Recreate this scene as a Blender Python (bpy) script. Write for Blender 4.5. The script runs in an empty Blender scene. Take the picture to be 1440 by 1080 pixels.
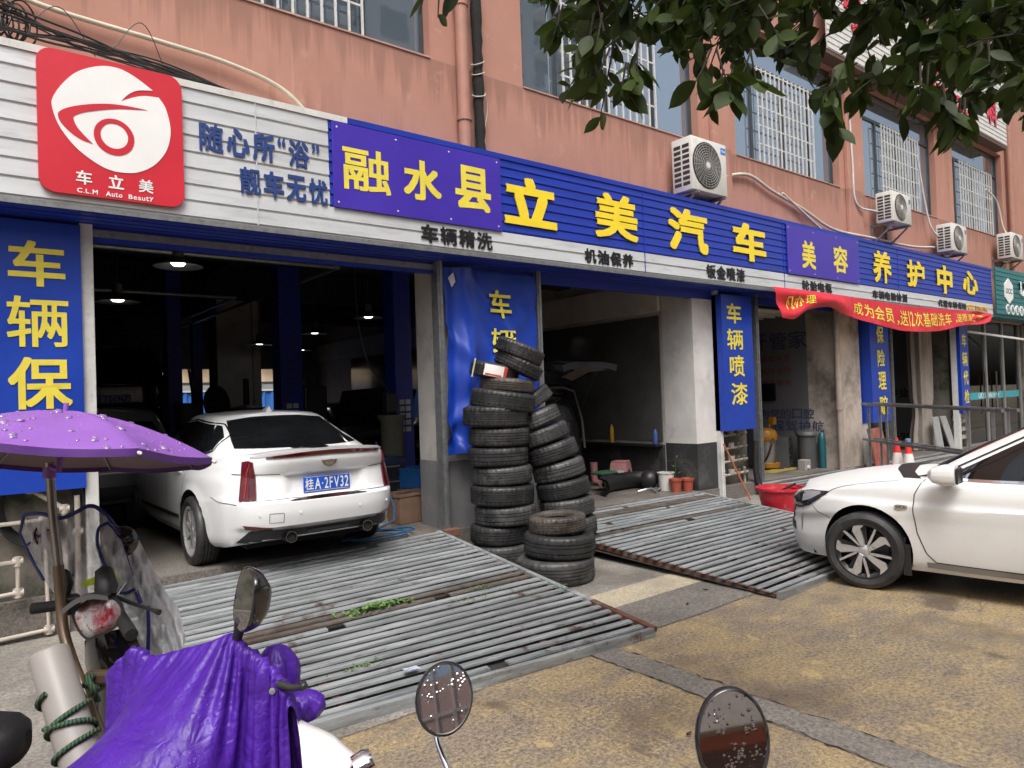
import bpy, bmesh, math, random
import numpy as np
from mathutils import Vector, Matrix
from mathutils.bvhtree import BVHTree

R = math.radians
random.seed(7)
SC = bpy.context.scene
COL = SC.collection

# ------------------------------------------------------------------ camera
cam_d = bpy.data.cameras.new('camera')
cam = bpy.data.objects.new('camera', cam_d)
COL.objects.link(cam)
cam_d.sensor_width = 36.0
cam_d.lens = 36.0 * 998.0 / 1440.0
cam_d.clip_start = 0.05
cam_d.clip_end = 800.0
a, p, r = R(51.5), R(1.0), R(2.0)
dv = Vector((math.cos(a) * math.cos(p), math.sin(a) * math.cos(p), math.sin(p)))
rt = Vector((math.sin(a), -math.cos(a), 0))
up = rt.cross(dv)
r2 = rt * math.cos(r) - up * math.sin(r)
u2 = up * math.cos(r) + rt * math.sin(r)
cam.matrix_world = Matrix(((r2.x, u2.x, -dv.x, 0), (r2.y, u2.y, -dv.y, 0), (r2.z, u2.z, -dv.z, 1.78), (0, 0, 0, 1)))
SC.camera = cam

# ------------------------------------------------------------------ world, sun, exposure
SUN_EL, SUN_AZ = R(58), R(215)
W = bpy.data.worlds.new('World')
SC.world = W
W.use_nodes = True
wt = W.node_tree
sky = wt.nodes.new('ShaderNodeTexSky')
sky.sky_type = 'NISHITA'
sky.sun_disc = False
sky.sun_elevation = SUN_EL
sky.sun_rotation = SUN_AZ
sky.air_density = 1.0
sky.dust_density = 7.0
sky.ozone_density = 1.0
hs = wt.nodes.new('ShaderNodeHueSaturation')
hs.inputs['Saturation'].default_value = 0.42
bg = wt.nodes['Background']
wt.links.new(sky.outputs[0], hs.inputs['Color'])
wt.links.new(hs.outputs[0], bg.inputs[0])
bg.inputs[1].default_value = 0.13
sd = bpy.data.lights.new('sun', 'SUN')
sd.energy = 1.1
sd.angle = R(25)
sd.color = (1.0, 0.975, 0.94)
sun = bpy.data.objects.new('sun', sd)
COL.objects.link(sun)
# direction towards the sun (Nishita: rotation measured clockwise from +Y seen from above)
sdir = Vector((math.sin(SUN_AZ) * math.cos(SUN_EL), math.cos(SUN_AZ) * math.cos(SUN_EL), math.sin(SUN_EL)))
sun.rotation_euler = sdir.to_track_quat('Z', 'Y').to_euler()
SC.view_settings.view_transform = 'Standard'
SC.view_settings.look = 'None'
SC.view_settings.gamma = 1
SC.view_settings.exposure = 0.72
SC.render.engine = 'CYCLES'
SC.cycles.use_denoising = True
SC.cycles.max_bounces = 8
SC.cycles.transparent_max_bounces = 12
SC.cycles.sample_clamp_indirect = 6
SC.cycles.caustics_reflective = False
SC.cycles.caustics_refractive = False

# ------------------------------------------------------------------ materials
def col4(c):
    return (c[0], c[1], c[2], 1.0)

class NT:
    """small helper around a material node tree"""
    def __init__(s, name):
        s.m = bpy.data.materials.new(name)
        s.m.use_nodes = True
        s.t = s.m.node_tree
        s.b = s.t.nodes['Principled BSDF']
        s.o = s.t.nodes['Material Output']
    def n(s, t, **kw):
        n = s.t.nodes.new(t)
        for k, v in kw.items():
            if k.startswith('i_'):
                n.inputs[k[2:].replace('_', ' ')].default_value = v
            else:
                setattr(n, k, v)
        return n
    def l(s, a, b):
        s.t.links.new(a, b)
    def coord(s, world=False, scale=None):
        if world:
            o = s.n('ShaderNodeNewGeometry').outputs['Position']
        else:
            o = s.n('ShaderNodeTexCoord').outputs['Object']
        if scale:
            mp = s.n('ShaderNodeMapping')
            mp.inputs['Scale'].default_value = scale
            s.l(o, mp.inputs[0])
            o = mp.outputs[0]
        return o
    def noise(s, co, scale, detail=6, rough=.6):
        n = s.n('ShaderNodeTexNoise')
        n.inputs['Scale'].default_value = scale
        n.inputs['Detail'].default_value = detail
        n.inputs['Roughness'].default_value = rough
        s.l(co, n.inputs['Vector'])
        return n.outputs['Fac']
    def ramp(s, f, a, b, ca=(0, 0, 0), cb=(1, 1, 1)):
        n = s.n('ShaderNodeValToRGB')
        n.color_ramp.elements[0].position = a
        n.color_ramp.elements[0].color = col4(ca)
        n.color_ramp.elements[1].position = b
        n.color_ramp.elements[1].color = col4(cb)
        s.l(f, n.inputs[0])
        return n.outputs[0]
    def mix(s, f, a, b, mode='MIX'):
        n = s.n('ShaderNodeMix', data_type='RGBA', blend_type=mode)
        for i, v in ((0, f), (6, a), (7, b)):
            if isinstance(v, (int, float)):
                n.inputs[i].default_value = v
            elif isinstance(v, tuple):
                n.inputs[i].default_value = col4(v)
            else:
                s.l(v, n.inputs[i])
        return n.outputs[2]
    def math(s, op, a, b):
        n = s.n('ShaderNodeMath', operation=op)
        for i, v in ((0, a), (1, b)):
            if isinstance(v, (int, float)):
                n.inputs[i].default_value = v
            else:
                s.l(v, n.inputs[i])
        return n.outputs[0]
    def bump(s, h, strength, dist=.01):
        n = s.n('ShaderNodeBump')
        n.inputs['Strength'].default_value = strength
        n.inputs['Distance'].default_value = dist
        s.l(h, n.inputs['Height'])
        s.l(n.outputs[0], s.b.inputs['Normal'])

def M(name, c, rough=.5, metal=0.0, var=.12, vs=5.0, bump=0.0, bs=60.0, dirt=None, world=False,
      coat=0.0, emit=None, spec=None, rvar=.1, stretch=None, alpha=None, trans=None):
    k = NT(name)
    co = k.coord(world, stretch)
    f = k.noise(co, vs)
    lo = tuple(max(0, x * (1 - var)) for x in c)
    hi = tuple(min(1, x * (1 + var)) for x in c)
    cc = k.ramp(f, .3, .7, lo, hi)
    if dirt:
        dcol, amt, ds = dirt
        g = k.noise(co, ds, 8, .7)
        g = k.ramp(g, .62 - amt * .3, .78 - amt * .2)
        cc = k.mix(k.math('MULTIPLY', g, min(1, amt * 1.4)), cc, dcol)
    k.l(cc, k.b.inputs['Base Color'])
    rr = k.math('MULTIPLY_ADD', f, rvar * 2)
    rr.node.inputs[2].default_value = max(0, rough - rvar)
    k.l(rr, k.b.inputs['Roughness'])
    k.b.inputs['Metallic'].default_value = metal
    if spec is not None:
        k.b.inputs['Specular IOR Level'].default_value = spec
    if coat:
        k.b.inputs['Coat Weight'].default_value = coat
        k.b.inputs['Coat Roughness'].default_value = .05
    if bump:
        k.bump(k.noise(co, bs, 5), bump)
    if emit:
        k.b.inputs['Emission Color'].default_value = col4(emit[0])
        k.b.inputs['Emission Strength'].default_value = emit[1]
    if alpha is not None:
        k.b.inputs['Alpha'].default_value = alpha
    if trans is not None:
        k.b.inputs['Transmission Weight'].default_value = trans
    return k.m

# ------------------------------------------------------------------ mesh builder
def tovec(p):
    return p if isinstance(p, Vector) else Vector(p)

class MB:
    def __init__(s):
        s.v = []; s.f = []; s.mi = []
        s.cur = 0
    def add(s, vs, fs):
        o = len(s.v)
        s.v += [tuple(v) for v in vs]
        s.f += [tuple(i + o for i in f) for f in fs]
        s.mi += [s.cur] * len(fs)
        return s
    def box(s, x0, x1, y0, y1, z0, z1):
        vs = [(x, y, z) for z in (z0, z1) for y in (y0, y1) for x in (x0, x1)]
        return s.add(vs, [(0, 2, 3, 1), (4, 5, 7, 6), (0, 1, 5, 4), (2, 6, 7, 3), (0, 4, 6, 2), (1, 3, 7, 5)])
    def obox(s, c, ax, ay, az):
        c, ax, ay, az = map(tovec, (c, ax, ay, az))
        vs = [c + ax * i + ay * j + az * k for k in (-1, 1) for j in (-1, 1) for i in (-1, 1)]
        return s.add(vs, [(0, 2, 3, 1), (4, 5, 7, 6), (0, 1, 5, 4), (2, 6, 7, 3), (0, 4, 6, 2), (1, 3, 7, 5)])
    def bar(s, a, b, w, h, upv=(0, 0, 1)):
        a, b = tovec(a), tovec(b)
        d = (b - a); L = d.length; d.normalize()
        side = d.cross(tovec(upv))
        if side.length < 1e-4:
            side = d.cross(Vector((1, 0, 0)))
        side.normalize()
        u = side.cross(d)
        return s.obox((a + b) / 2, d * L / 2, side * w / 2, u * h / 2)
    def tube(s, pts, r, n=8, cap=True):
        pts = [tovec(q) for q in pts]
        N = len(pts)
        rs = r if isinstance(r, (list, tuple)) else [r] * N
        t0 = (pts[1] - pts[0]).normalized()
        ref = Vector((0, 0, 1)) if abs(t0.z) < .9 else Vector((1, 0, 0))
        u = t0.cross(ref).normalized()
        vs = []; fs = []
        for i in range(N):
            if i == 0: t = pts[1] - pts[0]
            elif i == N - 1: t = pts[-1] - pts[-2]
            else: t = (pts[i + 1] - pts[i]).normalized() + (pts[i] - pts[i - 1]).normalized()
            if t.length < 1e-9: t = t0.copy()
            t.normalize()
            u = (u - t * u.dot(t))
            if u.length < 1e-6: u = t.orthogonal()
            u.normalize()
            w = t.cross(u)
            for k in range(n):
                an = 2 * math.pi * k / n
                vs.append(pts[i] + (u * math.cos(an) + w * math.sin(an)) * rs[i])
        for i in range(N - 1):
            for k in range(n):
                k2 = (k + 1) % n
                fs.append((i * n + k, i * n + k2, (i + 1) * n + k2, (i + 1) * n + k))
        if cap:
            fs.append(tuple(range(n - 1, -1, -1)))
            fs.append(tuple((N - 1) * n + k for k in range(n)))
        return s.add(vs, fs)
    def lathe(s, prof, n=24, o=(0, 0, 0), ax=(0, 0, 1), closed=False, a0=0, a1=None):
        ax = tovec(ax).normalized(); o = tovec(o)
        u = ax.orthogonal().normalized() if abs(ax.z) < .99 else Vector((1, 0, 0))
        w = ax.cross(u)
        full = a1 is None
        steps = n if full else n + 1
        P = len(prof); vs = []; fs = []
        for k in range(steps):
            an = a0 + (2 * math.pi if full else (a1 - a0)) * k / n
            d = u * math.cos(an) + w * math.sin(an)
            for (rr, zz) in prof:
                vs.append(o + d * rr + ax * zz)
        for k in range(n):
            k2 = (k + 1) % steps
            for i in range(P if closed else P - 1):
                j = (i + 1) % P
                fs.append((k * P + i, k2 * P + i, k2 * P + j, k * P + j))
        return s.add(vs, fs)
    def grid(s, G):
        """G[i][j] points"""
        ni, nj = len(G), len(G[0])
        vs = [q for row in G for q in row]
        fs = [(i * nj + j, (i + 1) * nj + j, (i + 1) * nj + j + 1, i * nj + j + 1) for i in range(ni - 1) for j in range(nj - 1)]
        return s.add(vs, fs)
    def prism(s, poly, o, u, v, n, t):
        """2-D polygon in plane (o,u,v), extruded by t along n"""
        o, u, v, n = map(tovec, (o, u, v, n))
        b = [o + u * q[0] + v * q[1] for q in poly]
        N = len(b)
        vs = b + [q + n * t for q in b]
        fs = [tuple(range(N - 1, -1, -1)), tuple(range(N, 2 * N))]
        fs += [(i, (i + 1) % N, N + (i + 1) % N, N + i) for i in range(N)]
        return s.add(vs, fs)
    def xf(s, mat):
        s.v = [tuple(mat @ Vector(q)) for q in s.v]
        return s
    def join(s, other):
        o = len(s.v)
        s.v += other.v
        s.f += [tuple(i + o for i in f) for f in other.f]
        s.mi += other.mi
        return s
    def mesh(s, name, mats, smooth=None, bevel=0, weld=False, fixn=False):
        me = bpy.data.meshes.new(name)
        me.from_pydata(s.v, [], s.f)
        mats = mats if isinstance(mats, (list, tuple)) else [mats]
        for m in mats:
            me.materials.append(m)
        if len(mats) > 1:
            me.polygons.foreach_set('material_index', s.mi)
        if weld or bevel or fixn:
            bm = bmesh.new(); bm.from_mesh(me)
            if weld:
                bmesh.ops.remove_doubles(bm, verts=bm.verts, dist=weld if isinstance(weld, float) else 1e-4)
            if fixn:
                bmesh.ops.recalc_face_normals(bm, faces=bm.faces)
            if bevel:
                es = [e for e in bm.edges if len(e.link_faces) == 2 and e.calc_face_angle(0) > .6]
                bmesh.ops.bevel(bm, geom=es, offset=bevel, segments=2, profile=.5, affect='EDGES', clamp_overlap=True)
            bm.to_mesh(me); bm.free()
        if smooth is not None:
            me.polygons.foreach_set('use_smooth', [True] * len(me.polygons))
            if smooth < 180:
                me.set_sharp_from_angle(angle=R(smooth))
        me.update()
        return me
    def build(s, name, mats, parent=None, local=False, **kw):
        """local=False: coordinates are world ones, moved into the parent's frame (parents are unrotated then)"""
        if not local and s.v:
            if parent is not None:
                q = parent
                off = Vector((0, 0, 0))
                while q is not None:
                    off += q.location
                    q = q.parent
            else:
                A = np.array(s.v)
                off = Vector(((A[:, 0].min() + A[:, 0].max()) / 2, (A[:, 1].min() + A[:, 1].max()) / 2, A[:, 2].min()))
            s.v = [(q[0] - off.x, q[1] - off.y, q[2] - off.z) for q in s.v]
        me = s.mesh(name, mats, **kw)
        ob = bpy.data.objects.new(name, me)
        COL.objects.link(ob)
        if parent is not None:
            ob.parent = parent
        elif not local and s.v is not None:
            ob.location = off
        return ob

def thing(name, label, cat, loc=(0, 0, 0), rz=0, group=None):
    o = bpy.data.objects.new(name, None)
    o.empty_display_size = .1
    COL.objects.link(o)
    o.location = loc
    o.rotation_euler = (0, 0, rz)
    o['label'] = label; o['category'] = cat
    if group: o['group'] = group
    return o

def tag(o, label, cat, group=None):
    o['label'] = label; o['category'] = cat
    if group: o['group'] = group
    return o

def struct(o):
    o['kind'] = 'structure'
    return o

def copy_tree(o, parent=None):
    c = o.copy(); COL.objects.link(c)
    if parent is not None: c.parent = parent
    for ch in [x for x in bpy.data.objects if x.parent == o and x != c]:
        copy_tree(ch, c)
    return c

# ------------------------------------------------------------------ lettering
_gl = {}
def glyph(ch, bold):
    k = (ch, bold)
    if k not in _gl:
        cu = bpy.data.curves.new('t', 'FONT')
        cu.body = ch
        cu.extrude = .5
        cu.offset = bold
        cu.resolution_u = 3
        ob = bpy.data.objects.new('t', cu)
        COL.objects.link(ob)
        dg = bpy.context.evaluated_depsgraph_get()
        me = bpy.data.meshes.new_from_object(ob.evaluated_get(dg))
        A = np.array([v.co[:] for v in me.vertices])
        F = [tuple(q.vertices) for q in me.polygons]
        bpy.data.objects.remove(ob); bpy.data.curves.remove(cu); bpy.data.meshes.remove(me)
        _gl[k] = (A, F)
    return _gl[k]

def put_glyph(mb, ch, o, u, v, w, h, t, bold=.035, fn=None):
    """character ch filling the box w x h whose lower left corner is o; u,v unit axes; t thickness towards u x v"""
    A, F = glyph(ch, 0.0)
    lo, hi = A.min(0), A.max(0)
    o, u, v = map(tovec, (o, u, v))
    n = u.cross(v)
    d = bold * .85 * float(np.clip(1.15 - len(A) / 480, .42, 1))
    sh = [(0, 0)] if d < .006 else ([(-d, -d), (d, d), (-d, d), (d, -d), (0, 0)] if h < .3 else [(-d, -d), (0, -d), (d, -d), (-d, 0), (d, 0), (-d, d), (0, d), (d, d)])
    span = hi - lo
    for k, (dx, dy) in enumerate(sh):
        B = (A - lo) / np.maximum(span, 1e-6)
        B[:, 0] = d + B[:, 0] * (1 - 2 * d) + dx
        B[:, 1] = d + B[:, 1] * (1 - 2 * d) + dy
        tk = t - .00012 * k
        out = []
        for q in B:
            P = o + u * (q[0] * w) + v * (q[1] * h) + n * (tk * q[2] + .0001 * k)
            out.append(fn(P) if fn else P)
        mb.add(out, F)

def put_text(mb, txt, o, u, v, W_, h, t, bold=.03, gap=.12, fn=None):
    """spread the characters over width W_ (natural widths scaled for latin text)"""
    o, u, v = map(tovec, (o, u, v))
    ws = []
    for ch in txt:
        if ch == ' ':
            ws.append(.35); continue
        if ch == '，':
            ws.append(.3); continue
        A, F = glyph(ch, 0.0)
        ws.append(float(np.ptp(A[:, 0])) if ord(ch) < 0x2e80 else .95)
    tot = sum(ws) + gap * (len(txt) - 1)
    k = W_ / tot
    x = 0
    for ch, w in zip(txt, ws):
        if ch != ' ':
            hh, dz = h, 0
            if ch == '，':
                hh = h * .3
            if ch in '.,·':
                hh = h * .16; dz = h * .4 if ch == '·' else 0
            if ch in '"“”':
                hh = h * .35; dz = h * .65
            if ch in 'acemnorsuvwxz':
                hh = h * .74
            if ch == '-':
                hh = h * .12; dz = h * .4
            put_glyph(mb, ch, o + u * (x * k) + v * dz, u, v, w * k, hh, t, bold, fn)
        x += w + gap
EX, EY, EZ = Vector((1, 0, 0)), Vector((0, 1, 0)), Vector((0, 0, 1))
def lerp(a, b, t): return a + (b - a) * t
def ip(tab, x):
    return np.interp(x, [q[0] for q in tab], [q[1] for q in tab])
def sip(tab, x):
    """smooth (monotone-ish cubic) interpolation"""
    X = np.array([q[0] for q in tab], float); Yv = np.array([q[1] for q in tab], float)
    x = np.clip(np.asarray(x, float), X[0], X[-1])
    m = np.gradient(Yv, X)
    dl = np.diff(Yv) / np.diff(X)
    for i in range(1, len(X) - 1):
        if dl[i - 1] * dl[i] <= 0: m[i] = 0
        else:
            m[i] = 2 * dl[i-1] * dl[i] / (dl[i-1] + dl[i])
    m[0], m[-1] = dl[0], dl[-1]
    i = np.clip(np.searchsorted(X, x, side='right') - 1, 0, len(X) - 2)
    h = X[i + 1] - X[i]; t = (x - X[i]) / h
    return ((2*t**3 - 3*t**2 + 1) * Yv[i] + (t**3 - 2*t**2 + t) * h * m[i] + (-2*t**3 + 3*t**2) * Yv[i+1] + (t**3 - t**2) * h * m[i+1])
def smooth01(x, a, b):
    t = np.clip((x - a) / (b - a), 0, 1)
    return t * t * (3 - 2 * t)
# ================================================================== materials
def stucco():
    k = NT('pink_stucco')
    co = k.coord(True)
    f = k.noise(co, .9, 8, .65)
    c = k.ramp(f, .3, .72, (.37, .182, .137), (.47, .243, .185))
    st = k.noise(k.coord(True, (3.0, 1, .22)), 1.6, 8, .7)        # rain streaks run down
    c = k.mix(k.math('MULTIPLY', k.math('MULTIPLY', k.ramp(st, .47, .66), k.ramp(k.noise(co, .45, 3), .5, .64)), .6), c, (.21, .10, .076))
    s2 = k.noise(k.coord(True, (9.0, 1, .35)), 1.1, 6, .6)
    c = k.mix(k.math('MULTIPLY', k.ramp(s2, .66, .7), .25), c, (.55, .36, .29))
    sp = k.n('ShaderNodeSeparateXYZ'); k.l(co, sp.inputs[0])
    run = k.noise(k.coord(True, (11, 1, .25)), 1.0, 6, .6)            # dirt washed down from the sills
    lim = k.math('MULTIPLY_ADD', run, 1.9); lim.node.inputs[2].default_value = 4.32
    drip = k.math('MULTIPLY', k.ramp(k.math('SUBTRACT', sp.outputs[2], lim), -.12, .3), k.math('LESS_THAN', sp.outputs[2], 5.675))
    c = k.mix(k.math('MULTIPLY', drip, .5), c, (.2, .105, .08))
    c = k.mix(k.math('MULTIPLY', k.ramp(k.noise(co, 2.6, 8, .75), .6, .66), .35), c, (.52, .33, .27))
    k.l(c, k.b.inputs['Base Color'])
    k.b.inputs['Roughness'].default_value = .85
    k.bump(k.noise(co, 140, 4), .35, .004)
    return k.m

def street_mat():
    k = NT('worn_yellow_concrete')
    co = k.coord(True)
    big = k.noise(co, .55, 6, .6)
    mid = k.noise(k.coord(True, (1, 1.7, 1)), 2.2, 8, .75)
    fine = k.noise(co, 42, 6, .9)
    base = k.ramp(fine, .40, .61, (.075, .058, .044), (.37, .305, .225))
    yel = k.ramp(fine, .4, .6, (.15, .105, .052), (.56, .43, .225))
    m = k.math('ADD', k.math('MULTIPLY', mid, .75), k.math('MULTIPLY', big, .35))
    c = k.mix(k.math('MULTIPLY', k.ramp(m, .48, .62), .8), base, yel)
    y2 = k.noise(k.coord(True, (1.2, .8, 1)), 3.3, 10, .7)
    c = k.mix(k.math('MULTIPLY', k.ramp(y2, .6, .64), .5), c, (.56, .42, .19))
    wet = k.noise(co, .62, 8, .68)
    wm = k.ramp(wet, .52, .64)
    c = k.mix(k.math('MULTIPLY', wm, .62), c, (.095, .076, .062))
    vor = k.n('ShaderNodeTexVoronoi', feature='DISTANCE_TO_EDGE')
    vor.inputs['Scale'].default_value = .34
    nz = k.n('ShaderNodeTexNoise'); nz.inputs['Scale'].default_value = 3; nz.inputs['Detail'].default_value = 6
    k.l(co, nz.inputs['Vector'])
    vm = k.n('ShaderNodeVectorMath', operation='MULTIPLY_ADD')
    k.l(nz.outputs['Color'], vm.inputs[0]); vm.inputs[1].default_value = (.35, .35, .35); k.l(co, vm.inputs[2])
    k.l(vm.outputs[0], vor.inputs['Vector'])
    c = k.mix(k.math('MULTIPLY', k.ramp(vor.outputs['Distance'], .0, .004, (.7, .7, .7), (0, 0, 0)), k.ramp(big, .52, .6)), c, (.05, .042, .035))
    sp = k.noise(co, 150, 2, .5)
    c = k.mix(k.ramp(sp, .66, .72), c, (.6, .56, .48))
    oil = k.ramp(k.noise(co, 1.35, 5, .55), .63, .69)                  # oil and damp marks
    c = k.mix(k.math('MULTIPLY', oil, .7), c, (.07, .055, .046))
    spot = k.n('ShaderNodeTexVoronoi'); spot.inputs['Scale'].default_value = 1.9; k.l(vm.outputs[0], spot.inputs['Vector'])
    c = k.mix(k.math('MULTIPLY', k.ramp(spot.outputs['Distance'], .035, .06, (1, 1, 1), (0, 0, 0)), .75), c, (.045, .035, .03))
    tk = k.noise(k.coord(True, (9, .35, 1)), 1.0, 4, .6)               # scuffs of tyres rolling out of the bays
    c = k.mix(k.math('MULTIPLY', k.ramp(tk, .58, .7), .3), c, (.11, .085, .065))
    k.l(c, k.b.inputs['Base Color'])
    k.l(k.ramp(wet, .4, .68, (.72, .72, .72), (.24, .24, .24)), k.b.inputs['Roughness'])
    k.bump(fine, .5, .006)
    return k.m

def concrete_mat(name, lo, hi, wetness=.4, yellow=0):
    k = NT(name)
    co = k.coord(True)
    fine = k.noise(co, 42, 6, .9)
    big = k.noise(co, 1.1, 8, .65)
    c = k.ramp(fine, .4, .6, lo, hi)
    c = k.mix(k.math('MULTIPLY', k.ramp(big, .45, .65), .45), c, tuple(x * .45 for x in lo))
    if yellow:
        c = k.mix(k.math('MULTIPLY', k.ramp(k.noise(co, 4, 8, .7), .55, .68), yellow), c, (.55, .42, .2))
    k.l(c, k.b.inputs['Base Color'])
    k.l(k.ramp(big, .4, .65, (.8, .8, .8), (.8 - wetness,) * 3), k.b.inputs['Roughness'])
    k.bump(fine, .5, .006)
    return k.m

def galv_mat():
    k = NT('galvanised_bars')
    co = k.coord(True)
    f = k.noise(k.coord(True, (.5, 6, 6)), 2.2, 8, .7)
    c = k.ramp(f, .34, .66, (.155, .172, .18), (.43, .455, .465))
    rust = k.noise(co, 1.5, 10, .75)
    rust2 = k.noise(k.coord(True, (3, 9, 9)), 1.6, 8, .7)
    c = k.mix(k.math('MULTIPLY', k.ramp(rust, .585, .66), .9), c, (.085, .032, .018))
    c = k.mix(k.math('MULTIPLY', k.ramp(rust2, .58, .66), .55), c, (.05, .042, .036))
    pale = k.noise(k.coord(True, (2, 5, 5)), 3, 8, .7)
    c = k.mix(k.math('MULTIPLY', k.ramp(pale, .6, .7), .5), c, (.55, .56, .55))
    k.l(c, k.b.inputs['Base Color'])
    k.b.inputs['Metallic'].default_value = .25
    k.l(k.ramp(f, .3, .7, (.3, .3, .3), (.6, .6, .6)), k.b.inputs['Roughness'])
    k.bump(k.noise(co, 40, 5), .25, .004)
    return k.m

def paint_white(name='white_car_paint', c=(.82, .83, .84), drops=True, dust=0.0):
    k = NT(name)
    co = k.coord(False)
    f = k.noise(co, 3, 5, .6)
    cc = k.ramp(f, .3, .7, tuple(x * .95 for x in c), c)
    if dust:
        sep = k.n('ShaderNodeSeparateXYZ'); k.l(co, sep.inputs[0])
        # road film: thicker low on the body, where wheels throw it
        h = k.math('ADD', sep.outputs[2], k.math('MULTIPLY', k.noise(co, 4, 8, .7), .35))
        cc = k.mix(k.math('MULTIPLY', k.ramp(h, .28, .85, (1, 1, 1), (0, 0, 0)), dust), cc, (.36, .33, .28))
        cc = k.mix(k.math('MULTIPLY', k.ramp(k.noise(co, 45, 6, .7), .6, .7), dust * .5), cc, (.3, .27, .23))
    k.l(cc, k.b.inputs['Base Color'])
    k.b.inputs['Roughness'].default_value = .32 if not dust else .42
    k.b.inputs['Coat Weight'].default_value = .8 if not dust else .45
    k.b.inputs['Coat Roughness'].default_value = .06 if not dust else .15
    if drops:
        v = k.n('ShaderNodeTexVoronoi'); v.inputs['Scale'].default_value = 55; v.inputs['Randomness'].default_value = 1
        k.l(co, v.inputs['Vector'])
        dr = k.ramp(v.outputs['Distance'], .12, .3, (1, 1, 1), (0, 0, 0))
        dr = k.math('MULTIPLY', dr, k.ramp(k.noise(co, 18, 2), .5, .56))
        k.bump(dr, .35, .003)
    return k.m

def tyre_mat(name='tyre_rubber', c=(.026, .026, .027), dust=.2):
    k = NT(name)
    co = k.coord(False)
    f = k.noise(co, 5, 8, .7)
    cc = k.ramp(f, .35, .7, tuple(x * .6 for x in c), tuple(x * 1.5 for x in c))
    oi = k.n('ShaderNodeObjectInfo')
    of = k.n('ShaderNodeVectorMath', operation='MULTIPLY_ADD'); k.l(oi.outputs['Random'], of.inputs[0]); of.inputs[1].default_value = (40, 40, 40); k.l(co, of.inputs[2])
    cc = k.mix(k.math('MULTIPLY', k.ramp(k.noise(of.outputs[0], 4.5, 8, .75), .48, .66), dust), cc, (.15, .145, .138))
    cc = k.mix(k.math('MULTIPLY', k.ramp(k.noise(of.outputs[0], 3.1, 6, .7), .56, .62), .7), cc, (.008, .008, .009))
    k.l(cc, k.b.inputs['Base Color'])
    k.l(k.ramp(f, .35, .65, (.62, .62, .62), (.36, .36, .36)), k.b.inputs['Roughness'])
    k.bump(k.noise(co, 120, 4), .3, .003)
    return k.m

def cloth_mat(name, c, rough=.42, var=.18, drops=True, sheen=0, spec=.5, crinkle=False):
    k = NT(name)
    co = k.coord(False)
    f = k.noise(co, 6, 6, .6)
    cc = k.ramp(f, .3, .7, tuple(x * (1 - var) for x in c), tuple(min(1, x * (1 + var)) for x in c))
    k.l(cc, k.b.inputs['Base Color'])
    k.l(k.ramp(k.noise(co, 14, 4), .3, .7, (rough - .1,) * 3, (rough + .1,) * 3), k.b.inputs['Roughness'])
    k.b.inputs['Specular IOR Level'].default_value = spec
    h = k.noise(co, 30, 6, .6)
    if drops:
        v = k.n('ShaderNodeTexVoronoi'); v.inputs['Scale'].default_value = 90
        k.l(co, v.inputs['Vector'])
        d = k.math('MULTIPLY', k.ramp(v.outputs['Distance'], .1, .32, (1, 1, 1), (0, 0, 0)), k.ramp(k.noise(co, 12, 3), .5, .6))
        h = k.math('ADD', k.math('MULTIPLY', h, .6), d)
    if crinkle:
        nz = k.n('ShaderNodeTexNoise'); nz.inputs['Scale'].default_value = 5; nz.inputs['Detail'].default_value = 4
        k.l(co, nz.inputs['Vector'])
        vm = k.n('ShaderNodeVectorMath', operation='MULTIPLY_ADD'); k.l(nz.outputs['Color'], vm.inputs[0]); vm.inputs[1].default_value = (.25, .25, .12); k.l(co, vm.inputs[2])
        for sc_, wt_ in ((9, 2.2), (23, 1.0)):
            vo = k.n('ShaderNodeTexVoronoi', feature='DISTANCE_TO_EDGE'); vo.inputs['Scale'].default_value = sc_; k.l(vm.outputs[0], vo.inputs['Vector'])
            h = k.math('ADD', h, k.math('MULTIPLY', k.math('MINIMUM', vo.outputs['Distance'], .25), wt_ * 3))
        k.bump(h, .32, .006)
        return k.m
    k.bump(h, .3, .004)
    return k.m

def plaster_mat(name, c, stain=.4, scol=(.1, .09, .08)):
    return M(name, c, .85, var=.12, vs=3, bump=.2, bs=60, dirt=(scol, stain, 2.2), world=True)

PINK = stucco()
SILVER = M('silver_cladding', (.56, .58, .6), .4, .15, .1, 1.2, dirt=((.25, .24, .22), .35, 3), world=True, stretch=(.6, 1, 4))
BLUE = M('blue_cladding', (.012, .035, .33), .38, 0, .15, 2, dirt=((.02, .03, .14), .3, 3), world=True, stretch=(.6, 1, 4))
BLUEV = M('violet_blue_vinyl', (.055, .03, .36), .32, 0, .1, 1.5, world=True)
BANNER = M('blue_banner_vinyl', (.008, .045, .36), .38, 0, .12, 1.3, world=True, bump=.15, bs=14)
YEL = M('yellow_letter', (.82, .62, .03), .4, 0, .06, 8, world=True)
YELB = M('yellow_print', (.74, .62, .07), .45, 0, .08, 5, world=True)
NAVY = M('navy_letter', (.02, .05, .2), .4, 0, .1, 8, world=True)
BLK = M('black_letter', (.012, .012, .014), .4, 0, .2, 8, world=True)
REDS = M('red_sign', (.58, .022, .04), .35, 0, .08, 1.5, world=True)
WHT = M('white_sign', (.8, .8, .8), .4, 0, .04, 3, world=True)
WSTEEL = M('white_steel', (.6, .6, .585), .45, 0, .1, 6, dirt=((.3, .24, .18), .3, 14), world=True)
DARKFR = M('dark_window_frame', (.06, .07, .08), .4, .3, .15, 5, world=True)
GREYP = plaster_mat('pale_grey_plaster', (.45, .43, .41), .3)
GREYD = plaster_mat('dado_grey_paint', (.16, .16, .165), .3, (.3, .29, .28))
DADOK = M('black_dado_paint', (.03, .03, .032), .5, 0, .3, 2, dirt=((.28, .27, .26), .25, 1.6), world=True)
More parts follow.
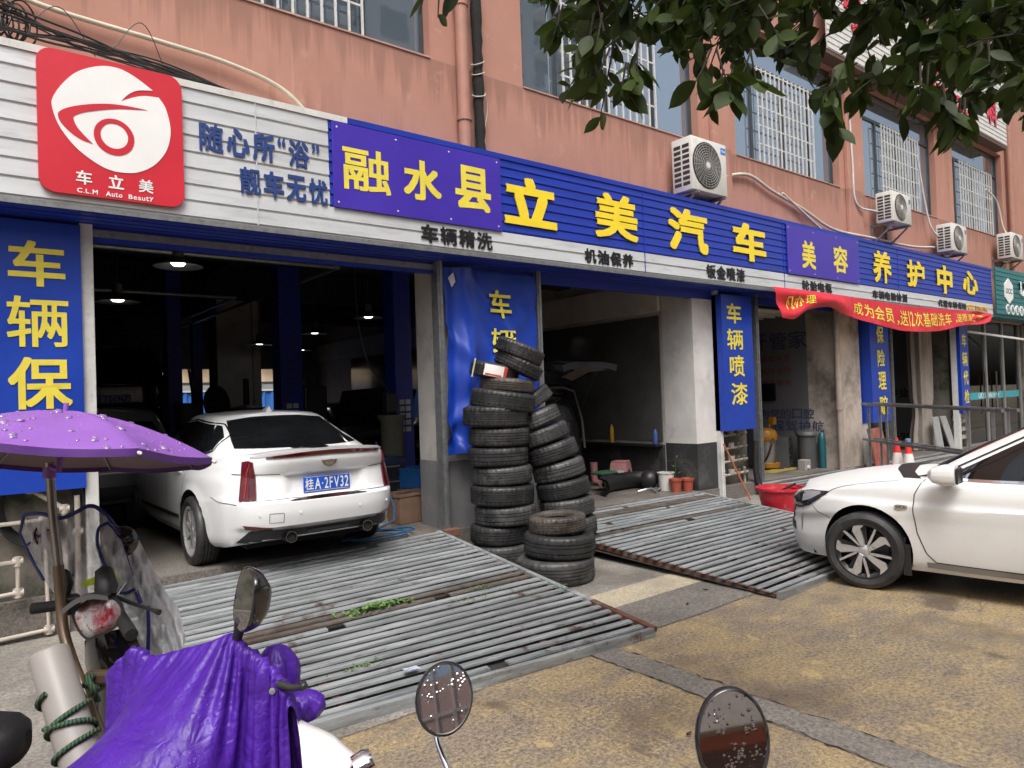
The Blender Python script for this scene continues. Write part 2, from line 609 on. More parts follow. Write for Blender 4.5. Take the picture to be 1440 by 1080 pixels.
OLDW = M('mouldy_render', (.2, .18, .155), .9, 0, .25, 3, bump=.3, bs=40, dirt=((.035, .04, .025), .8, 1.5), world=True)
DARKC = M('shaded_ceiling', (.028, .028, .03), .9, 0, .2, 2, world=True)  # low albedo puts the darkness of the hall into the ceiling colour
HALLW = M('hall_wall_paint', (.46, .42, .39), .8, 0, .1, 2, dirt=((.1, .09, .085), .4, 1.5), world=True)
STEEL = M('grey_steel', (.3, .31, .32), .42, .7, .15, 12, dirt=((.12, .09, .07), .4, 20), world=True)
STEELO = M('worn_steel', (.3, .31, .32), .4, .7, .15, 12, dirt=((.12, .09, .07), .3, 20))
PVC = M('aged_pvc', (.42, .37, .32), .5, 0, .12, 6, dirt=((.2, .17, .13), .4, 8), world=True)
BLKP = M('black_plastic', (.018, .018, .019), .42, 0, .25, 14, bump=.12, bs=200)
BLKG = M('gloss_black', (.01, .01, .011), .12, 0, .1, 5, coat=.5)
RUB = tyre_mat()
CHROME = M('chrome', (.75, .75, .76), .1, 1, .05, 5)
ALU = M('alloy_rim', (.6, .6, .6), .3, .6, .1, 10, dirt=((.1, .08, .06), .3, 18))
ALUD = M('dark_rim_paint', (.025, .025, .027), .35, .3, .2, 10)
LIFTB = M('lift_blue_paint', (.012, .03, .3), .4, 0, .15, 3, world=True, dirt=((.03, .03, .05), .4, 4))
WHITEP = M('white_casing', (.62, .61, .58), .45, 0, .06, 6, dirt=((.3, .25, .2), .25, 8), world=True)

def glass_dark(name, c=(.008, .009, .01), rough=.04):
    return M(name, c, rough, 0, .3, 4, spec=.6, rvar=.03)
CARGLASS = glass_dark('dark_car_glass')

def window_glass():
    k = NT('reflective_window_glass')
    co = k.coord(True)
    k.b.inputs['Base Color'].default_value = (.34, .43, .52, 1)
    k.b.inputs['Metallic'].default_value = .75
    k.b.inputs['Roughness'].default_value = .03
    k.b.inputs['IOR'].default_value = 2.6
    k.bump(k.noise(co, .9, 3, .5), .04, .05)
    return k.m
WGLASS = window_glass()

def clear_glass():
    k = NT('clear_shop_glass')
    tr = k.n('ShaderNodeBsdfTransparent'); tr.inputs[0].default_value = (.72, .8, .78, 1)
    gl = k.n('ShaderNodeBsdfGlossy'); gl.inputs['Roughness'].default_value = .02
    fr = k.n('ShaderNodeFresnel'); fr.inputs['IOR'].default_value = 1.6
    mx = k.n('ShaderNodeMixShader')
    k.l(fr.outputs[0], mx.inputs[0]); k.l(tr.outputs[0], mx.inputs[1]); k.l(gl.outputs[0], mx.inputs[2])
    k.l(mx.outputs[0], k.o.inputs['Surface'])
    return k.m
CGLASS = clear_glass()

# ================================================================== ground
def floorz(x):
    return float(np.interp(x, [-8, 1.5, 8.6, 12, 16, 26], [.34, .315, .235, .19, .14, .1]))

mb = MB(); mb.grid([[(x, y, 0) for y in (-160, -8, 40, 200)] for x in (-200, -10, 40, 260)])
struct(mb.build('street', street_mat()))
mb = MB(); mb.grid([[(x, y, .004) for y in np.linspace(3.57, 7.2, 4)] for x in np.linspace(-12, 60, 12)])
struct(mb.build('pavement', concrete_mat('grey_concrete', (.13, .12, .105), (.36, .335, .3), .45, .25)))
mb = MB(); mb.grid([[(x, y, .008) for y in (4.12, 4.5)] for x in (3.3, 30)])
struct(mb.build('kerb_strip', concrete_mat('pale_kerb_concrete', (.3, .26, .19), (.55, .49, .37), .2, .45)))
mb = MB()
ya = np.linspace(3.57, -30, 120)
mb.grid([[(x0 + .006 * math.sin(y * 7 + k) + .006 * math.sin(y * 19.3 + 2 * k), y, .005) for y in ya] for k, x0 in enumerate((3.39, 3.62))])
struct(mb.build('asphalt_strip', concrete_mat('grey_asphalt', (.1, .09, .078), (.30, .275, .24), .3)))
mb = MB(); rgc = random.Random(4)
for x0 in (3.385, 3.625):
    ph = 0 if x0 < 3.5 else 1
    rows = []; 
    for y in np.linspace(3.57, -6, 260):
        w_ = max(.0005, rgc.gauss(.002, .0035)); xx = x0 + .006 * math.sin(y * 7 + ph) + .006 * math.sin(y * 19.3 + 2 * ph) + rgc.uniform(-.012, .012)
        rows.append([(xx - w_, y, .0075), (xx + w_, y, .0075)])
    mb.grid(rows)
struct(mb.build('pavement_crack', M('crack_dirt', (.03, .026, .022), .95, 0, .3, 20, world=True)))
mb = MB()
ya = np.linspace(3.4, 60, 90)
mb.grid([[(y, x0 + .006 * math.sin(y * 5 + k), .0065) for y in ya] for k, x0 in enumerate((3.55, 4.14))])
struct(mb.build('asphalt_patch', concrete_mat('dark_asphalt', (.085, .078, .07), (.27, .25, .22), .35)))
mb = MB()
xs = np.linspace(-8, 26, 60)
mb.grid([[(x, y, floorz(x)) for y in (6.78, 12, 23)] for x in xs])
mb.grid([[(x, 6.78, z) for z in (floorz(x), -.05)] for x in xs])
struct(mb.build('shop_floor', concrete_mat('oily_concrete', (.085, .075, .065), (.25, .225, .2), .45), fixn=False))

# ================================================================== the shop building
bld = thing('shop_building', 'long pink stucco building with barred upper windows above open car workshop bays', 'building', (7, 6.8, 0))
def bpart(name, mb, m, **kw):
    return mb.build(name, m, bld, **kw)

WINS = [(.9, 4.38), (5.75, 9.35), (10.35, 13.85), (14.9, 18.55), (19.6, 23.1)]
BARS = [(1.55, 3.55), (6.48, 8.36), (11.1, 12.95), (15.82, 17.66), (20.15, 22.35)]
Z0, Z1, ZT = 5.67, 8.02, 12.5
mb = MB()
mb.box(-9, 30, 6.8, 7.05, 3.32, Z0)
mb.box(-9, 30, 6.8, 7.05, Z1, ZT)
xe = -9
for x0, x1 in WINS:
    mb.box(xe, x0, 6.8, 7.05, Z0, Z1); xe = x1
mb.box(xe, 30, 6.8, 7.05, Z0, Z1)
bpart('upper_wall', mb, PINK)
for xa, xb in ((14.05, 14.62), (23.7, 24.3), (9.62, 10.1)):
    mb = MB(); mb.box(xa, xb, 6.72, 6.797, 4.6, ZT); bpart('pilaster', mb, PINK, bevel=.012)
for wi, (x0, x1) in enumerate(WINS):
    fr = MB()
    b0, b1 = BARS[wi]
    yf = 6.93
    for xx in (x0, x1 - .06):
        fr.box(xx, xx + .06, yf, yf + .07, Z0, Z1)
    fr.box(x0 + .06, x1 - .06, yf, yf + .07, Z0, Z0 + .05)
    fr.box(x0 + .06, x1 - .06, yf, yf + .07, Z1 - .06, Z1)
    zt = Z1 - .62
    for xx in (b0 - .08, b1 + .02, (b0 + b1) / 2):
        fr.box(xx, xx + .07, yf + .003, yf + .067, Z0 + .05, zt)
    fr.box(x0 + .06, x1 - .06, yf, yf + .07, zt, zt + .06)
    f = bpart('window', fr, DARKFR)
    f['label'] = 'dark framed window with white steel bars'
    g = MB(); g.box(x0 + .03, x1 - .03, yf + .03, yf + .04, Z0 + .02, Z1 - .02)
    g.build('pane', WGLASS, f)
    sl = MB(); sl.box(x0 + .005, x1 - .005, 6.785, 6.925, Z0 + .002, Z0 + .02)
    sl.build('sill', M('window_sill_paint', (.4, .25, .2), .8, 0, .2, 5, world=True) if wi == 0 else bpy.data.materials['window_sill_paint'], f)
    gr = MB()
    zb1 = zt - .03
    nb = 13
    for i in range(nb + 1):
        xx = lerp(b0, b1, i / nb)
        gr.box(xx - .011, xx + .011, 6.815, 6.837, Z0 + .03, zb1)
    for j in range(6):
        zz = lerp(Z0 + .04, zb1 - .02, j / 5)
        gr.box(b0 - .01, b1 + .01, 6.84, 6.858, zz - .011, zz + .011)
    gr.build('security_grille', WSTEEL, f)
# downpipe and rough black cable trunk beside it
mb = MB(); mb.tube([(4.76, 6.7, 3.6), (4.76, 6.7, ZT)], .075, 14)
for z in (5.0, 6.35, 8):
    mb.tube([(4.76, 6.7, z), (4.76, 6.7, z + .07)], .088, 14)
bpart('downpipe', mb, M('pink_downpipe', (.36, .18, .135), .6, 0, .1, 6, world=True), smooth=40)
mb = MB(); mb.tube([(23.4, 6.68, 3.6), (23.4, 6.68, ZT)], .08, 12)
bpart('downpipe', mb, bpy.data.materials['pink_downpipe'], smooth=40)
# side walls, columns and dados of the open ground floor
mb = MB(); mb.box(-9, .87, 6.85, 7.3, -.02, 3.32); bpart('wall', mb, OLDW)
mb = MB(); mb.box(.87, .965, 6.74, 6.86, .2, 3.36); bpart('door_jamb', mb, WSTEEL, bevel=.006)
def pillar(x0, x1, y0, y1, zd, up, lo, name='pillar'):
    mb = MB(); mb.box(x0, x1, y0, y1, zd, 3.6); q = bpart(name, mb, up)
    mb = MB(); mb.box(x0 - .003, x1 + .003, y0 - .003, y1 + .003, -.05, zd - .001); mb.build('dado', lo, q)
    return q
pillar(4.45, 5.8, 6.86, 7.42, 1.06, GREYP, GREYD)
pillar(9.0, 9.5, 6.8, 7.4, .95, plaster_mat('white_pillar_plaster', (.6, .58, .56), .25), DADOK)
mb = MB(); mb.box(9.5, 10.62, 7.0, 7.4, -.05, 3.4); bpart('wall', mb, OLDW)
mb = MB(); mb.box(13.42, 14.35, 6.8, 7.4, -.05, 3.4); q = bpart('pillar', mb, M('stained_pillar_render', (.5, .43, .37), .9, 0, .2, 2.5, bump=.3, bs=40, dirt=((.06, .06, .04), .55, 1.2), world=True))
mb = MB(); mb.box(14.35, 15.6, 7.0, 7.4, -.05, 3.4); bpart('wall', mb, OLDW)
mb = MB(); mb.box(19.2, 20.1, 6.95, 7.4, -.05, 3.4); bpart('wall', mb, OLDW)
mb = MB(); mb.box(24.2, 30, 6.8, 7.4, -.05, 3.4); bpart('wall', mb, OLDW)
for x, m in ((4.36, STEEL), (5.83, STEEL), (9.535, WSTEEL), (10.64, STEEL), (14.45, WSTEEL), (15.62, STEEL), (19.13, WSTEEL)):
    mb = MB(); mb.box(x - .035, x + .035, 6.72, 6.85, .0, 3.34); mb.box(x - .012, x + .012, 6.700, 6.72, .0, 3.34)
    bpart('shutter_rail', mb, m)
# shutter lintel boxes in blue slats under the fascia
mb = MB()
for i in range(7):
    y = 6.36 + i * .062
    mb.box(-8, 20.5, y, y + .055, 3.33 + .006 * (i % 2), 3.372)
mb.box(-8, 20.5, 6.795, 6.86, 3.2, 3.33)
bpart('blue_soffit', mb, BLUE)
mb = MB(); mb.box(.96, 4.34, 6.78, 6.795, 3.24, 3.3); bpart('lintel_trim', mb, STEEL)
# the hall behind bays one and two
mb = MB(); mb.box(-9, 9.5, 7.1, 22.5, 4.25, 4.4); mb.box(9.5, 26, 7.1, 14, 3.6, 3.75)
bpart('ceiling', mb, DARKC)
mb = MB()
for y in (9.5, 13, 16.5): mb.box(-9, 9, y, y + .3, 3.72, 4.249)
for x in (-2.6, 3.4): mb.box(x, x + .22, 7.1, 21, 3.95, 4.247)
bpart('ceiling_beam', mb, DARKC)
mb = MB(); mb.box(9.0, 9.5, 7.4, 22, -.05, 4.25); bpart('side_wall', mb, HALLW)
mb = MB(); mb.box(8.93, 8.997, 7.42, 21.5, 3.07, 3.55); bpart('white_beam', mb, plaster_mat('white_beam_paint', (.66, .61, .58), .2))
mb = MB()
for y0, y1 in ((7.45, 11.2), (11.25, 14.9), (14.95, 18.6)):
    mb.box(8.975, 8.998, y0, y1, .98, 3.0)
bpart('glossy_wall_panel', mb, M('glossy_panel', (.085, .085, .08), .12, 0, .2, 2, spec=.6, world=True))
mb = MB(); mb.box(8.94, 8.999, 7.42, 12, .2, .92); bpart('dado', mb, DADOK)
mb = MB(); mb.box(-9.2, -9, 6.85, 22, -.05, 4.25); bpart('side_wall', mb, HALLW)
OPX = ((.2, 3.4), (4.6, 5.88), (7.05, 8.15))
mb = MB(); xe = -9
for xa, xb in OPX:
    mb.box(xe, xa, 21, 21.2, -.05, 4.25); xe = xb
    mb.box(xa, xb, 21, 21.2, 2.85, 4.25)
mb.box(xe, 9, 21, 21.2, -.05, 4.25)
mb.box(.2, 3.4, 21.02, 21.1, -.05, 2.85)
bpart('back_wall', mb, HALLW)
for xa, xb in OPX[1:]:
    mb = MB()
    for i in range(6): mb.box(xa - .1, xb + .1, 20.93 - .01 * (i % 2), 20.99, 2.86 + i * .1, 2.955 + i * .1)
    bpart('roller_shutter', mb, STEEL)
mb = MB(); mb.box(4.3, 5.0, 15.0, 15.6, .2, 4.25); mb.box(5.06, 5.22, 15.1, 15.2, .2, 4.25); bpart('column', mb, plaster_mat('hall_column_paint', (.6, .59, .57), .3))
mb = MB(); mb.box(-.4, .2, 15.0, 15.6, .2, 4.25); bpart('column', mb, bpy.data.materials['hall_column_paint'])
# ceiling pipes of the hall
mb = MB()
mb.tube([(1.2, 9.0, 3.62), (4.2, 9.0, 3.62)], .03, 8); mb.tube([(4.2, 9.0, 3.62), (4.2, 20, 3.62)], .03, 8)
mb.tube([(.6, 11.5, 3.5), (3.6, 11.5, 3.5), (3.6, 20, 3.5)], .025, 8)
bpart('ceiling_pipe', mb, STEEL, smooth=40)
# bay three: small shop with lettered back wall
DENT = M('dental_wall_board', (.15, .15, .16), .6, 0, .1, 2, world=True)  # dark grey has the shade under the bay ceiling put into it
mb = MB(); mb.box(9.5, 13.42, 10.9, 11.0, .1, 3.6); bpart('back_wall', mb, DENT)
mb = MB(); mb.box(13.42, 13.5, 7.4, 10.9, .1, 3.6); bw = bpart('lettered_side_wall', mb, DENT)
NY = Vector((0, -1, 0))
def wtext(t, x, y, z, w, h, m, b=.02):
    mb = MB(); put_text(mb, t, (x, y, z), NY, EZ, w, h, .003, b); mb.build('wall_lettering', m, bw)
FBL = M('faded_blue_print', (.04, .055, .13), .6, world=True); FRD = M('faded_red_print', (.22, .05, .045), .6, world=True)
wtext('牙管家', 13.417, 8.66, 2.55, 1.28, .36, FBL)
wtext('为您的口腔', 13.417, 8.5, 1.13, 1.2, .2, FBL)
wtext('保驾护航', 13.417, 8.2, .87, 1.1, .22, FBL)
for r_, s_ in enumerate(('牙美学补牙', '牙拔除治疗', '牙矫正服务')):
    wtext(s_, 13.417, 8.6, 2.3 - .25 * r_, .85, .13, FRD)
mb = MB(); mb.box(13.36, 13.41, 8.1, 8.75, 1.5, 1.86); mb.build('wall_television', BLKG, bw, bevel=.008)
mb = MB()
for i in range(9): mb.box(10.65, 13.4, 7.5 + i * .27, 7.55 + i * .27, 3.2, 3.27)
bpart('ceiling_slat', mb, WSTEEL)
# bay four: white board wall, draped cloth column
mb = MB(); mb.box(14.35, 19.2, 10.9, 11.0, .05, 3.6); bpart('back_wall', mb, DENT)
mb = MB(); mb.box(19.2, 19.3, 7.4, 10.9, .05, 3.6); bw = bpart('lettered_side_wall', mb, DENT)
wtext('更专业', 19.197, 8.6, 1.42, .7, .22, BLK)
wtext('5116990', 19.197, 8.55, .3, .85, .2, BLK)
mb = MB()
ring = []
for k in range(64):
    an = 2 * math.pi * k / 64
    ring.append((an, .3 + .035 * math.sin(9 * an) + .015 * math.sin(17 * an + 1)))
G = []
for zz, s_ in ((.15, 1.15), (.55, 1.05), (.95, .8), (1.1, .78), (1.4, .95), (2.2, 1.0), (3.35, 1.0)):
    G.append([(18.62 + math.cos(an) * rr * s_ * 1.25, 7.35 + math.sin(an) * rr * s_ * .7, zz) for an, rr in ring + ring[:1]])
mb.grid(G); bpart('draped_curtain', mb, M('grey_curtain', (.33, .29, .26), .85, 0, .15, 3, bump=.2, bs=20, world=True), smooth=60)
# glass shopfront at the far end
mb = MB()
for x in (20.1, 21.45, 22.75, 24.1): mb.box(x, x + .09, 6.86, 6.95, .05, 3.4)
mb.box(20.19, 24.1, 6.86, 6.95, 3.32, 3.4); mb.box(20.19, 24.1, 6.87, 6.94, .05, .16)
sf = bpart('shopfront', mb, M('shopfront_frame', (.33, .33, .32), .4, .5, .1, 4, world=True))
mb = MB(); mb.box(20.19, 24.1, 6.9, 6.91, .16, 3.32); mb.build('pane', CGLASS, sf)
mb = MB(); mb.box(20.2, 24.0, 6.885, 6.898, 1.28, 1.46); st_ = mb.build('teal_strip', M('teal_vinyl', (.03, .33, .38), .4, world=True), sf)
mb = MB(); put_text(mb, 'UCC国际洗衣', (20.9, 6.884, 1.31), EX, EZ, 1.5, .12, .002, .02); mb.build('lettering', WHT, sf)
for x in (21.3, 22.1):
    mb = MB(); mb.tube([(x, 6.84, .9), (x, 6.84, 2.0)], .02, 8); mb.build('door_handle', CHROME, sf, smooth=40)
mb = MB(); mb.box(20.1, 24.2, 10, 10.1, 0, 3.6); mb.box(24.2, 24.3, 7.4, 10, 0, 3.6); bpart('back_wall', mb, M('laundry_wall', (.35, .37, .36), .7, 0, .1, 2, world=True))
# ================================================================== shop fascia
FY = 6.35
def slats(mb, x0, x1, z0, z1, n, y=FY, t=.03):
    h = (z1 - z0) / n
    prof = []
    for i in range(n):
        a = z0 + i * h
        prof += [(y + .010, a), (y + .010, a + .014), (y - .004, a + .022), (y, a + h * .55), (y + .003, a + h)]
    mb.grid([[(x, q[0], q[1]) for q in prof] for x in (x0, x1)])
    yb = y + t
    mb.grid([[(x0, q[0], q[1]) for q in prof], [(x0, yb, q[1]) for q in prof]])
    mb.grid([[(x1, yb, q[1]) for q in prof], [(x1, q[0], q[1]) for q in prof]])
    mb.add([(x0, prof[-1][0], z1), (x1, prof[-1][0], z1), (x1, yb, z1), (x0, yb, z1)], [(0, 1, 2, 3)])
    mb.add([(x0, prof[0][0], z0), (x1, prof[0][0], z0), (x1, yb, z0), (x0, yb, z0)], [(3, 2, 1, 0)])
fas = thing('shop_fascia', 'long slatted fascia, silver at its left end, blue with big yellow characters beyond', 'shop sign', (8, 6.5, 3.38))
mb = MB(); slats(mb, -7, 2.9, 3.385, 4.5, 8); slats(mb, 2.9, 20.5, 3.385, 3.66, 2); mb.build('silver_panel', SILVER, fas)
mb = MB(); slats(mb, 2.905, 20.5, 3.662, 4.5, 8); mb.build('blue_panel', BLUE, fas)
mb = MB(); mb.box(-7, 3.1, FY - .012, 6.79, 4.502, 4.56); mb.build('edge_trim', WSTEEL, fas)
mb = MB(); mb.box(3.102, 20.52, FY - .012, 6.79, 4.502, 4.56); mb.build('edge_trim', BLUE, fas)
mb = MB(); mb.box(-7, 20.5, FY - .006, FY + .04, 3.34, 3.383); mb.build('edge_trim', STEEL, fas)
for x in (7.42, 10.9, 15.2, 2.2):
    mb = MB(); mb.box(x, x + .012, FY - .006, FY, 3.39, 4.5); mb.build('panel_seam', SILVER if x < 2.9 else BLUE, fas)
for ch, x0, x1, z0, z1 in (('立', 5.02, 5.82, 3.77, 4.34), ('美', 6.48, 7.29, 3.78, 4.37), ('汽', 7.93, 8.83, 3.76, 4.38), ('车', 9.46, 10.36, 3.77, 4.36),
                           ('养', 14.08, 14.86, 3.76, 4.39), ('护', 15.58, 16.44, 3.78, 4.34), ('中', 17.1, 17.95, 3.74, 4.37), ('心', 18.6, 19.5, 3.82, 4.36)):
    mb = MB(); put_glyph(mb, ch, (x0, FY - .008, z0), EX, EZ, x1 - x0, z1 - z0, .014, .055); mb.build('raised_character', YEL, fas)
for txt, x0, x1, z0, z1, m in (('随心所“浴”', 1.72, 2.8, 3.98, 4.23, NAVY), ('靓车无忧', 2.05, 2.87, 3.66, 3.9, NAVY), ('车辆精洗', 3.9, 4.83, 3.43, 3.62, BLK), ('机油保养', 6.28, 7.18, 3.43, 3.61, BLK),
                               ('钣金喷漆', 8.78, 9.75, 3.43, 3.63, BLK), ('轮胎电瓶', 11.45, 12.45, 3.43, 3.6, BLK), ('车辆电脑检测', 14.03, 15.55, 3.44, 3.6, BLK), ('代理车辆保险', 17.13, 18.75, 3.44, 3.59, BLK)):
    mb = MB(); put_text(mb, txt, (x0, FY - .008, z0), EX, EZ, x1 - x0, z1 - z0, .008, .05, .14); mb.build('raised_wording', m, fas)
mb = MB(); put_text(mb, '0772', (18.85, FY - .008, 3.46), EX, EZ, .35, .11, .01, .04); put_text(mb, '5119118', (19.3, FY - .008, 3.46), EX, EZ, .8, .1, .01, .04)
mb.build('raised_wording', M('orange_letter', (.75, .4, .03), .4, world=True), fas)

# red logo board
lg = thing('logo_sign', 'red rounded square sign with a white helmet-like emblem at the left end of the fascia', 'sign', (1.07, 6.3, 3.45))
def rrect(x0, x1, z0, z1, r, n=8):
    q = []
    for cx, cz, a0 in ((x1 - r, z1 - r, 0), (x0 + r, z1 - r, 90), (x0 + r, z0 + r, 180), (x1 - r, z0 + r, 270)):
        for i in range(n + 1):
            an = R(a0 + 90 * i / n); q.append((cx + r * math.cos(an), cz + r * math.sin(an)))
    return q
def smooth_poly(pts, sharp=(), k=6):
    """closed Catmull-Rom outline, corners kept at the listed indices"""
    N = len(pts); out = []
    P = [Vector(q) for q in pts]
    for i in range(N):
        p0, p1, p2, p3 = P[i - 1], P[i], P[(i + 1) % N], P[(i + 2) % N]
        m1 = (p2 - p0) * .5; m2 = (p3 - p1) * .5
        if i in sharp: m1 = (p2 - p1)
        if (i + 1) % N in sharp: m2 = (p2 - p1)
        for j in range(k):
            t = j / k
            out.append(((2*t**3 - 3*t**2 + 1) * p1 + (t**3 - 2*t**2 + t) * m1 + (-2*t**3 + 3*t**2) * p2 + (t**3 - t**2) * m2)[:])
    return out
YL = 6.305
mb = MB(); mb.prism(rrect(.56, 1.58, 3.45, 4.55, .11), (0, YL, 0), EX, EZ, EY, .04); mb.build('board', REDS, lg, smooth=30)
WH = [(0.655, 4.095), (0.664, 4.179), (0.736, 4.306), (0.832, 4.413), (0.978, 4.492), (1.11, 4.508), (1.228, 4.468), (1.358, 4.389), (1.243, 4.361), (1.173, 4.31), (1.121, 4.244), (1.207, 4.295), (1.295, 4.329), (1.401, 4.341), (1.453, 4.258), (1.485, 4.087), (1.454, 3.922), (1.37, 3.789), (1.263, 3.708), (1.159, 3.675), (1.025, 3.68), (0.897, 3.742), (0.788, 3.832), (0.698, 3.96)]
CR = [(1.31, 4.216), (1.171, 4.217), (1.037, 4.205), (0.89, 4.168), (0.763, 4.116), (0.7, 4.069), (0.692, 4.031), (0.714, 3.981), (0.774, 3.921), (0.844, 3.88), (0.919, 3.863), (0.853, 3.928), (0.81, 3.983), (0.792, 4.035), (0.801, 4.059), (0.857, 4.095), (0.97, 4.139), (1.103, 4.179)]
mb = MB(); mb.prism(smooth_poly(WH, (7, 10, 13)), (0, YL, 0), EX, EZ, -EY, .004); mb.build('emblem', WHT, lg)
mb = MB(); mb.prism(smooth_poly(CR, (0, 10)), (0, YL - .004, 0), EX, EZ, -EY, .003)
N = 40; G = []
for k in range(N + 1):
    an = 2 * math.pi * k / N; c, s_ = math.cos(an), math.sin(an)
    G.append([(1.069 + .097 * c, YL - .007, 3.954 + .1 * s_), (1.068 + .143 * c, YL - .007, 3.946 + .146 * s_)])
mb.grid(G); mb.build('emblem_ring', REDS, lg)
mb = MB()
for ch, x in (('车', .8), ('立', 1.02), ('美', 1.235)):
    put_glyph(mb, ch, (x, YL, 3.535), EX, EZ, .108, .108, .004, .03)
put_text(mb, 'C.L.M', (.805, YL, 3.468), EX, EZ, .14, .036, .004, .04, .14)
put_text(mb, 'Auto', (1.0, YL, 3.468), EX, EZ, .115, .036, .004, .04, .1)
put_text(mb, 'Beauty', (1.16, YL, 3.468), EX, EZ, .18, .036, .004, .04, .1)
mb.build('lettering', WHT, lg)

# violet add-on boards
def addon(label, x0, x1, z0, z1, chars, y=6.325):
    t = thing('sign_board', label, 'sign', ((x0 + x1) / 2, y, z0), group='violet boards screwed onto the fascia')
    mb = MB(); mb.box(x0, x1, y, y + .016, z0, z1); mb.build('board', BLUEV, t, bevel=.003)
    for ch, a_, b_, c_, d_ in chars:
        mb = MB(); put_glyph(mb, ch, (a_, y - .001, c_), EX, EZ, b_ - a_, d_ - c_, .003, .05); mb.build('printed_character', YELB, t)
    mb = MB()
    for x in np.linspace(x0 + .05, x1 - .05, 4):
        for z in (z0 + .05, z1 - .05): mb.lathe([(.0, .004), (.008, .003), (.011, 0)], 8, (x, y - .0005, z), (0, -1, 0))
    mb.build('screw', WSTEEL, t)
addon('violet board with 融水县 in yellow, the wider board beside the silver slats', 2.93, 4.97, 3.66, 4.49, (('融', 3.03, 3.55, 3.85, 4.28), ('水', 3.7, 4.16, 3.86, 4.28), ('县', 4.34, 4.82, 3.84, 4.33)))
addon('violet board with 美容 in yellow, the smaller board halfway along the blue fascia', 11.0, 13.5, 3.67, 4.5, (('美', 11.45, 11.9, 3.8, 4.28), ('容', 12.52, 13.05, 3.82, 4.31)))

# ================================================================== vertical banners on the pillars
def wr(x, z, amp):
    return amp * (math.sin(3.1 * x + 2.3 * z) + .7 * math.sin(7.7 * x - 4.1 * z + 1) + .5 * math.sin(2 * x + 11 * z) + .35 * math.sin(17 * x + 9 * z + 2))
def banner(label, x0, x1, z0, z1, y, chars, amp, body=True):
    t = thing('vertical_banner', label, 'banner', ((x0 + x1) / 2, y, z0), group='blue banners on the pillars')
    nx, nz = 24, 48
    def fn(P): return Vector((P.x, P.y + wr(P.x, P.z, amp), P.z))
    mb = MB()
    F = [[fn(Vector((lerp(x0, x1, i / nx), y, lerp(z0, z1, j / nz)))) for j in range(nz + 1)] for i in range(nx + 1)]
    mb.grid(F)
    yb = 6.84 if body else y + .03
    mb.grid([[(q.x, yb, q.z) for q in F[0]], F[0]]); mb.grid([F[-1], [(q.x, yb, q.z) for q in F[-1]]])
    mb.grid([[c[-1] for c in F], [(c[-1].x, yb, c[-1].z) for c in F]]); mb.grid([[(c[0].x, yb, c[0].z) for c in F], [c[0] for c in F]])
    mb.build('sheet', BANNER, t, smooth=40, weld=True)
    for ch, a_, b_, c_, d_ in chars:
        mb = MB(); put_glyph(mb, ch, (a_, y - .0035, c_), EX, EZ, b_ - a_, d_ - c_, .003, .035, fn); mb.build('printed_character', YELB, t)
banner('blue banner at the far left with large yellow 车辆保 above the purple umbrella', -.2, .87, 1.16, 3.3, 6.7, (('车', .38, .76, 2.78, 3.14), ('辆', .365, .775, 2.3, 2.7), ('保', .365, .79, 1.81, 2.22)), .003, False)
banner('blue box banner reading 车辆喷漆 above the water meters', 9.5, 10.33, 1.12, 3.27, 6.62, (('车', 9.63, 10.03, 2.82, 3.14), ('辆', 9.62, 10.05, 2.4, 2.73), ('喷', 9.66, 10.06, 1.97, 2.31), ('漆', 9.68, 10.12, 1.52, 1.87)), .002)
banner('blue box banner reading 保险理赔 above the red wooden board', 14.4, 15.2, 1.0, 3.2, 6.6, (('保', 14.68, 14.98, 2.6, 2.95), ('险', 14.68, 15.0, 2.12, 2.47), ('理', 14.68, 15.02, 1.66, 2.02), ('赔', 14.68, 15.05, 1.15, 1.53)), .002)
banner('blue box banner reading 车辆代检 beside the glass shopfront', 19.1, 19.62, 1.0, 3.2, 6.64, (('车', 19.22, 19.5, 2.6, 2.92), ('辆', 19.22, 19.52, 2.13, 2.48), ('代', 19.24, 19.53, 1.68, 2.02), ('检', 19.25, 19.55, 1.22, 1.56)), .002)
# the loose crumpled one behind the tyres
t = thing('vertical_banner', 'crumpled blue banner with 车辆 and bright creases hanging behind the tall tyre stack', 'banner', (5.1, 6.7, 1.15), group='blue banners on the pillars')
def fn2(P):
    x, z = P.x, P.z
    u = (x - 4.42) / 1.36
    y = 6.74 - .10 * math.exp(-((u - .18) / .12) ** 2) * (1 + .4 * math.sin(4 * z)) + .05 * math.exp(-((u - .08) / .05) ** 2)
    k = max(0, 1.0 - abs(z - 1.5) / 1.5)
    y += wr(x * 1.5, z * 1.3, .010 + .012 * (1 - smooth01(z, 1.3, 2.9)))
    y -= .05 * max(0, math.sin(7 * (x - 4.4) + 5.5 * z)) ** 6 * (.3 + k)
    y -= .035 * max(0, math.sin(5 * (x - 4.4) - 4.2 * z + 1)) ** 10 * (.2 + k)
    return Vector((x + .03 * math.sin(3 * z + 1) * (1 - u), y, z + .04 * math.sin(3 * u + .6) * (1 - smooth01(z, 1.1, 1.5))))
mb = MB()
mb.grid([[fn2(Vector((lerp(4.42, 5.78, i / 70), 6.7, lerp(1.12, 3.27, j / 90)))) for j in range(91)] for i in range(71)])
